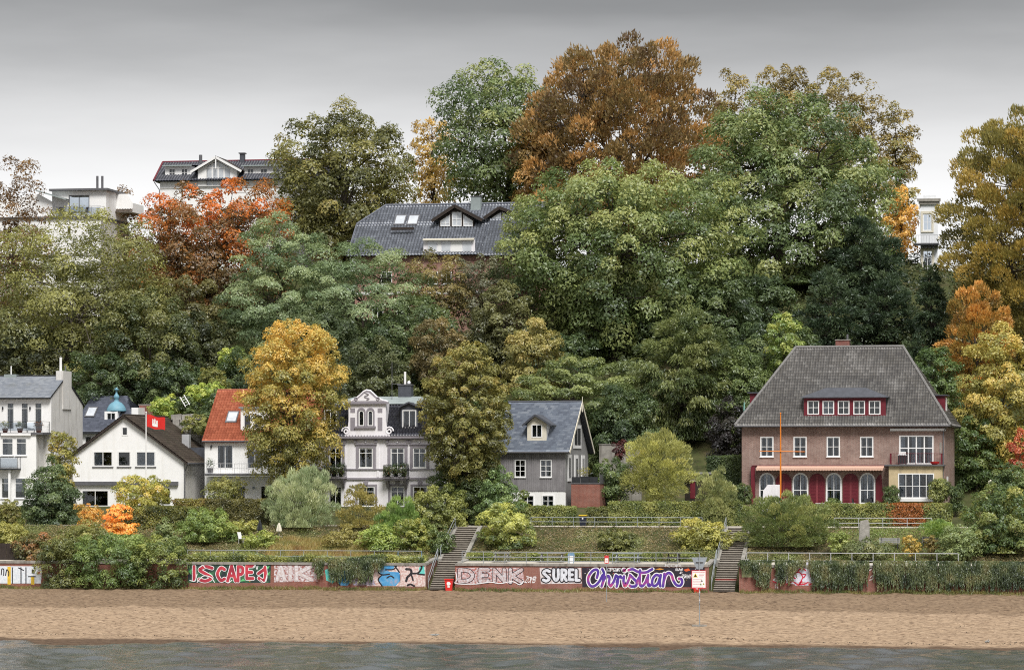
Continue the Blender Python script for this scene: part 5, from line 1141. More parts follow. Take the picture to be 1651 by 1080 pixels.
g = H.part('gable', MB().plate([(w0, zb), (w1, zb), (w1, gz(w1)), (gm, gz(gm)), (w0, gz(w0))], [[(H.x(333, yg), zb+.05), (H.x(371, yg), zb+.05), (H.x(371, yg), gz(H.x(371, yg))-.25), (gm, gz(gm)-.25), (H.x(333, yg), gz(H.x(333, yg))-.25)]], yg, yg+.2), 'white')
H.part('gable_side', MB().box(w0, w0+.15, yg+.2, 4, zb, gz(w0)).box(w1-.15, w1, yg+.2, 4, zb, gz(w1)), 'white', g)
for k in range(4):
    X0, X1 = H.x(333+k*9.5+.8, yg), H.x(333+(k+1)*9.5-.8, yg); zm = H.z(271, yg, 350)
    MB().box(X0, X1, yg+.1, yg+.12, zb+.06, zm-.05).build('pane', MT['skyglass'], g); MB().prism([(X0, zm+.05), (X1, zm+.05), (X1, gz(X1)-.32), (X0, gz(X0)-.32)], yg+.1, yg+.12).build('pane', MT['skyglass'], g)
    if k: MB().box(X0-.18, X0, yg+.06, yg+.15, zb, gz(X0)-.25).build('mullion', MT['frame'], g)
MB().box(H.x(333, yg), H.x(371, yg), yg+.055, yg+.155, H.z(272, yg, 350), H.z(270, yg, 350)).build('mullion', MT['frame'], g)
H.part('gable_roof', MB().quad((ga, yg-.5, zl), (gm, yg-.5, zp), (gm, yr+1, zp), (ga, 3, zl)).quad((gb, yg-.5, zl), (gm, yg-.5, zp), (gm, yr+1, zp), (gb, 3, zl)), 'darkwood', g)
H.part('barge_board', MB().bar((ga, yg-.5, zl-.16), (gm, yg-.5, zp-.16), .08, .26).bar((gb, yg-.5, zl-.16), (gm, yg-.5, zp-.16), .08, .26), 'frame', g)
H.part('king_post', MB().box(gm-.07, gm+.07, yg-.5, yg-.4, zp-1.5, zp-.2), 'frame', g)
x0 = H.x(323.5, 4); H.part('flue', MB().tube([(x0, 4, zr-.8), (x0, 4, H.z(250, 4, 323))], .2, 8), 'gutter')
x0, x1 = H.x(386.5, 4), H.x(393.5, 4); z1 = H.z(248, 4, 390); c = H.part('chimney', MB().box(x0, x1, 4, 4.6, zr-1, z1), 'slateflat'); H.part('chimney_cap', MB().box(x0-.12, x1+.12, 3.88, 4.72, z1, z1+.12), 'gutter', c)
H.part('downpipe', MB().tube([(-.55, -.6, ze-.1), (-.05, -.1, ze-1.0), (-.05, -.1, -2.5)], .06, 6), 'gutter')

# ---------------------------------------------------------------- white classical tower house at the right
H = House('classical_house', 'white classical house with tall windows and cornice among yellow trees', 1484, 470, 88, math.radians(2))
MT['coolwhite'] = mat('cool_white_plaster', (.76, .78, .82), .85, .04, 1.2, streak=(.66, .67, .68))
xr = H.x(1512); zt = H.z(325, 0, 1495); dep = 9; zm = H.z(394, 0, 1490)
H.win(1488, 345, 1502, 372, 0, 2, (1, 1), sill=True); H.win(1488, 404, 1503, 444, 0, 2, (.6, 1, .6), sill=True)
H.wall([(0, -8), (xr, -8), (xr, zt), (0, zt)], 0, 'coolwhite'); H.side(xr, .22, dep, -8, [(.22, zt), (dep, zt)], 'coolwhite'); H.side(0, .22, dep, -8, [(.22, zt), (dep, zt)], 'coolwhite', -.22); H.part('roof', MB().box(-.1, xr+.1, 0, dep, zt, zt+.1), 'zinc')
for a, t, b, bt in ((1488, 345, 1502, 372), (1488, 404, 1503, 444)): q = H.rect(a, t, b, bt); H.part('window_surround', MB().ring(outline(q[0]-.22, q[1]+.22, q[2]-.2, q[3]+.3), outline(q[0]-.01, q[1]+.01, q[2]-.01, q[3]+.01), -.09, -.003), 'canvas')
H.part('cornice', MB().box(-.35, xr+.3, -.35, .0, zt-.02, zt+.28).box(-.2, xr+.2, -.22, -.003, zt-.3, zt-.02), 'concrete'); H.part('attic', MB().box(.3, xr-.2, -.1, dep-1, zt+.28, zt+.62), 'coolwhite')
ba = H.part('balcony', MB().box(H.x(1474), xr+.1, -1.0, -.003, zm-.15, zm+.02), 'dark')
for k in range(5): H.part('bracket', MB().box(.15+k*.4, .27+k*.4, -.85, -.004, zm-.5, zm-.16), 'dark', ba)
railing_local(H, 'balcony_railing', [(H.x(1477), -.95, zm), (xr/2, -.95, zm), (xr, -.95, zm)], .9, 'gutter', .25, 2)
w = H.part('rear_wing', MB().box(xr-.01, xr+6, 1.8, 8, -8, H.z(378, 1.8, 1530)), 'coolwhite'); H.part('band', MB().box(xr+.01, xr+6.05, 1.7, 1.797, H.z(381, 1.8, 1530)-.3, H.z(381, 1.8, 1530)), 'canvas', w)
H.part('plinth', MB().box(-1.1, .0, -.3, .4, -6, H.z(452, 0, 1480)), 'coolwhite')
# ================================================================== trees on the hill and in the gardens
K = 1.36
def pal(*c):
    out = []
    for x in c:
        v = np.array(lin(*x))*np.array([.95, 1.05, .92] if x[0] > x[1] else [1.05, 1, .95]); g = v@np.array([.3, .6, .1]); out.append(tuple((v*.80+g*.20*np.array([1.08, 1.0, .86]))*K))
    return out
OAK = pal((58, 78, 40), (88, 112, 54), (122, 140, 72), (150, 158, 82))
OAK2 = pal((58, 78, 42), (88, 112, 58), (118, 138, 76), (148, 156, 86))
OLIVE = pal((62, 70, 32), (100, 104, 46), (134, 126, 56), (150, 128, 60))
RUST = pal((106, 76, 52), (126, 102, 58), (158, 118, 64), (188, 134, 68), (206, 146, 74))
ORANGE = [lin(*c, 1.15) for c in ((92, 82, 52), (106, 88, 54), (124, 96, 56), (160, 108, 52), (206, 118, 44))]
BROWN = pal((84, 62, 46), (112, 82, 54), (134, 94, 56), (146, 110, 62))
GOLD = pal((104, 106, 46), (140, 132, 54), (186, 158, 60), (214, 168, 60))
YELLOW = pal((114, 118, 52), (152, 142, 60), (186, 164, 70), (208, 168, 66))
FEATH = pal((70, 94, 62), (100, 126, 84), (128, 150, 104), (150, 164, 108))
YEW = pal((40, 58, 42), (56, 78, 54), (72, 94, 64), (88, 106, 70))
LINDEN = pal((84, 86, 36), (116, 112, 48), (144, 134, 60), (164, 138, 62))
DROOP = pal((56, 74, 38), (84, 102, 50), (110, 124, 62), (128, 134, 72))
DARKG = pal((44, 64, 38), (64, 86, 46), (86, 108, 58), (110, 126, 68))
PALE = pal((96, 108, 60), (134, 138, 76), (164, 160, 92), (176, 162, 98))
WILLOW = pal((94, 116, 88), (124, 144, 114), (148, 162, 134), (164, 174, 146))
LIME = pal((84, 112, 44), (118, 144, 56), (150, 168, 70), (174, 180, 84))
MIXS = pal((62, 78, 38), (96, 108, 52), (130, 134, 66), (150, 142, 80))
HEDGE = pal((70, 90, 38), (106, 122, 50), (140, 148, 66), (160, 162, 80))
UP = 'trees along the hilltop'
# --- hilltop and back row
tree('chestnut_tree', 'thin rust-brown chestnut beside the apartment house at the edge of the slope', 22, 262, 560, 62, 66, BROWN, nc=70, rc=.17, cover=1.7, leaf=(.30, .18), inner=.3, r0=.32, hcol=.3, lob=.3)
tree('beech_tree', 'half-bare rust-brown tree between the apartment house and the orange chestnut', 196, 305, 480, 44, 84, BROWN, nc=46, rc=.2, cover=2.0, leaf=(.3, .18), inner=.3)
tree('maple_tree', 'tall olive-green maple with pale forked trunk standing before the apartment house', 128, 345, 640, 150, 58, pal((70, 82, 44), (104, 110, 52), (138, 140, 64), (156, 150, 74)), trunk=96, nc=170, rc=.135, cover=3.0, leaf=(.27, .16), inner=.25, bark='palebark', r0=.42, nl=12, lob=.25, hcol=.25)
tree('chestnut_tree', 'domed horse chestnut with bright orange top and brown inside below the hilltop house', 342, 296, 560, 128, 76, ORANGE, nc=220, rc=.12, cover=4.2, leaf=(.28, .18), inner=.3, shape='dome', r0=.45, nl=12, hcol=.8, lob=.05, side=.15)
tree('oak_tree', 'broad dark olive oak rising behind the dark-roofed hillside house', 556, 172, 430, 116, 98, OLIVE, nc=150, rc=.15, cover=4.6, leaf=(.34, .21), r0=.55, nl=9, lob=.1, shape='dome', hcol=-.15)
tree('birch_tree', 'slender yellow-gold tree between the dark olive oak and the tall green ash', 700, 195, 350, 46, 116, pal((150, 118, 50), (180, 140, 56), (206, 160, 64), (150, 150, 70)), nc=60, rc=.17, cover=2.2, leaf=(.34, .2), inner=.2)
tree('ash_tree', 'tall airy green ash with dark arching limbs above the hillside house chimney', 806, 102, 350, 106, 106, OAK2, trunk=850, nc=170, rc=.14, cover=3.6, leaf=(.34, .21), inner=.3, lob=.12, shape='dome', r0=.5, nl=11)
tree('beech_tree', 'huge copper-orange beech with dark top sprays, tallest crown of the hill', 1000, 70, 420, 166, 100, RUST, nc=270, rc=.115, cover=4.4, leaf=(.36, .22), lob=.12, r0=.6, nl=12, hcol=-.25, shape='dome', tip=(.4, .5, .5))
tree('beech_tree', 'golden-brown beech leaning out beside the copper-orange beech', 878, 170, 360, 60, 102, pal((120, 92, 44), (158, 122, 56), (184, 140, 62), (198, 140, 64)), nc=60, rc=.17, cover=3.2, leaf=(.34, .2), hcol=-.1)
for px, top, bot, hw, lab, cv in ((1185, 112, 330, 46, 'thin amber linden next to the copper beech in the hilltop row', 2.0), (1262, 106, 330, 56, 'amber linden with rounded broom crown in the hilltop row', 2.4), (1345, 112, 340, 56, 'brown-tinted linden in the middle of the hilltop row', 2.2), (1402, 130, 360, 44, 'nearly bare twiggy linden in the hilltop row', .9), (1448, 168, 430, 36, 'dark brown-green linden at the end of the hilltop row', 2.2)):
    tree('linden_tree', lab, px, top, bot, hw, 122, pal((108, 92, 48), (140, 116, 56), (164, 136, 62), (126, 124, 64)), nc=90, rc=.15, cover=cv*1.25, leaf=(.32, .18), inner=.2, lob=.08, nl=10, group=UP, r0=.35, shape='round')
tree('maple_tree', 'small bright yellow maple at the right rim of the dark green oak', 1452, 300, 420, 30, 96, pal((190, 140, 40), (214, 160, 48), (226, 172, 60), (200, 120, 40)), nc=34, rc=.22, cover=2.6, leaf=(.32, .2))
tree('oak_tree', 'massive deep green oak with dark crooked limbs behind the brick house', 1272, 152, 570, 172, 82, OAK2, nc=270, rc=.115, cover=4.8, leaf=(.33, .2), r0=.7, nl=12, lob=.1, shape='oval', trunk=1255, hcol=-.1)
tree('oak_tree', 'spreading light green oak, widest crown in the middle of the slope', 1002, 266, 585, 202, 64, OAK, nc=260, rc=.115, cover=5.0, leaf=(.30, .19), r0=.65, nl=12, lob=.13, hcol=.25, trunk=992, shape='dome', aspect=(1.05, 1.05, .9))
tree('beech_tree', 'tall golden-brown beech with upswept sprays at the right edge', 1668, 172, 640, 150, 58, pal((92, 92, 42), (128, 116, 50), (160, 136, 54), (190, 150, 56)), nc=300, rc=.105, cover=5.6, leaf=(.30, .16), r0=.5, nl=12, lob=.07, inner=.3, tip=(.7, .8, .4), hcol=.1)
tree('beech_tree', 'golden-orange small beech between the yew and the right edge', 1572, 455, 660, 62, 50, pal((110, 96, 40), (160, 122, 44), (204, 142, 44), (214, 150, 56)), nc=80, rc=.15, cover=4.2, leaf=(.27, .14), tip=(.8, .3, .3), hcol=.2)
tree('maple_tree', 'bright yellow maple beside the brick house roof', 1620, 522, 790, 82, 38, YELLOW, nc=120, rc=.14, cover=4.4, leaf=(.24, .16), aspect=(1.1, 1.1, .8), r0=.25, hcol=.2)
tree('maple_tree', 'small scarlet maple low at the right edge under the yellow maple', 1645, 690, 770, 22, 30, pal((150, 60, 40), (190, 80, 48), (206, 110, 56)), nc=20, rc=.26, cover=3.4, leaf=(.2, .13), r0=.08)
# --- yews and conifers behind the brick house
for px, top, bot, hw, Y, lab in ((1340, 432, 600, 62, 66, 'broad dark yew behind the ridge of the brick house'), (1432, 440, 590, 52, 68, 'dark yew with blunt top below the classical house'), (1392, 350, 520, 70, 76, 'blackish yew in the shade of the deep green oak'), (1505, 428, 580, 30, 60, 'narrow dark cypress below the classical house balcony'), (1478, 540, 640, 34, 56, 'low dark conifer beside the brick house roof hip')):
    tree('yew_tree', lab, px, top, bot, hw, Y, YEW, nc=90, rc=.16, cover=5.2, leaf=(.34, .13), tip=(.4, -.15, .5), shape='egg', cat='conifer', r0=.3)
tree('yew_tree', 'large olive yew with drooping sprays between the timber cottage and the brick house', 1100, 506, 742, 112, 46, DROOP, nc=170, rc=.13, cover=5.6, leaf=(.34, .11), tip=(.7, -.7, .3), shape='egg', cat='conifer', r0=.4, aspect=(1.1, 1.1, .75))
tree('hornbeam_tree', 'layered light green hornbeam with level sprays left of the drooping yew', 930, 575, 745, 104, 43, pal((70, 88, 46), (98, 116, 58), (124, 140, 70), (140, 150, 80)), nc=110, rc=.14, cover=4.6, leaf=(.24, .14), aspect=(1.3, 1.3, .6), lob=.25)
tree('locust_tree', 'light bright-green young tree behind the left hip of the brick house', 1264, 505, 600, 32, 50, LIME, nc=40, rc=.2, cover=3.2, leaf=(.24, .15))
# --- middle of the slope
tree('locust_tree', 'feathery blue-green locust tree below the orange chestnut', 448, 352, 600, 92, 60, FEATH, nc=120, rc=.135, cover=3.9, leaf=(.25, .13), aspect=(1.2, 1.2, .75), lob=.28, r0=.35)
tree('locust_tree', 'feathery grey-green locust tree in front of the hillside house wall', 590, 392, 620, 108, 58, FEATH, nc=130, rc=.13, cover=3.4, leaf=(.25, .13), aspect=(1.25, 1.25, .7), lob=.3, r0=.35, side=.15)
tree('crab_apple', 'thin brownish tree before the balcony of the hillside house', 700, 402, 520, 60, 60, pal((96, 92, 48), (132, 112, 58), (152, 128, 68)), nc=70, rc=.17, cover=2.6, leaf=(.24, .14), r0=.12)
tree('crab_apple', 'greyish thin tree under the dark wing roof of the hillside house', 778, 412, 530, 58, 62, pal((84, 90, 66), (106, 110, 82), (126, 120, 90)), nc=70, rc=.17, cover=3.0, leaf=(.24, .14), r0=.14)
tree('hazel_tree', 'olive hazel leaning against the spreading oak on its left', 810, 455, 590, 48, 54, pal((80, 84, 46), (110, 108, 60), (132, 126, 76)), nc=50, rc=.2, cover=3.6, leaf=(.24, .15))
tree('maple_tree', 'dark leafy maple under the olive-green maple on the left slope', 240, 470, 640, 80, 52, pal((48, 62, 36), (74, 88, 44), (104, 112, 54), (134, 124, 60)), nc=90, rc=.16, cover=4.2, leaf=(.24, .15), hcol=.3)
tree('maple_tree', 'olive-brown maple at the foot of the orange chestnut', 300, 450, 570, 64, 64, pal((74, 76, 42), (108, 100, 52), (132, 118, 60)), nc=60, rc=.18, cover=3.6, leaf=(.26, .16))
tree('holly_tree', 'dark green holly behind the slate house', 180, 570, 660, 72, 50, DARKG, nc=80, rc=.17, cover=5.0, leaf=(.2, .12), shape='box')
tree('holly_tree', 'dark green bush tree right of the brick chimney', 285, 585, 680, 52, 48, DARKG, nc=70, rc=.18, cover=5.0, leaf=(.2, .12))
tree('holly_tree', 'shady dark tree between the clipped dome bushes and the locust trees', 400, 560, 660, 60, 50, DARKG, nc=70, rc=.18, cover=4.6, leaf=(.22, .13))
tree('maple_tree', 'small brown-leaved maple left of the light olive maple', 706, 515, 640, 52, 48, pal((94, 82, 50), (126, 106, 62), (150, 122, 70)), nc=64, rc=.18, cover=4.0, leaf=(.22, .14))
tree('maple_tree', 'light olive-gold maple above the timber cottage roof', 862, 515, 660, 54, 47, pal((104, 98, 50), (140, 128, 64), (166, 150, 78), (180, 150, 78)), nc=76, rc=.17, cover=4.0, leaf=(.22, .14), aspect=(1.1, 1.1, .8))
tree('elder_tree', 'dark green tree behind the ornate villa roof', 600, 545, 680, 74, 46, pal((54, 66, 40), (82, 94, 52), (112, 118, 66)), nc=80, rc=.17, cover=4.4, leaf=(.22, .14))
tree('elder_tree', 'dark green thicket tree behind the timber cottage gable', 985, 640, 760, 48, 41, DARKG, nc=60, rc=.2, cover=4.6, leaf=(.2, .13))
tree('elder_tree', 'fresh green tree filling the slope left of the brick house roof', 1200, 560, 720, 52, 44, pal((66, 88, 44), (94, 116, 56), (120, 138, 70)), nc=80, rc=.18, cover=4.4, leaf=(.22, .14))
tree('elder_tree', 'fresh green tree right of the brick house roof', 1508, 560, 720, 46, 46, pal((56, 84, 40), (88, 116, 54), (116, 136, 66)), nc=70, rc=.18, cover=4.6, leaf=(.22, .14))
tree('elder_tree', 'leafy green tree hiding the slope behind the right corner of the brick house', 1575, 670, 800, 44, 36, pal((54, 84, 38), (82, 110, 50), (120, 136, 60)), nc=60, rc=.2, cover=4.6, leaf=(.2, .13))
tree('elder_tree', 'dark tree under the spreading oak behind the hornbeam', 905, 540, 640, 66, 54, DARKG, nc=60, rc=.2, cover=4.0, leaf=(.24, .15))
tree('elder_tree', 'shadowy dark green tree filling the gap right of the spreading oak', 1170, 440, 590, 62, 62, DARKG, nc=70, rc=.19, cover=4.4, leaf=(.26, .16))
tree('elder_tree', 'dark tree under the massive oak left of the broad yew', 1232, 440, 570, 66, 68, DARKG, nc=70, rc=.19, cover=4.6, leaf=(.26, .16))
tree('elder_tree', 'dark olive tree between the orange chestnut trunk and the clipped domes', 325, 505, 615, 60, 57, pal((46, 58, 34), (74, 84, 44), (98, 102, 54)), nc=70, rc=.19, cover=4.4, leaf=(.24, .15))
tree('elder_tree', 'dark tree on the slope above the light olive-gold maple', 770, 500, 620, 60, 55, pal((50, 60, 36), (78, 86, 48), (104, 104, 60)), nc=70, rc=.19, cover=4.2, leaf=(.24, .15))
tree('plum_tree', 'blackish purple plum beside the left wall of the brick house', 1172, 640, 770, 34, 33, pal((38, 32, 34), (56, 46, 48), (70, 66, 52)), nc=44, rc=.22, cover=4.2, leaf=(.2, .13))
# --- garden trees between river and houses
tree('linden_tree', 'golden-yellow linden with olive skirt in front of the red-roofed house', 474, 523, 785, 85, 18.0, GOLD, nc=240, rc=.11, cover=4.6, leaf=(.20, .13), shape='oval', hcol=1.0, lob=.1, r0=.26, aspect=(1, 1, .95), ry=4.2)
tree('linden_tree', 'clipped olive egg-shaped linden between the villa and the timber cottage', 750, 556, 778, 71, 18.5, LINDEN, nc=340, rc=.09, cover=5.6, leaf=(.18, .13), shape='round', hcol=.25, lob=.0, inner=.6, r0=.24, aspect=(1, 1, .95), ry=3.8)
def sh(lab, px, top, bot, hw, Y, p, name='garden_shrub', **k):
    p = [tuple(np.array(c)*np.array([1.30, 1.28, 1.15])) for c in p]
    return shrub(name, lab, px, top, bot, hw, Y, p, **k)
sh('light olive feathery shrub, tall and round, beside the brick annex', 1062, 694, 812, 62, 25, PALE, nc=90, rc=.17, cover=3.4, leaf=(.2, .07), tip=(.7, .6, .3), hcol=.1)
sh('dark ivy-like bush around the trunk of the clipped olive linden', 742, 735, 815, 50, 20.5, DARKG, nc=70, rc=.2, cover=5, leaf=(.2, .13))
sh('dark green bush behind the left-hand stairs head', 770, 770, 850, 40, 17.6, pal((44, 60, 34), (66, 84, 44), (90, 104, 56)), nc=60, rc=.2, cover=5)
tree('elder_tree', 'dark tree in the gap between the villa and the timber cottage', 780, 640, 800, 56, 35, DARKG, nc=70, rc=.2, cover=4.6, leaf=(.22, .14))
tree('elder_tree', 'dark tree behind the brick annex', 1010, 620, 800, 60, 38, DARKG, nc=70, rc=.2, cover=4.6, leaf=(.22, .14))
tree('elder_tree', 'green tree left of the hillside house below the feathery locusts', 520, 500, 640, 80, 52, pal((48, 66, 40), (78, 96, 54), (104, 120, 70)), nc=80, rc=.18, cover=4.4, leaf=(.24, .15))
tree('elder_tree', 'dark green tree directly under the hillside house', 660, 480, 620, 80, 54, DARKG, nc=80, rc=.18, cover=4.2, leaf=(.24, .15))
tree('elder_tree', 'dark green tree at the foot of the apartment house', 40, 520, 640, 70, 54, pal((48, 58, 36), (76, 84, 46), (104, 98, 54)), nc=70, rc=.18, cover=3.6, leaf=(.24, .15))
tree('elder_tree', 'dark green tree at the foot of the massive oak', 1255, 520, 640, 80, 56, DARKG, nc=80, rc=.18, cover=4.4, leaf=(.24, .15))
sh('dark green leafy shrub between the light olive shrub and the annex', 990, 738, 815, 34, 26, DARKG, nc=40)
sh('purple-red shrub in front of the pale garden wall', 999, 708, 742, 14, 31, pal((60, 26, 34), (88, 40, 48), (110, 60, 60)), nc=24, cover=3.6)
sh('grey-green pointed shrub left of the big rounded thicket by the stairs', 1158, 752, 850, 34, 16.8, pal((84, 98, 62), (118, 130, 82), (146, 152, 102)), nc=60, rc=.2, leaf=(.18, .07), tip=(.4, .9, .3), cover=3.6)
sh('big rounded dark green thicket right of the right-hand stairs', 1268, 795, 905, 80, 9.0, pal((56, 74, 42), (86, 104, 56), (114, 128, 72), (140, 142, 84)), nc=130, rc=.15, leaf=(.2, .07), tip=(.8, .3, .3), cover=5, hcol=.2)
sh('clipped yellow-green shrub left of the right-hand stairs', 1132, 836, 900, 49, 8.5, pal((70, 82, 36), (112, 116, 50), (152, 146, 68), (170, 156, 78)), nc=80, rc=.18, cover=5.5, hcol=.5)
sh('round brown-green shrub in the middle of the dry bank', 996, 850, 897, 31, 8.0, pal((60, 72, 36), (92, 100, 48), (126, 124, 62)), nc=50, rc=.2, cover=5.2, hcol=.3)
sh('light green tall shrub with pointed top right of the left-hand stairs', 808, 752, 850, 40, 14.8, pal((60, 86, 50), (92, 120, 70), (128, 150, 92)), nc=80, rc=.17, leaf=(.2, .11), shape='cone', cover=4.2)
sh('dense green shrub with yellow flecks spilling over the terrace by the left-hand stairs', 816, 812, 905, 48, 8.5, pal((54, 74, 38), (90, 110, 52), (134, 144, 70), (170, 166, 84)), nc=90, rc=.17, leaf=(.17, .12), cover=5.2, hcol=.4)
sh('slim climbing shrub in front of the white ground floor of the timber cottage', 841, 790, 835, 13, 16.9, pal((80, 100, 48), (116, 128, 60)), nc=22)
sh('dark green rounded tree-like shrub before the tall white house', 82, 742, 870, 48, 15.0, pal((44, 64, 44), (70, 92, 58), (98, 118, 74)), nc=110, rc=.16, cover=5.4, leaf=(.18, .12), shape='egg')
sh('clipped olive column tree behind the dark rounded shrub', 101, 698, 800, 23, 20.0, LINDEN, nc=70, rc=.2, cover=5.4, leaf=(.2, .13), shape='box', hcol=.4, r0=.12)
sh('golden-green round bush in front of the white gabled house', 228, 767, 822, 46, 18.8, pal((90, 104, 44), (134, 138, 56), (170, 158, 66), (190, 150, 60)), nc=70, rc=.19, cover=5, hcol=.3)
sh('flame-orange sumac above the wall shrubs', 192, 814, 880, 30, 10.5, pal((170, 120, 40), (214, 150, 44), (230, 160, 50), (220, 120, 40)), nc=40, rc=.22, leaf=(.2, .12), cover=3.6, aspect=(1.3, 1.3, .5))
sh('small orange-tipped sumac beside the dark rounded shrub', 143, 812, 850, 22, 12.5, pal((130, 110, 46), (190, 140, 48), (220, 150, 60)), nc=26, cover=3.4)
sh('silvery pale green willow bush in front of the villa', 487, 754, 882, 58, 13.2, WILLOW, nc=120, rc=.15, leaf=(.24, .06), tip=(.5, .9, .25), cover=4.2, hcol=.2, aspect=(.9, .9, 1.1), r0=.12)
sh('thin brownish young tree in front of the villa windows', 580, 782, 892, 38, 13.0, pal((104, 98, 54), (138, 124, 66), (160, 140, 80)), nc=60, rc=.18, leaf=(.16, .08), cover=2.2, tip=(.4, .8, .3), r0=.1)
sh('fresh green bamboo clump before the villa', 640, 800, 885, 36, 11.5, pal((74, 108, 48), (104, 138, 64), (134, 160, 80)), name='bamboo', nc=70, rc=.18, leaf=(.28, .05), tip=(.3, 1.0, .3), cover=4.6)
sh('big olive-green bush left of the left-hand stairs', 706, 782, 880, 47, 13.5, pal((70, 84, 42), (104, 116, 54), (136, 142, 70)), nc=90, rc=.17, cover=4.8)
sh('dark yellow-edged bush beside the left-hand stairs', 668, 836, 908, 40, 8.0, pal((64, 84, 38), (104, 120, 50), (150, 152, 62)), nc=70, rc=.18, cover=4.8, hcol=.3)
sh('tawny loose bush between the willow bush and the bamboo', 556, 846, 898, 34, 8.0, pal((104, 98, 52), (138, 124, 66), (150, 140, 76)), nc=44, cover=4)
sh('bright green bush at the foot of the bamboo', 612, 846, 902, 36, 7.0, pal((84, 108, 46), (118, 142, 58), (150, 164, 74)), nc=50, cover=4.6)
sh('yellow-green bush beside the closed black parasol', 385, 838, 868, 30, 11.5, pal((96, 108, 46), (132, 138, 58), (150, 150, 68)), nc=40, cover=4.4)
sh('dark bush tucked under the big olive bush at the stair side', 712, 850, 908, 22, 7.0, DARKG, nc=36, cover=4.6)
sh('rounded olive bush with a white parasol beside it', 420, 855, 890, 30, 8.0, pal((90, 112, 48), (130, 146, 62), (150, 158, 72)), nc=34, cover=4.6)
sh('dense green bush tumbling down beside the white chair', 335, 820, 895, 50, 9.5, pal((70, 96, 44), (106, 130, 58), (140, 156, 76)), nc=80, rc=.18, cover=5)
sh('grey-green cone-shaped bush left of the tumbling green bush', 266, 836, 920, 32, 6.5, pal((72, 92, 56), (104, 122, 74), (134, 146, 92)), nc=60, rc=.19, cover=5, shape='cone')
# shrubs hanging over and in front of the left wall
for lab, px, top, bot, hw, Y, p in (
    ('dark green laurel mound at the foot of the left wall beside the graffiti', 258, 866, 950, 50, .3, pal((48, 66, 36), (80, 100, 48), (128, 140, 62))),
    ('dense bright-flecked green laurel at the middle of the overgrown left wall', 175, 862, 951, 62, .2, pal((52, 76, 40), (84, 110, 54), (124, 146, 72))),
    ('olive laurel mound next to the yellow graffiti at the left wall', 100, 866, 951, 40, .3, pal((52, 66, 36), (88, 98, 48), (126, 130, 66))),
    ('reddish-topped shrub above the far left wall', 64, 858, 916, 46, 3.0, pal((60, 70, 36), (96, 92, 50), (150, 96, 58))),
    ('olive shrub rising behind the laurel at the left wall', 140, 840, 900, 44, 5.0, pal((66, 82, 42), (104, 112, 56), (136, 138, 76))),
    ('grey-olive shrub right of the flame-orange sumac', 215, 868, 920, 44, 5.5, pal((72, 86, 48), (104, 114, 62), (132, 138, 82))),
    ('yellow-green low shrub at the far left terrace', 14, 842, 882, 30, 8.0, pal((96, 108, 50), (134, 138, 66), (150, 150, 76))),
    ('small ochre bush before the porch of the tall white house', 14, 806, 850, 20, 13.0, pal((96, 84, 44), (120, 112, 54), (110, 124, 60)))):
    sh(lab, px, top, bot, hw, Y, p, nc=90, rc=.2, cover=6.0, shape='box' if Y < 1 else 'round', base=beach_z(Y)+.05 if Y < 1 else None, hcol=.35)
sh('olive shrub before the red-roofed house garage', 362, 768, 822, 36, 20.0, pal((84, 96, 48), (116, 122, 60), (140, 140, 72)), nc=50, cover=3.4)
sh('ivy-covered tall mass of shrubs at the right edge by the lamp', 1612, 782, 915, 66, 7.5, pal((46, 70, 38), (74, 98, 50), (112, 126, 62), (150, 142, 70)), nc=130, rc=.15, cover=5.4, leaf=(.18, .13), hcol=.1)
sh('dark evergreen shrub behind the lamp at the right edge', 1635, 745, 850, 42, 15.0, DARKG, nc=70, rc=.18, cover=5)
sh('pale grey-green shrub at the foot of the ivy mass on the right', 1548, 845, 905, 40, 5.0, pal((76, 96, 60), (104, 124, 76), (132, 144, 92)), nc=60, cover=4.6)
sh('bright green low juniper on the bank right of the standing stone', 1512, 836, 868, 30, 9.0, pal((74, 104, 48), (106, 138, 62), (140, 164, 80)), nc=44, leaf=(.18, .06), tip=(.9, .1, .2), cover=4.8)
sh('small gold-leaved bush behind the right-hand railing', 1470, 862, 896, 16, 5.0, pal((110, 96, 42), (160, 132, 50), (190, 150, 58)), nc=28, cover=4.2)
sh('small brown-tinged bush right of the gold-leaved bush', 1503, 862, 892, 15, 5.5, pal((84, 76, 42), (120, 100, 54), (140, 120, 66)), nc=26, cover=4.2)
sh('grey-green creeping shrub below the standing stone', 1400, 866, 905, 42, 4.8, pal((72, 88, 52), (100, 112, 70), (120, 124, 84)), nc=50, cover=4.6)
sh('light green weeping shrub between the thicket and the standing stone', 1356, 855, 890, 22, 6.5, pal((96, 116, 56), (130, 146, 74), (150, 158, 90)), nc=34, cover=4.4)
# topiary at the brick house
sh('square clipped box bush at the left corner of the brick house', 1199, 779, 815, 14.5, 21.0, pal((50, 68, 36), (76, 96, 48), (100, 114, 60)), name='topiary', shape='box', nc=70, lob=.02, cover=9, leaf=(.12, .08), rc=.3)
sh('clipped round box bush left of the ochre bay window', 1437, 782, 817, 15, 20.5, pal((44, 66, 34), (72, 94, 46), (98, 114, 58)), name='topiary', shape='box', nc=70, lob=.02, cover=9, leaf=(.12, .08), rc=.3)
sh('round olive standard tree on a thin pale stem before the ochre bay', 1515, 771, 810, 19, 20.5, pal((74, 88, 44), (104, 118, 58), (134, 142, 74)), name='topiary', nc=70, lob=.02, cover=9, leaf=(.12, .08), rc=.28, bark='palebark', base=float(tz(0, 20.5))-.0)
sh('clipped box cylinder at the right corner of the brick house', 1541, 780, 826, 13, 20.0, pal((40, 62, 34), (66, 88, 44), (92, 108, 56)), name='topiary', shape='box', nc=70, lob=.02, cover=9, leaf=(.12, .08), rc=.3)
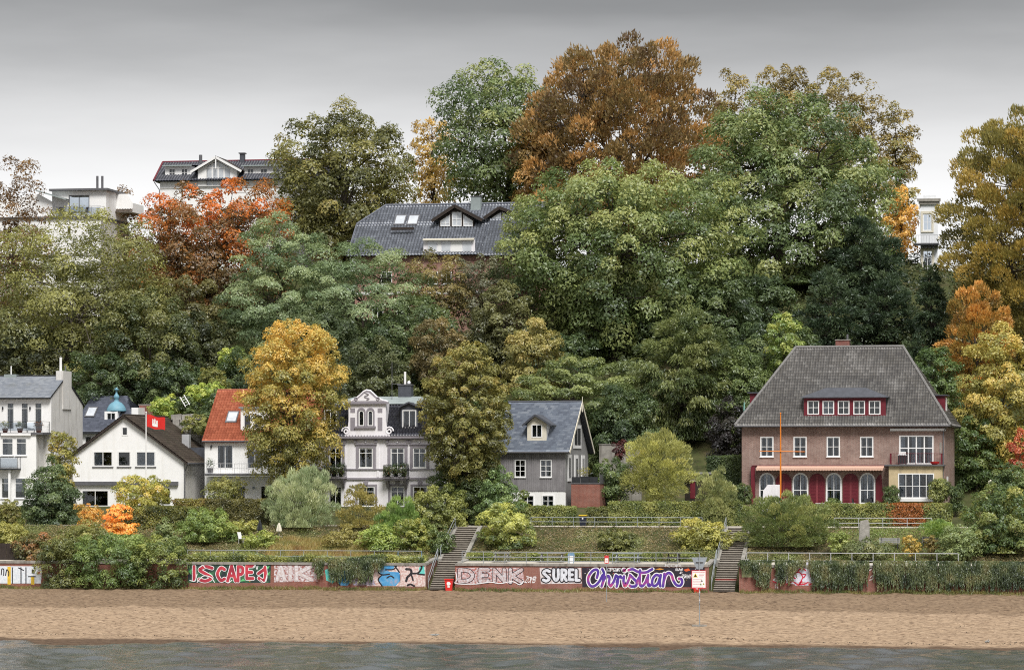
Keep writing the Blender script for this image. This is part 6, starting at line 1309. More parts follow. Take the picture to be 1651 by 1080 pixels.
for px, top, hw, p, lab in ((1290, 800, 22, MIXS, 'grey-green loose bush under the orange mast'), (1345, 802, 16, pal((70, 92, 48), (100, 120, 62), (120, 136, 76)), 'leafy green border plant before the third arched door')):
    sh(lab, px, top, 824, hw, 19.2, p, nc=34, cover=4)
# clipped domes on the slope behind the red roof
for px, top, bot, hw, Y, lab, p in ((342, 592, 625, 22, 46, 'olive clipped dome bush, upper one on the terraced slope', pal((74, 84, 36), (104, 110, 46), (126, 126, 56))), (352, 610, 640, 20, 44, 'lower olive clipped dome bush on the terraced slope', pal((84, 96, 40), (112, 120, 50), (134, 136, 60))), (332, 616, 650, 34, 42, 'bright green clipped hedge bush above the ladder', LIME), (270, 636, 680, 30, 40, 'bright green rounded bush right of the brick chimney', LIME), (300, 638, 672, 18, 39.5, 'blackish small bush beside the white ladder', DARKG), (350, 628, 690, 28, 38, 'dark green bush above the red tiled roof', DARKG), (376, 560, 600, 24, 52, 'yellow-green bush under the feathery locust', LIME), (325, 668, 700, 34, 36, 'mossy creeping bush on the rock wall', MIXS)):
    sh(lab, px, top, bot, hw, Y, p, name='clipped_bush', nc=60, rc=.2, lob=.06, cover=5.4, leaf=(.16, .11))
# hedges
def hg(lab, px0, px1, top, bot, Y, p, depth=1.1, patch=None, **k):
    a = W(px0, bot, Y); b = W(px1, bot, Y); z1 = W((px0+px1)/2, top, Y)[2]; z0 = float(tz(a[0], Y+.5, False))-.15
    if patch: patch = (W(patch[0], bot, Y)[0]-(a[0]+b[0])/2, patch[1], patch[2])
    hedge('hedge', lab, a[0], b[0], Y, Y+depth, min(z0, z1-.5), z1, p, patch=patch, **k)
hg('clipped green hedge before the white ground floor of the timber cottage', 846, 926, 817, 850, 16.8, HEDGE)
hg('short olive hedge next to the wheelie bin', 946, 981, 819, 848, 16.8, pal((70, 82, 36), (104, 112, 50), (128, 128, 62)))
hg('long clipped green hedge between the annex and the right-hand stairs', 980, 1198, 810, 850, 16.7, HEDGE)
hg('long clipped hedge with a russet patch before the brick house terrace', 1330, 1533, 813, 848, 16.9, HEDGE, patch=(1462, 1.6, lin(176, 112, 58, 1.1)))
hg('dark yellow-topped hedge behind the flame-orange sumac', 200, 330, 818, 876, 12.0, pal((46, 56, 26), (78, 88, 36), (120, 124, 48), (160, 152, 56)))
hg('brown-green beech hedge left of the willow bush', 330, 432, 806, 870, 13.5, pal((60, 58, 30), (96, 88, 42), (120, 108, 50), (130, 124, 56)))
hg('low yellow hedge beside the white gabled house', 280, 345, 806, 822, 19.0, pal((110, 104, 40), (150, 136, 48), (140, 92, 50)), .8)
hg('low green hedge at the far left garden', -20, 34, 836, 880, 12.5, HEDGE)
for a, b, lab in ((752, 800, 'low clipped bush on the lower terrace next to the left-hand stairs'), (854, 876, 'low clipped bush on the lower terrace beside the long picnic table'), (912, 938, 'low clipped bush behind the blue litter bin'), (985, 1065, 'long low clipped hedge behind the blue-grey bench table'), (1075, 1120, 'low clipped hedge by the right end of the lower terrace')):
    hg(lab, a, b, 892, 908, 4.4, pal((84, 104, 42), (122, 138, 56), (152, 160, 76)), .9)
hg('dark tall hedge beside the left wall of the brick house', 1140, 1196, 736, 806, 27, DARKG, 1.4)
# --- undergrowth on the slope, one mass nobody could count
r = np.random.default_rng(55); n = 520; cx = r.uniform(-62, 62, n); cyy = r.uniform(37, 96, n); P = []; Q = []
for a, b in zip(cx, cyy):
    m_ = int(r.uniform(90, 170)); d = unit(r.normal(0, 1, (m_, 3))); d[:, 2] = np.abs(d[:, 2]); s_ = r.uniform(.9, 2.1)
    P.append(np.array([a, b, float(tz(a, b))])+d*s_*np.array([1.1, 1.1, .8])*r.uniform(.6, 1, (m_, 1))); Q.append(d)
u_ = scatter('undergrowth', np.concatenate(P), np.concatenate(Q), (.32, .2), pal((34, 48, 28), (54, 70, 36), (80, 92, 48), (96, 92, 54)), r); put(u_, 'dark leafy undergrowth covering the wooded slope', 'undergrowth')
# --- dry bank between the two terraces
n = 90000; X = r.uniform(-48, 48, n); Y = r.uniform(4.6, 13.0, n); ok = np.ones(n, bool)
for a, b in ST: ok &= ~((X > a-.1) & (X < b+.1))
X, Y = X[ok], Y[ok]; P = np.stack([X, Y, tz(X, Y)+r.uniform(0, .18, len(X))], 1)
b_ = scatter('bank_groundcover', P, np.repeat([[0, -.5, .8]], len(X), 0), (.115, .07), pal((96, 80, 52), (128, 106, 68), (148, 124, 80), (128, 126, 66), (122, 138, 62)), r, nsc=2.2); put(b_, 'dry brownish ground cover on the bank between the terraces', 'ground cover')
# bright lawn on the right bank, tall grass left
n = 9000; X = r.uniform(W(1340, 870, 8)[0], W(1560, 870, 8)[0], n); Y = r.uniform(4.8, 12.8, n); P = np.stack([X, Y, tz(X, Y)+.05], 1)
l_ = scatter('lawn', P, np.repeat([[0, -.3, .9]], n, 0), (.16, .05), pal((96, 128, 46), (126, 156, 56), (146, 172, 66)), r, tip=np.repeat([[0, 0, 1.0]], n, 0)); put(l_, 'bright green lawn around the standing stone', 'grass')
n = 9000; X = r.uniform(W(430, 870, 6)[0], W(640, 870, 6)[0], n); Y = r.uniform(4.6, 9.5, n); P = np.stack([X, Y, tz(X, Y)+.2], 1)
l_ = scatter('tall_grass', P, np.repeat([[0, -.3, .9]], n, 0), (.55, .05), pal((120, 118, 60), (156, 142, 76), (176, 150, 84), (150, 110, 66)), r, tip=np.repeat([[.1, -.1, 1.0]], n, 0)); put(l_, 'yellowed tall grass on the bank before the willow bush', 'grass')
# creepers along the top of the left wall
n = 20000; X = r.uniform(W(300, 900, .3)[0], W(682, 900, .3)[0], n); Y = r.uniform(.1, 2.6, n)
hgt = .25+.6*vnoise(X/1.3, Y/1.2+5); P = np.stack([X, Y, 4.1+r.random(n)*hgt], 1)
l_ = scatter('wall_creeper', P, np.repeat([[0, -.6, .7]], n, 0), (.17, .11), pal((60, 80, 34), (94, 112, 46), (136, 144, 58), (160, 156, 66)), r); put(l_, 'green creeper growing along the top of the left wall', 'creeper')
# hanging ivy on the walls
def hang(lab, spans, dens=46, zt=4.45, nm='hanging_ivy'):
    P = []; T = []
    for (a, b, bot, depthp) in spans:
        x0, x1 = W(a, 930, 0)[0], W(b, 930, 0)[0]; zb = W((a+b)/2, bot, 0)[2]
        for _ in range(int((x1-x0)*dens)):
            xx = r.uniform(x0, x1); e = min(1, min(xx-x0, x1-xx)/.5+.35); L = (zt-zb)*r.uniform(.6, 1.06)*e; k = int(L/.055)
            t = np.linspace(0, 1, max(k, 2)); w = r.normal(0, .10)
            P.append(np.stack([xx+w*t+.03*np.sin(t*9+xx), -.12-.28*np.minimum(t*6, 1)*r.uniform(.5, 1)+r.normal(0, .03, len(t)), zt-t*L], 1))
    P = np.concatenate(P); T = np.repeat([[0, -.25, -1.0]], len(P), 0)
    o = scatter(nm, P, np.repeat([[0, -1, .2]], len(P), 0), (.22, .085), pal((46, 62, 36), (74, 92, 54), (102, 116, 72), (120, 120, 74)), r, tip=T, nsc=.7); put(o, lab, 'ivy', kind='stuff'); return o
hang('broad curtain of grey-green ivy hanging over the right wall up to the edge', [(1408, 1665, 950, 0)], 52)
hang('ivy curtain hanging between the white graffiti and the bare brick pier', [(1305, 1402, 950, 0)], 50)
hang('narrow ivy hank left of the white graffiti', [(1250, 1285, 942, 0), (1285, 1300, 918, 0)], 46)
hang('thick ivy hank next to the right-hand stairs', [(1213, 1245, 948, 0), (1193, 1214, 925, 0)], 50)
hang('ivy tress hanging over the blue graffiti on the left wall', [(530, 606, 938, 0), (604, 622, 920, 0)], 46)
hang('small reddish-brown ivy tress left of the turquoise paint', [(506, 524, 930, 0)], 40)
# grass along the foot of the walls
for a, b in ((-30, 688), (733, 1142), (1192, 1690)):
    x0, x1 = W(a, 948, -.3)[0], W(b, 948, -.3)[0]; n = int((x1-x0)*170); X = r.uniform(x0, x1, n); Y = -.05-r.random(n)**1.5*1.3*(.4+1.0*vnoise(X/2.2, X*0+3)); hh = .12+.30*vnoise(X/1.1, X*0+8)
    P = np.stack([X, Y, bz(X, Y)+hh*r.random(n)*.8], 1)
    o = scatter('grass_fringe', P, np.repeat([[0, -.5, .6]], n, 0), (.24, .04), pal((74, 92, 40), (104, 116, 52), (128, 128, 62), (140, 122, 66)), r, tip=np.repeat([[0, -.2, 1.0]], n, 0)); put(o, {-30: 'grass fringe along the foot of the left wall', 733: 'grass fringe below the violet graffiti lettering', 1192: 'grass fringe under the hanging ivy of the right wall'}[a], 'grass')

# weed and twigs left by the tide, and leaf litter
n = 1500; X = r.uniform(-46, 46, n); Y = np.where(r.random(n) < .6, -36.4+1.2*np.sin(X/7)+r.normal(0, .25, n), r.uniform(-35, -3, n)); P = np.stack([X, Y, bz(X, Y)+.015], 1)
o = scatter('tide_wrack', P, np.repeat([[0, -.2, 1.0]], n, 0), (.17, .07), [lin(52, 42, 32), lin(74, 60, 44), lin(96, 80, 60)], r, jit=.4); put(o, 'dark scraps of weed and twigs strewn along the tide line of the beach', 'tide wrack')
# ================================================================== retaining walls, stairs, railings
def flat(name, poly, m, parent, y):      # paint: a thin flat shape on the wall, polygon in world (x, z)
    return MB().prism([(p[0], p[1]) for p in poly], y-.003, y).build(name, m, parent)
def wpx(px, py, y=-.0): q = W(px, py, y); return (q[0], q[2])
PAINT = {}
def paint(*c):
    if c not in PAINT:
        m, t, b = newmat('spray_paint'); base = ramp(t, noise(t, 3, 4), [(.3, sc(lin(*c), .85)), (.7, sc(lin(*c), 1.12))])
        f = ramp(t, noise(t, 7, 6), [(.58, (0, 0, 0)), (.68, (.55, .55, .55))]); t.links.new(mixc(t, f, base, (.26, .15, .12)), b.inputs['Base Color']); b.inputs['Roughness'].default_value = .7; PAINT[c] = m    # brick showing through where the paint has flaked
    return PAINT[c]
def wallpiece(label, px0, px1, ret0, ret1, ztop=None, brick='redbrick'):
    x0, x1 = (px0 if px0 < -40 else W(px0, 930, 0)[0]), (px1 if px1 > 2000 else W(px1, 930, 0)[0])
    if px0 < -40: x0 = -66
    if px1 > 2000: x1 = 66
    root = empty('retaining_wall', ((x0+x1)/2, 0, 1.7), 0, label, 'wall'); cx = (x0+x1)/2
    zt = 3.95-1.7
    MB().box(x0-cx, x1-cx, 0, .36, -.1, zt).build('wall_face', MT[brick], root)
    n = max(1, int((x1-x0)/1.4)); L = (x1-x0)/n
    for k in range(n): MB().box(x0-cx+k*L+.006, x0-cx+(k+1)*L-.006, -.07, .42, zt+.002, zt+.2).build('coping_slab', MT['concrete'], root)
    for on, xx, s in ((ret0, x0-cx, 1), (ret1, x1-cx, -1)):
        if on:   # return wall along the stairs
            a, b = sorted((xx, xx+s*.32)); i = MB(); i = extr_x(i, [(.361, -.1), (5.0, -.1), (5.0, zt+.35), (.361, zt)], a, b); i.build('return_wall', MT[brick], root)
            extr_x(MB(), [(.43, zt+.002), (5.0, zt+.352), (5.0, zt+.5), (.43, zt+.16)], a-.04, b+.04).build('coping_slab', MT['concrete'], root)
    return root, cx
x_a = W(ST and 686, 950, 0)[0]
WL, cxl = wallpiece('left retaining wall of red brick with red, white and blue graffiti', -50, 686, False, True)
WM, cxm = wallpiece('middle retaining wall of brick with silver and violet script graffiti', 733.5, 1142.5, True, True)
WR, cxr = wallpiece('right retaining wall of brick mostly hidden under hanging ivy', 1191.5, 2100, True, False)
def gp(root, name, pts, m, y):     # polygon by wall pixels, child of the wall
    o = root.location; P = [(wpx(a, b)[0]-o.x, wpx(a, b)[1]-o.z) for a, b in pts]
    return MB().prism(P, y-.002, y).build(name, m, root)
def smooth(pts, n=8):
    P = [np.array(p, float) for p in pts]; P = [2*P[0]-P[1]]+P+[2*P[-1]-P[-2]]; out = []
    for i in range(1, len(P)-2):
        for t in np.linspace(0, 1, n, endpoint=False):
            out.append(.5*((2*P[i])+(-P[i-1]+P[i+1])*t+(2*P[i-1]-5*P[i]+4*P[i+1]-P[i+2])*t*t+(-P[i-1]+3*P[i]-3*P[i+1]+P[i+2])*t**3))
    return out+[P[-2]]
def stroke(root, name, strokes, width, m, y, caps=True, n=8):
    """painted strokes: wall-pixel polylines turned into flat ribbons"""
    mb = MB(); o = root.location
    for si, (s, wk) in enumerate(strokes):
        yy = y-.0006*si
        S_ = smooth(s, n); Q = np.array([[*wpx(a, b)] for a, b in S_])-np.array([o.x, o.z]); d = np.gradient(Q, axis=0); d = d/np.maximum(np.linalg.norm(d, axis=1, keepdims=True), 1e-6)
        nn = np.stack([-d[:, 1], d[:, 0]], 1); w = width*wk/2
        A = Q+nn*w; B = Q-nn*w; i = len(mb.v)
        mb.v += [(a[0], yy, a[1]) for a in A]+[(b[0], yy, b[1]) for b in B]; k = len(Q)
        mb.f += [(i+j, i+j+1, i+k+j+1, i+k+j) for j in range(k-1)]
        for c in (Q[0], Q[-1]):
            i = len(mb.v); mb.v += [(c[0]+w*math.cos(t), yy-.0003, c[1]+w*math.sin(t)) for t in np.linspace(0, 2*math.pi, 12, endpoint=False)]; mb.f.append(tuple(range(i, i+12)))
    return mb.build(name, m, root)
def grad_paint(name, stops, scale=.6):
    m, t, b = newmat(name); f = noise(t, scale, 2, stretch=(1, 0.01, 1)); t.links.new(ramp(t, f, stops), b.inputs['Base Color']); b.inputs['Roughness'].default_value = .55; return m
def lettering(root, txt, px0, px1, py0, py1, m, y, shear=0.0, bold=0.0, name='graffiti_lettering', jit=0.0, seed=1, gap=1.0):
    """painted letters filling a rectangle of wall pixels"""
    rr = random.Random(seed); o = root.location; x0, z0 = wpx(px0, py1); x1, z1 = wpx(px1, py0); n = len(txt); adv = (x1-x0)/n; mb = MB()
    for i, ch in enumerate(txt):
        if ch == ' ': continue
        cu = bpy.data.curves.new('t', 'FONT'); cu.body = ch; cu.offset = 0; cu.resolution_u = 3; ob = bpy.data.objects.new('t', cu); COL.objects.link(ob)
        dg = bpy.context.evaluated_depsgraph_get(); me = bpy.data.meshes.new_from_object(ob.evaluated_get(dg)); vs = np.array([v.co[:2] for v in me.vertices])
        if len(vs):
            lo, hi = vs.min(0), vs.max(0); u = (vs-lo)/np.maximum(hi-lo, 1e-6)
            if bold:   # fatten from the outline
                c = u-.5; u = .5+c*(1+bold)
            an = rr.uniform(-jit, jit); wv = adv*gap; hv = (z1-z0)*(1+rr.uniform(-jit, jit)*.4); yo = rr.uniform(-jit, jit)*.15*(z1-z0)
            X = (u[:, 0]-.5)*wv; Z = (u[:, 1]-.5)*hv; X2 = X*math.cos(an)-Z*math.sin(an)+shear*Z; Z2 = X*math.sin(an)+Z*math.cos(an)
            i0 = len(mb.v); mb.v += [(x0+adv*(i+.5)+a-o.x, y-.0005*(i % 3), (z0+z1)/2+b+yo-o.z) for a, b in zip(X2, Z2)]
            mb.f += [tuple(i0+k for k in p.vertices) for p in me.polygons]
        bpy.data.objects.remove(ob); bpy.data.curves.remove(cu); bpy.data.meshes.remove(me)
    return mb.build(name, m, root)
Wt = paint(235, 235, 238); Bk = paint(32, 30, 38)
# --- violet script lettering on black
gp(WM, 'graffiti_background', [(938, 914.5), (1136, 914.5), (1138, 946), (939, 946)], grad_paint('black_graffiti_ground', [(.3, lin(28, 26, 34)), (.62, lin(44, 38, 52)), (.7, lin(96, 62, 84))], 1.2), -.004)
zz = lambda L: [(930+a/8.255, 890+b/8.255) for a, b in L]
CH = [zz(p) for p in (
 [(268, 335), (285, 262), (262, 228), (205, 250), (155, 330), (158, 405), (195, 450), (245, 440), (300, 385), (345, 300)],
 [(340, 222), (362, 280), (352, 370), (330, 450)], [(338, 430), (368, 350), (412, 312), (436, 340), (428, 410), (452, 448)],
 [(452, 448), (490, 390), (520, 315)], [(520, 305), (548, 330), (545, 400), (530, 452)], [(532, 395), (552, 340), (580, 318), (594, 338)],
 [(628, 318), (622, 390), (640, 448), (676, 400), (708, 318)],
 [(708, 300), (752, 345), (795, 392), (785, 445), (725, 452), (705, 440)],
 [(800, 385), (832, 330)], [(842, 238), (840, 330), (838, 420), (868, 448), (912, 400), (940, 330)],
 [(690, 236), (740, 222), (800, 250), (860, 268), (930, 262), (975, 238), (1005, 222)],
 [(950, 300), (944, 390), (960, 445), (1000, 420)],
 [(1100, 310), (1055, 300), (1012, 350), (1005, 420), (1035, 446), (1080, 410), (1108, 330)], [(1118, 300), (1105, 390), (1112, 448)],
 [(1166, 285), (1158, 370), (1148, 450)], [(1160, 372), (1185, 300), (1225, 272), (1262, 300), (1285, 370), (1325, 430), (1375, 440), (1402, 400), (1392, 355), (1360, 348)])]
DOT = [zz([(625, 232), (635, 246)])]
stroke(WM, 'graffiti_outline', [(s, 1) for s in CH], .36, Wt, -.008); stroke(WM, 'graffiti_outline', [(s, 1) for s in DOT], .40, Wt, -.008)
VI = grad_paint('violet_graffiti_fill', [(.32, lin(58, 44, 140)), (.5, lin(98, 58, 160)), (.62, lin(176, 66, 130)), (.75, lin(216, 92, 110))], .9)
sc_ = stroke(WM, 'graffiti_lettering', [(s, 1) for s in CH], .205, VI, -.020); sc_['label'] = 'large violet script word outlined in white on black'
stroke(WM, 'graffiti_lettering', [(s, 1) for s in DOT], .2, VI, -.020)
lettering(WM, 'Captain', 979, 1000, 914.8, 920.5, Wt, -.03, .3); lettering(WM, 'Ruhe', 1089, 1101, 915.5, 919.8, Wt, -.008, .3); lettering(WM, 'in', 1096, 1100, 921, 924.5, Wt, -.008, .3); lettering(WM, 'Frieden', 1099, 1115, 925.5, 931.5, Wt, -.008, .3)
rr = random.Random(4)
for k in range(26):
    a, b = rr.uniform(942, 1132), rr.uniform(916, 943); c = rr.choice([(230, 210, 90), (210, 220, 120), (235, 235, 235), (220, 120, 60), (220, 90, 90)]); s_ = rr.uniform(.35, .9)
    gp(WM, 'paint_fleck', [(a-s_, b), (a, b-s_), (a+s_, b), (a, b+s_)], paint(*c), -.0062)
gp(WM, 'paint_flare', [(1056, 917), (1064, 915.5), (1071, 917), (1064, 918.5)], paint(214, 150, 60), -.0062); gp(WM, 'paint_flare', [(1102, 918), (1110, 915.6), (1113, 919), (1106, 921)], paint(214, 96, 50), -.0062)
# --- silver block letters and bubble letters
def worn(name, c1, c2):
    m, t, b = newmat(name); f = noise(t, 6, 5); t.links.new(ramp(t, f, [(.42, c1), (.58, c2)]), b.inputs['Base Color']); b.inputs['Roughness'].default_value = .7; return m
SILV = worn('worn_silver_paint', lin(206, 204, 210), lin(158, 116, 112)); PINK = worn('pinkish_worn_paint', lin(206, 196, 200), lin(168, 104, 96)); WASH = worn('washed_white_paint', lin(214, 212, 216), lin(196, 180, 178))
gp(WM, 'graffiti_background', [(736, 914.8), (842, 914.8), (846, 937), (820, 941), (790, 938), (760, 941), (735, 940)], PINK, -.004)
def polyletter(root, polys, m, y, nm='graffiti_lettering'):
    for k, p in enumerate(polys): gp(root, nm, p, m, y-.0015*(k % 4))
def bandword(root, word, boxes, outl, fill, y, w0=.30, w1=.17):
    """block letters as fat strokes; boxes: per letter (x0, x1, y0, y1) in wall pixels"""
    SK = {'D': [[(0, 0), (0, 1)], [(0, 0), (.7, .1), (1, .5), (.7, .9), (0, 1)]], 'E': [[(0, 0), (0, 1)], [(0, 0), (1, 0)], [(0, .5), (.8, .5)], [(0, 1), (1, 1)]], 'N': [[(0, 1), (0, 0)], [(0, 0), (1, 1)], [(1, 1), (1, 0)]],
          'K': [[(0, 0), (0, 1)], [(1, 0), (.1, .5)], [(.1, .5), (1, 1)]], 'S': [[(1, .1), (.5, 0), (.05, .22), (.5, .5), (.95, .78), (.5, 1), (0, .9)]], 'C': [[(1, .12), (.5, 0), (.05, .5), (.5, 1), (1, .88)]],
          'A': [[(0, 1), (.5, 0)], [(.5, 0), (1, 1)], [(.25, .65), (.75, .65)]], 'P': [[(0, 1), (0, 0)], [(0, 0), (.8, .05), (.95, .28), (.75, .5), (0, .55)]], 'I': [[(.5, 0), (.5, 1)]], 'J': [[(.3, .45), (.9, .15)], [(.95, 0), (1, .55), (.85, 1), (.35, .8)]],
          'U': [[(0, 0), (0, .7), (.5, 1), (1, .7), (1, 0)]], 'R': [[(0, 1), (0, 0)], [(0, 0), (.8, .05), (.95, .28), (.75, .5), (0, .55)], [(.35, .55), (1, 1)]], 'L': [[(0, 0), (0, 1)], [(0, 1), (1, 1)]], 'O': [[(.5, 0), (.05, .4), (.3, .95), (.8, .9), (.95, .4), (.5, 0)]],
          '5': [[(.9, 0), (.1, 0)], [(.1, 0), (.1, .4)], [(.1, .4), (.7, .38), (1, .7), (.6, 1), (.05, .95)]]}
    st = []
    for ch, (a, b, c, d) in zip(word, boxes):
        for s in SK[ch]: st.append(([(a+(b-a)*u, c+(d-c)*v) for u, v in s], 1))
    stroke(root, 'graffiti_outline', st, w0, outl, y, n=5); stroke(root, 'graffiti_lettering', st, w1, fill, y-.012, n=5)
bandword(WM, 'DENK', [(741, 762, 918, 937), (774, 787, 918, 936), (797, 813, 918, 936), (823, 841, 918, 938)], paint(58, 50, 58), worn('pale_silver_paint', lin(204, 200, 206), lin(178, 150, 148)), -.008, .40, .28)
stroke(WM, 'graffiti_contour', [([(735, 922), (737, 934), (735, 940), (765, 941), (790, 938), (806, 940), (826, 937), (838, 942), (845, 936)], 1)], .07, Wt, -.028)
lettering(WM, 'ZOMB', 847, 864, 929, 939, Wt, -.006, .2, jit=.2)
gp(WM, 'graffiti_background', [(870, 914.8), (937, 914.8), (938, 940), (872, 941)], WASH, -.004)
bandword(WM, 'SUREL', [(876, 886, 919, 936), (893, 900, 918, 935), (906, 913, 918, 935), (918, 924, 918, 934), (929, 934, 919, 935)], Bk, paint(214, 218, 228), -.008, .42, .23)
# --- red letters, left wall
gp(WL, 'graffiti_background', [(302, 909.5), (437, 909.5), (436, 939), (303, 939)], grad_paint('dark_graffiti_ground', [(.3, lin(34, 32, 48)), (.5, lin(44, 66, 60)), (.62, lin(60, 110, 76)), (.75, lin(110, 70, 90))], 1.4), -.004)
RD = grad_paint('red_graffiti_fill', [(.35, lin(150, 44, 62)), (.6, lin(196, 62, 78)), (.75, lin(206, 96, 86))], 1)
bandword(WL, 'ISCAPEJ', [(309, 317, 913, 934), (321, 342, 913, 936), (350, 362, 915, 935), (367, 380, 912, 936), (384, 392, 913, 936), (398, 408, 912, 932), (412, 428, 914, 936)], Wt, RD, -.008, .36, .25)
stroke(WL, 'graffiti_contour', [([(306, 935), (314, 936), (318, 925)], 1), ([(322, 914), (327, 911), (331, 915)], 1), ([(318, 938), (328, 928), (340, 930), (346, 938)], 1), ([(362, 936), (368, 939), (374, 935)], 1), ([(408, 914), (412, 911), (414, 917)], .8), ([(416, 912), (415, 917)], .8), ([(420, 934), (427, 938), (431, 925)], 1)], .07, Wt, -.034)
for pts in ([(304, 920), (309, 917), (308, 926)], [(333, 926), (338, 922), (342, 926), (337, 929)], [(354, 912), (360, 911), (357, 914)], [(386, 937), (392, 932), (396, 936)], [(428, 914), (435, 912), (432, 917)], [(431, 924), (435, 921), (434, 928)]): gp(WL, 'paint_leaf', pts, paint(96, 190, 118), -.006)
gp(WL, 'paint_cloud', [(398, 931), (404, 929), (409, 934), (402, 937)], paint(214, 130, 70), -.0062)
# --- washed white, turquoise and blue pieces, left wall
gp(WL, 'graffiti_background', [(442, 911), (508, 911), (512, 937), (442, 938)], worn('peeling_white_paint', lin(214, 210, 214), lin(150, 92, 84)), -.004)
bandword(WL, 'AIK', [(447, 459, 914, 934), (464, 472, 914, 934), (478, 502, 913, 934)], paint(176, 160, 162), WASH, -.008, .34, .27)
TQ = grad_paint('turquoise_paint', [(.4, lin(70, 190, 180)), (.6, lin(120, 206, 200))], 2); BL = grad_paint('sky_blue_paint', [(.35, lin(58, 140, 200)), (.55, lin(92, 160, 206)), (.7, lin(150, 160, 190))], 1.6)
gp(WL, 'graffiti_background', [(524, 918), (540, 914), (542, 934), (536, 940), (526, 935)], TQ, -.004)
gp(WL, 'graffiti_shape', [(552, 920), (562, 917), (566, 936), (560, 944), (548, 943), (543, 934)], BL, -.005); stroke(WL, 'graffiti_contour', [([(552, 920), (543, 934), (548, 943)], 1)], .08, Bk, -.008)
gp(WL, 'graffiti_background', [(566, 930), (600, 928), (606, 943), (570, 943)], worn('lavender_paint', lin(170, 170, 200), lin(150, 130, 130)), -.0045)
gp(WL, 'graffiti_background', [(592, 912), (686, 908.5), (686, 945), (592, 944)], worn('pale_pink_worn_paint', lin(220, 208, 206), lin(196, 160, 154)), -.004)
gp(WL, 'graffiti_shape', [(614, 909), (638, 909), (634, 917), (622, 918), (628, 921), (644, 922), (645, 936), (638, 944), (616, 944), (610, 934), (616, 926), (609, 920)], BL, -.0055)
stroke(WL, 'graffiti_contour', [([(614, 909), (638, 909), (635, 917), (622, 918)], 1), ([(614, 910), (609, 920), (616, 926), (628, 925)], 1), ([(636, 911), (644, 922)], 1), ([(616, 926), (610, 934), (616, 944)], 1), ([(624, 931), (630, 928), (635, 931)], 1), ([(645, 925), (645, 938)], .5)], .11, Bk, -.009)
stroke(WL, 'graffiti_contour', [([(654, 911), (666, 908.8), (676, 910), (680, 914), (674, 923), (662, 924)], 1), ([(655, 917), (662, 918), (663, 924), (657, 930), (655, 936)], 1.3), ([(663, 925), (666, 935)], .9), ([(674, 925), (684, 926)], .9), ([(657, 943), (662, 941.5), (668, 944)], 1)], .15, Bk, -.009)
gp(WL, 'graffiti_shape', [(676, 914), (684, 911), (685, 925), (675, 925)], TQ, -.006)
# --- white and yellow piece at the far left
gp(WL, 'graffiti_background', [(-10, 912), (68, 912.5), (66, 940), (-10, 940)], worn('cool_white_paint', lin(226, 230, 236), lin(206, 214, 224)), -.004)
for a in (12, 50): gp(WL, 'yellow_stripe', [(a, 913 if a < 20 else 929), (a+5.5, 913 if a < 20 else 929), (a+5.5, 942), (a, 942)], paint(222, 186, 60), -.0062)
for a in (33, 41, 19): gp(WL, 'black_stripe', [(a, 914), (a+1.8, 914), (a+1.8, 940), (a, 940)], Bk, -.0062)
stroke(WL, 'graffiti_contour', [([(2, 926), (3, 917), (6, 918), (6, 927)], 1), ([(9, 927), (11, 918), (14, 922), (14, 928)], 1), ([(46, 929), (57, 929)], 1), ([(30, 915), (38, 919)], 1)], .09, Bk, -.008)
gp(WL, 'black_square', [(51, 918), (56, 918), (56, 924), (51, 924)], Bk, -.0065); stroke(WL, 'graffiti_contour', [([(61, 921), (65, 925)], 1), ([(65, 921), (61, 925)], 1)], .07, paint(190, 60, 90), -.008)
# --- white and red angular piece, right wall
gp(WR, 'graffiti_background', [(1266, 924), (1282, 906), (1305, 906), (1306, 930), (1330, 934), (1336, 940), (1300, 943), (1268, 940)], worn('bluish_white_paint', lin(222, 222, 234), lin(206, 206, 226)), -.004)
zr8 = lambda L: [(1190+a/6.604, 880+b/6.604) for a, b in L]
for s in ([(515, 405), (585, 375), (640, 415), (680, 375)], [(640, 410), (700, 405), (745, 385)], [(575, 325), (640, 270), (690, 330), (650, 400)], [(600, 250), (640, 280)], [(640, 260), (680, 235), (720, 260)], [(690, 300), (720, 300), (700, 335)], [(760, 410), (815, 380)], [(825, 405), (900, 380)], [(375, 375), (445, 405)], [(575, 320), (610, 345)]):
    stroke(WR, 'graffiti_lettering', [(zr8(s), 1)], .10, paint(196, 40, 66), -.008, n=2)
gp(WR, 'graffiti_background', [(1246, 934), (1256, 926), (1258, 940), (1248, 937)], WASH, -.004); gp(WR, 'graffiti_background', [(1196, 906), (1214, 902), (1214, 930), (1196, 930)], worn('pale_green_paint', lin(184, 200, 140), lin(170, 180, 150)), -.004)
stroke(WR, 'graffiti_lettering', [(zr8([(1385, 210), (1420, 195), (1430, 230), (1400, 255), (1390, 230)]), 1), (zr8([(1410, 330), (1440, 310), (1430, 350), (1400, 360)]), 1)], .06, Wt, -.008)
gp(WR, 'graffiti_background', [(1280, 938), (1330, 937), (1332, 943), (1282, 943.5)], worn('faded_blue_scribble', lin(190, 200, 220), lin(196, 130, 116)), -.0055)
for k in (1250.5, 1253.5): gp(WR, 'paint_drip', [(k, 940), (k+1, 940), (k+1, 948), (k, 948)], Wt, -.006)
lettering(WM, 'KOR', 1072, 1100, 909.5, 913.5, paint(200, 200, 204), -.0745, .2, jit=.1, name='chalk_lettering')

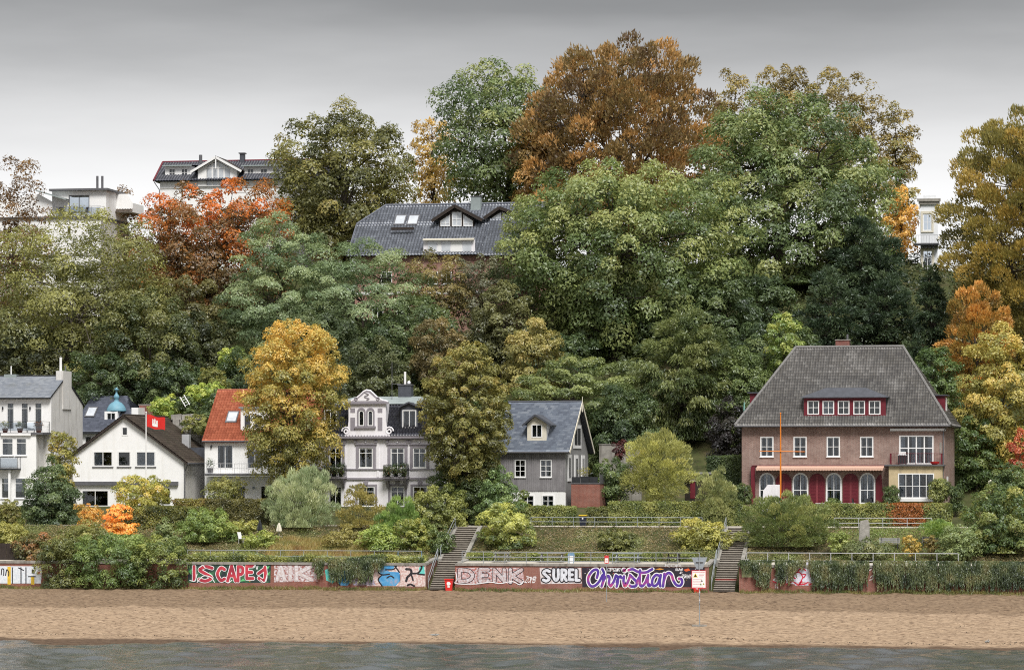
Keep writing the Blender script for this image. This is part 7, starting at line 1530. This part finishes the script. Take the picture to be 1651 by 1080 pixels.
# ---- stairs
MT['riser'] = mat('shade_toned_riser', (.12, .105, .09), .95, .25, 3, .3, 20); MT['step'] = mat('lit_toned_tread', (.33, .30, .26), .92, .2, 3, .3, 25)  # shade on risers and light on treads are put into the concrete colour
for i, ((x0, x1), lab) in enumerate(zip(ST, ('concrete steps between the left and middle graffiti walls', 'concrete steps with a red riser between the middle wall and the ivy wall'))):
    root = empty('stairs', ((x0+x1)/2, 0, 1.9), 0, lab, 'stairs'); hw = (x1-x0)/2-.012
    n1, n2 = 13, 16
    for k in range(n1):
        z0, z1 = 2.0+(k)*2.2/n1, 2.0+(k+1)*2.2/n1; y0, y1 = k*4.2/n1, (k+1)*4.2/n1
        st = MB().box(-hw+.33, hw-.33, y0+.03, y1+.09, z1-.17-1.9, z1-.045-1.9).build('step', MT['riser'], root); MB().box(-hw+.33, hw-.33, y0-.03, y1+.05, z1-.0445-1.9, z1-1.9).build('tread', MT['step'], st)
        if i == 1 and k == 5: st.data.materials[0] = paint(170, 70, 66); st['label'] = 'step painted red on its front'
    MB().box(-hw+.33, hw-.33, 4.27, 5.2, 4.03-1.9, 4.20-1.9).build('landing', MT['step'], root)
    for k in range(n2):
        z1 = 4.2+(k+1)*2.64/n2; y0, y1 = 5.2+k*7.8/n2, 5.2+(k+1)*7.8/n2
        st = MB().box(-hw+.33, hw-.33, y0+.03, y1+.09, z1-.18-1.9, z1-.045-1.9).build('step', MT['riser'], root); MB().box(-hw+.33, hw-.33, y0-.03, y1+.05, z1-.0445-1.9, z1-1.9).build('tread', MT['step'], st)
    for s_ in (-1, 1):
        a, b = sorted((s_*hw, s_*(hw-.32))); extr_x(MB(), [(5.2, 1.9), (12.9, 4.2), (12.9, 5.05), (5.2, 2.45)], a, b).build('stringer', MT['concrete'], root)
    for nm, (ya, za, yb, zb), xs_ in (('handrail', (.3, 2.0, 4.4, 4.2), (-1,)), ('handrail', (5.6, 4.25, 12.4, 6.7), (-1,))):
        for s_ in xs_:
            xx = s_*(hw-.16); pts = [(xx, ya, za+.1-1.9), (xx, ya, za+1.0-1.9), (xx, (ya+yb)/2, (za+zb)/2+1.0-1.9), (xx, yb, zb+1.0-1.9), (xx, yb, zb-1.9)]
            MB().tube(pts, .035, 6).build(nm, MT['steel'], root); MB().tube([(xx, ya, za+.55-1.9), (xx, yb, zb+.55-1.9)], .025, 6).build(nm, MT['steel'], root)
            MB().tube([(xx, (ya+yb)/2, (za+zb)/2-1.95), (xx, (ya+yb)/2, (za+zb)/2+1.0-1.9)], .03, 6).build('post', MT['steel'], root)
# ---- railings
def railing(lab, px0, px1, Y, h, sp, m='steel', rails=(1.0, .55, .2), endblue=False, z=None, rp=.03):
    x0, x1 = W(px0, 900, Y)[0], W(px1, 900, Y)[0]; n = max(1, round((x1-x0)/sp)); z = float(np.interp(Y, PROF_Y, PROF_Z)) if z is None else z
    root = empty('railing', (x0, Y, z), 0, lab, 'railing'); L = (x1-x0)/n; pm = None
    for k in range(n+1):
        o = MB().tube([(0, 0, 0), (0, 0, h)], rp, 6).build('post', MT['bluepaint' if endblue and k in (n, n-1) else m], root); o.location = (k*L, 0, 0)
    for q in rails: MB().tube([(0, 0, h*q), (n*L, 0, h*q)], rp*.9, 6).build('rail', MT[m], root)
railing('galvanised railing with blue end posts above the left graffiti wall', 302, 680, .75, 1.0, 1.9, rails=(1.0, .5), endblue=True)
railing('long three-bar galvanised railing above the middle graffiti wall', 745, 1128, .2, .92, 1.72, z=4.15)
railing('galvanised railing along the upper path before the hedges', 856, 1132, 13.05, .85, 1.72, rails=(1.0, .55))
railing('pale galvanised railing above the ivy-hung right wall', 1204, 1545, .25, .95, 1.72, rails=(1.0, .35), z=4.15, m='tin')
railing('short galvanised railing along the upper path before the russet-patched hedge', 1345, 1502, 13.05, .85, 1.9, rails=(1.0, .5), m='tin')
# ---- dark board fence far left
a, b = W(-30, 890, 2.2)[0], W(62, 890, 2.2)[0]; f_ = empty('board_fence', (a, 2.2, 4.1), 0, 'weathered dark board fence above the white and yellow graffiti', 'fence')
for k in range(int((b-a)/.2)): MB().box(k*.2, k*.2+.185, -.02+.008*(k % 2), .02, .0, 1.45).build('plank', MT['darkwood'], f_)
for z in (.3, 1.1): MB().box(0, b-a, .022, .07, z, z+.09).build('rail', MT['darkwood'], f_)

# ================================================================== street furniture and small things
def ground(px, py, Y): q = W(px, py, Y); return q
# beach sign
def on_beach(px, py):     # where the pixel ray meets the sand
    d = ray(px, py); lo, hi = 150.0, 300.0
    for _ in range(40):
        m_ = (lo+hi)/2; p = CAM+d*m_
        if p[2] > float(beach_z(p[1])): lo = m_
        else: hi = m_
    return CAM+d*lo
p = on_beach(1128, 1012); s_ = S(1127, p[1]); zb = float(bz(np.array([p[0]]), np.array([p[1]]))[0])
sg = empty('beach_sign', (p[0], p[1], zb), math.radians(9), 'beach warning sign on a pole with white board, red rim and grey triangle', 'sign')
H_ = lambda py: W(1127, py, p[1])[2]-zb
MB().box(-.55, .5, -.3, .3, -.02, .09).build('base_slab', MT['concrete'], sg)
MB().tube([(0, 0, 0), (-.03, 0, H_(898))], .04, 8).build('pole', MT['steel'], sg)
for k in range(7): MB().tube([(-.0, 0, H_(975)+k*.28), (-.0, 0, H_(975)+k*.28+.13)], .043, 8).build('sticker_band', paint(225, 215, 215) if k % 2 else paint(80, 70, 70), sg)
x0, x1 = -13*s_, 10.5*s_; z0, z1 = H_(948), H_(919)
bd = MB().box(x0, x1, -.07, -.045, z0, z1).build('board', paint(206, 50, 66), sg); MB().box(x0+.05, x1-.05, -.076, -.0705, z0+.05, z1-.04).build('board_face', MT['white2'], bd)
cz = z0+(z1-z0)*.72; MB().prism([(x0+.1, cz-.13), (x0+.44, cz-.13), (x0+.27, cz+.16)], -.080, -.0765).build('warning_triangle', paint(232, 200, 40), bd); MB().prism([(x0+.16, cz-.1), (x0+.38, cz-.1), (x0+.27, cz+.09)], -.083, -.0805).build('warning_triangle', paint(40, 36, 20), bd)
mb = MB()
for k in range(3): mb.box(x0+.52, x1-.12-.05*k, -.080, -.0765, cz+.1-.1*k, cz+.125-.1*k)
for k in range(4): mb.box(x0+.1, x1-.3, -.080, -.0765, z0+.62-.11*k, z0+.64-.11*k)
mb.build('print_line', paint(206, 120, 130), bd); MB().box(x0+.08, x1-.1, -.080, -.0765, z1-.13, z1-.09).build('print_line', paint(214, 90, 100), bd); MB().box(x0+.08, x1-.2, -.080, -.0765, z0+.09, z0+.12).build('print_line', paint(214, 70, 70), bd)
for (u, v, c) in ((.70, .42, (70, 60, 50)), (.62, .22, (90, 140, 80)), (.82, .24, (160, 150, 60))): xx = x0+(x1-x0)*u; zc_ = z0+(z1-z0)*v; MB().prism([(xx-.07, zc_-.05), (xx+.07, zc_-.05), (xx, zc_+.09)], -.080, -.0765).build('pictogram', paint(*c), bd)
MB().prism([(-13*s_, H_(898)), (12.5*s_, H_(898)), (5*s_, H_(917)), (-5*s_, H_(917))], .045, .06).build('triangle_sign', MT['grey'], sg); MB().box(-6*s_, 6*s_, -.05, .044, H_(905.5), H_(904.5)).build('bracket', MT['steel'], sg)
# small red and white sign
p = on_beach(978, 966); s_ = S(978, p[1]); zb = float(bz(np.array([p[0]]), np.array([p[1]]))[0]); H2 = lambda py: W(978, py, p[1])[2]-zb
sg = empty('bathing_sign', (p[0], p[1], zb), math.radians(9), 'small red and white sign on a thin pole before the violet graffiti', 'sign'); MB().tube([(0, 0, -.1), (0, 0, H2(894))], .03, 8).build('pole', MT['steel'], sg)
b_ = MB().box(-3.3*s_, 3.3*s_, -.05, -.031, H2(908), H2(895)).build('board', paint(206, 52, 56), sg); MB().box(-2.6*s_, 2.6*s_, -.056, -.0505, H2(906.8), H2(899.5)).build('board_face', MT['white2'], b_); MB().box(-1.6*s_, 1.4*s_, -.060, -.0565, H2(904), H2(902.8)).build('print_line', paint(190, 60, 70), b_)
# red litter bins
def litter(px, py, lab, Y=-.55):
    q = W(px, py, Y); zb = float(bz(np.array([q[0]]), np.array([Y]))[0]); r_ = empty('litter_bin', (q[0], Y, zb), .05, lab, 'litter bin')
    MB().prism([(-.24, 0), (.24, 0), (.33, .86), (-.33, .86)], -.26, .26).build('body', MT['red'], r_); MB().box(-.36, .36, -.3, .3, .862, .95).build('lid', MT['red'], r_)
    MB().prism([(-.13, .45), (-.02, .42), (.12, .46), (.17, .58), (.1, .7), (-.05, .74), (-.16, .64)], -.275, -.262).build('sticker', MT['white2'], r_); MB().prism([(-.1, .28), (.08, .26), (.1, .38), (-.08, .4)], -.275, -.262).build('sticker', MT['white2'], r_)
litter(724, 950, 'red litter bin with white stickers at the foot of the left-hand stairs'); litter(1124, 952, 'red litter bin standing behind the beach warning sign')
# blue and white bin on the lower terrace
q = W(921, 908, 1.6); r_ = empty('waste_bin', (q[0], 1.6, 4.15), 0, 'small blue and white waste bin on the lower terrace behind the railing', 'waste bin'); MB().prism([(-.22, 0), (.22, 0), (.26, .62), (-.26, .62)], -.2, .2).build('body', MT['white2'], r_); MB().prism([(-.27, .621), (.27, .621), (.2, .82), (-.2, .82)], -.22, .22).build('lid', MT['bluepaint'], r_)
for k in (-.235, .19): MB().box(k, k+.045, -.215, -.202, 0.02, .6).build('stripe', MT['bluepaint'], r_)
# wheelie bin at the upper path
q = W(940, 851, 13.6); r_ = empty('wheelie_bin', (q[0], 13.6, 6.9), 0, 'dark blue wheelie bin with yellow lid at the upper path', 'waste bin')
MB().prism([(-.23, .06), (.23, .06), (.29, .88), (-.29, .88)], -.27, .27).build('body', MT['plastic'], r_); MB().box(-.32, .32, -.33, .31, .882, .97).build('lid', MT['yellow'], r_); MB().box(-.06, .06, -.282, -.272, .6, .74).build('sticker', MT['white2'], r_)
for k in (-.2, .2): MB().tube([(k-.03, .24, .1), (k+.03, .24, .1)], .1, 12).build('wheel', MT['dark'], r_)
# picnic tables and benches
def picnic(px, Y, wpx_, lab, m='woodgrey', zt=.74):
    q = W(px, 905, Y); L = wpx_*S(px, Y)/2; r_ = empty('picnic_table', (q[0], Y, 4.22), 0, lab, 'picnic table')
    for k in range(4): MB().box(-L, L, -.36+k*.185, -.36+k*.185+.17, zt-.05, zt).build('table_plank', MT[m], r_)
    for y in (-.75, .55): MB().box(-L, L, y, y+.24, .40, .45).build('bench_plank', MT[m], r_)
    for a in (-L*.75, L*.75):
        MB().bar((a, -.7, 0), (a, -.15, zt-.05), .07, .09).bar((a, .7, 0), (a, .15, zt-.05), .07, .09).build('leg', MT[m], r_); MB().bar((a, -.75, .37), (a, .79, .37), .06, .07).build('crossbar', MT[m], r_)
picnic(809, 2.2, 26, 'silvered picnic table next to the low bush by the left-hand stairs', 'woodgrey'); picnic(890, 2.3, 44, 'silvered picnic table left of the blue and white bin', 'woodgrey'); picnic(1012, 2.2, 46, 'blue-grey picnic table above the violet graffiti', 'grey')
picnic(1086, 2.4, 22, 'dark picnic table at the right end of the lower terrace', 'darkwood')
def bench(px, Y, z, hw, lab):
    q = W(px, 870, Y); r_ = empty('park_bench', (q[0], Y, z), 0, lab, 'bench')
    for k in range(3): MB().box(-hw, hw, -.22+k*.15, -.22+k*.15+.13, .42, .46).build('seat_slat', MT['woodgrey'], r_)
    for k in range(3): MB().box(-hw, hw, .25+.03*k, .29+.03*k, .52+k*.13, .63+k*.13).build('back_slat', MT['woodgrey'], r_)
    for a in (-hw*.8, hw*.8): MB().bar((a, -.2, 0), (a, -.2, .42), .06, .06).bar((a, .2, 0), (a, .33, .92), .06, .06).bar((a, -.22, .4), (a, .24, .4), .05, .05).build('leg', MT['dark'], r_)
zb = float(tz(W(1434, 870, 8)[0], 8.2)); bench(1434, 8.0, zb-.03, .85, 'grey slatted park bench on the lawn beside the standing stone'); bench(1502, 8.6, float(tz(W(1502, 870, 8.6)[0], 8.8))-.03, .8, 'grey slatted park bench half hidden behind the brown-tinged bush')
# standing stone
q = W(1392, 872, 7.2); zb = float(tz(q[0], 7.2))-.1; r_ = np.random.default_rng(9); mb = MB(); prof = []
hh = W(1392, 838, 7.2)[2]-zb; n = 10
for j, t in enumerate(np.linspace(0, 1, 8)):
    for k in range(n):
        a = 2*math.pi*k/n; rad = (.50-.10*t)*(1+.10*math.sin(3*a+j*.6)+.05*math.sin(7*a-j*2))*(1 if t < .9 else .8); cut = .12*max(0, t-.8)*math.cos(a)*5
        mb.v.append((rad*math.cos(a)+.10*t, rad*.6*math.sin(a), hh*t+cut*.6))
for j in range(7):
    for k in range(n): mb.f.append((j*n+k, j*n+(k+1) % n, (j+1)*n+(k+1) % n, (j+1)*n+k))
mb.f.append(tuple(7*n+k for k in range(n))); o = mb.build('standing_stone', MT['rock']); o.location = (q[0], 7.2, zb); put(o, 'rough pale standing stone on the lawn behind the right railing', 'stone')
# orange mast with yard
q = W(1258.5, 822, 17.6); zb = float(tz(q[0], 17.6)); r_ = empty('signal_mast', (q[0], 17.6, zb), math.radians(4), 'tall orange mast with a single yard in front of the brick house', 'mast')
Hm = lambda py: W(1258, py, 17.6)[2]-zb
MB().tube([(0, 0, 0), (0, 0, Hm(715)), (0, 0, Hm(667))], [.08, .07, .045], 8).build('pole', MT['orange'], r_); s_ = S(1258, 17.6); MB().tube([(-34*s_, -.12, Hm(727)), (0, -.12, Hm(727.5)), (39*s_, -.12, Hm(728))], [.035, .05, .035], 8).build('yard', MT['orange'], r_); MB().lathe((0, 0, Hm(667)), [(.07, 0), (.07, .05), (.02, .12)], 8).build('truck_cap', MT['orange'], r_)
# flagpole with red flag
q = W(235.5, 818, 18.0); zb = float(tz(q[0], 18.0)); r_ = empty('flagpole', (q[0], 18.0, zb), 0, 'white flagpole in front of the white gabled house', 'flagpole'); s_ = S(235, 18); Hf = lambda py: W(235, py, 18)[2]-zb
MB().tube([(0, 0, 0), (0, 0, Hf(665))], [.07, .045], 8).build('pole', MT['white2'], r_); MB().lathe((0, 0, Hf(665)), [(.06, 0), (.07, .05), (.02, .1)], 8).build('finial', MT['white2'], r_)
fl = empty('flag', (q[0], 18.0, zb), 0, 'red flag with white castle flying from the white flagpole', 'flag'); nx, nz_ = 22, 12; mb = MB()
def fp(u, v, dy=0): # flag surface
    x = .07+u*(266-237)*s_; z = Hf(668.5)-(Hf(668.5)-Hf(688.5))*v-u*.28+.05*math.sin(u*8+v); return (x, .10*math.sin(u*7.5+v*1.2)+dy, z)
for i in range(nx+1):
    for j in range(nz_+1): mb.v.append(fp(i/nx, j/nz_))
for i in range(nx):
    for j in range(nz_): a = i*(nz_+1)+j; mb.f.append((a, a+1, a+nz_+2, a+nz_+1))
mb.build('cloth', MT['red'], fl)
mb = MB()
def cell(u0, u1, v0, v1):
    n_ = 4
    for a in range(n_):
        A, B = u0+(u1-u0)*a/n_, u0+(u1-u0)*(a+1)/n_
        for dy in (-.012, .012): mb.quad(fp(A, v0, dy), fp(B, v0, dy), fp(B, v1, dy), fp(A, v1, dy))
cell(.30, .62, .55, .80)
for a, b, t in ((.30, .38, .34), (.42, .50, .22), (.54, .62, .34)): cell(a, b, t, .56)
for a in (.30, .35, .54, .59): cell(a, a+.03, .27, .35)
cell(.445, .475, .14, .22); mb.build('castle_emblem', MT['white2'], fl)
# lamp post right
q = W(1597, 812, 16.0); zb = float(tz(q[0], 16.0)); r_ = empty('lamp_post', (q[0], 16.0, zb), 0, 'slim lamp post rising from the shrubs at the right edge', 'lamp'); h_ = W(1597, 784, 16)[2]-zb
MB().tube([(0, 0, 0), (0, 0, h_)], .05, 8).build('post', MT['canvas'], r_); MB().lathe((0, 0, h_), [(.06, 0), (.16, .08), (.2, .42), (.1, .5), (.02, .58)], 10).build('lantern', MT['canvas'], r_)
# parasols
def parasol(px, pt, pb, Y, lab, m):
    q = W(px, pb, Y); zb = float(tz(q[0], Y)); h = W(px, pt, Y)[2]-zb; r_ = empty('parasol', (q[0], Y, zb), 0, lab, 'parasol'); MB().tube([(0, 0, 0), (0, 0, h)], .03, 6).build('pole', MT['woodgrey'], r_); MB().lathe((0, 0, 0), [(.3, 0), (.3, .06), (.05, .1)], 12).build('base', MT['concrete'], r_)
    mb = MB(); n = 12
    for j, (rr_, z) in enumerate(((.20, h*.35), (.26, h*.42), (.22, h*.6), (.15, h*.8), (.04, h*.98))):
        for k in range(n): a = 2*math.pi*k/n; f = 1 if k % 2 else .6; mb.v.append((rr_*f*math.cos(a), rr_*f*math.sin(a), z))
    for j in range(4):
        for k in range(n): mb.f.append((j*n+k, j*n+(k+1) % n, (j+1)*n+(k+1) % n, (j+1)*n+k))
    mb.build('folded_canopy', MT[m], r_)
parasol(450, 842, 872, 10.0, 'closed cream parasol left of the willow bush', 'canvas'); parasol(419, 838, 872, 10.5, 'closed black parasol before the beech hedge', 'dark'); parasol(1200, 645, 700, 33.5, 'closed pale green parasol beside the brick house roof', 'glassgreen')
q = W(391, 874, 9.0); chair((q[0], 9.0, float(tz(q[0], 9.0))), 1.2, 'white slatted garden chair on the terrace above the left wall', 'white2', back=.98)
# ladder on the slope
q = W(296, 650, 38); zb = float(tz(q[0], 38)); a = W(299, 648, 38); b = W(288, 630, 38.5); r_ = empty('ladder', (a[0], 38, a[2]), 0, 'white ladder leaning on the bushes above the brick chimney', 'ladder'); o_ = np.array([a[0], 38, a[2]])
d_ = np.array([b[0]-a[0], .6, b[2]-a[2]]); d_ = d_/np.linalg.norm(d_); 
for s_ in (-.2, .2): MB().bar(tuple(d_*-.5+np.array([s_, 0, s_*.5])), tuple(d_*.8+np.array([s_, 0, s_*.5])), .06, .06).build('stile', MT['white2'], r_)
for k in range(4): c_ = d_*(-.35+k*.32); MB().bar(tuple(c_+np.array([-.2, 0, -.1])), tuple(c_+np.array([.2, 0, .1])), .04, .04).build('rung', MT['white2'], r_)
# pale garden wall and rock wall on the slope
a, b = W(966, 745, 34)[0], W(1034, 745, 34)[0]; z1 = W(1000, 717, 34)[2]; put(MB().box(a, b, 34, 34.3, 8.6, z1).box(a-.05, b+.05, 33.95, 34.35, z1+.001, z1+.08).build('garden_wall', MT['concrete']), 'pale concrete garden wall behind the purple shrub', 'wall')
g_ = empty('garden_shed', (W(1130, 806, 27)[0], 27, 9.0), 0, 'small wooden garden shed with pale hatch half hidden by shrubs', 'shed'); s_ = S(1130, 27); hz = lambda py: W(1130, py, 27)[2]-9.0
MB().box(-26*s_, 22*s_, 0, 2.2, -.1, hz(764)).build('wall', MT['darkwood'], g_); MB().box(-30*s_, 26*s_, -.5, 2.5, hz(764), hz(761)).build('roof', MT['woodgrey'], g_); MB().box(-18*s_, -7*s_, -.04, -.003, hz(776), hz(766)).build('hatch', MT['canvas'], g_); MB().box(-17*s_, -9*s_, -.04, -.003, hz(803), hz(777)).build('door', MT['maroon'], g_); MB().box(18*s_, 20*s_, -.4, -.3, -.1, hz(764)).build('post', MT['canvas'], g_)
r9 = np.random.default_rng(77); a, b = W(275, 700, 37)[0], W(345, 700, 37)[0]
rk = empty('rock_wall', ((a+b)/2, 36.6, 9.2), 0, 'rough stone retaining wall on the slope behind the white gabled house', 'wall'); zt_ = W(310, 672, 37)[2]-9.2
for row in range(int(zt_/.55)+1):
    x_ = a+r9.uniform(-.4, 0)
    while x_ < b:
        w_ = r9.uniform(.5, 1.1); mb = MB().box(-w_/2+.03, w_/2-.03, -.25-r9.uniform(0, .12), .3, .02, .53); mb.v = [tuple(np.array(v)+r9.normal(0, .035, 3)) for v in mb.v]
        o = mb.build('stone', MT['rock'], rk); o.location = (x_+w_/2-(a+b)/2, row*.12, row*.55); x_ += w_
# seagull-sized driftwood by the water and pebbles on the beach
for px, py, L, lab in ((700, 1024, .7, 'small grey driftwood log lying near the water line'), (1592, 1035, .3, 'dark lump of driftwood at the water edge near the right end')):
    p = on_beach(px, py); mb = MB().tube([(-L/2, 0, .06), (-L*.1, .05, .10), (L*.2, 0, .09), (L/2, .06, .16)], [.05, .09, .08, .03], 7); mb.tube([(L*.1, 0, .1), (L*.25, -.1, .25)], [.04, .015], 5); o = mb.build('driftwood', MT['woodgrey']); o.location = (p[0], p[1], float(bz(np.array([p[0]]), np.array([p[1]]))[0])-.03); put(o, lab, 'driftwood')
print('LEAVES', TOTAL[0])
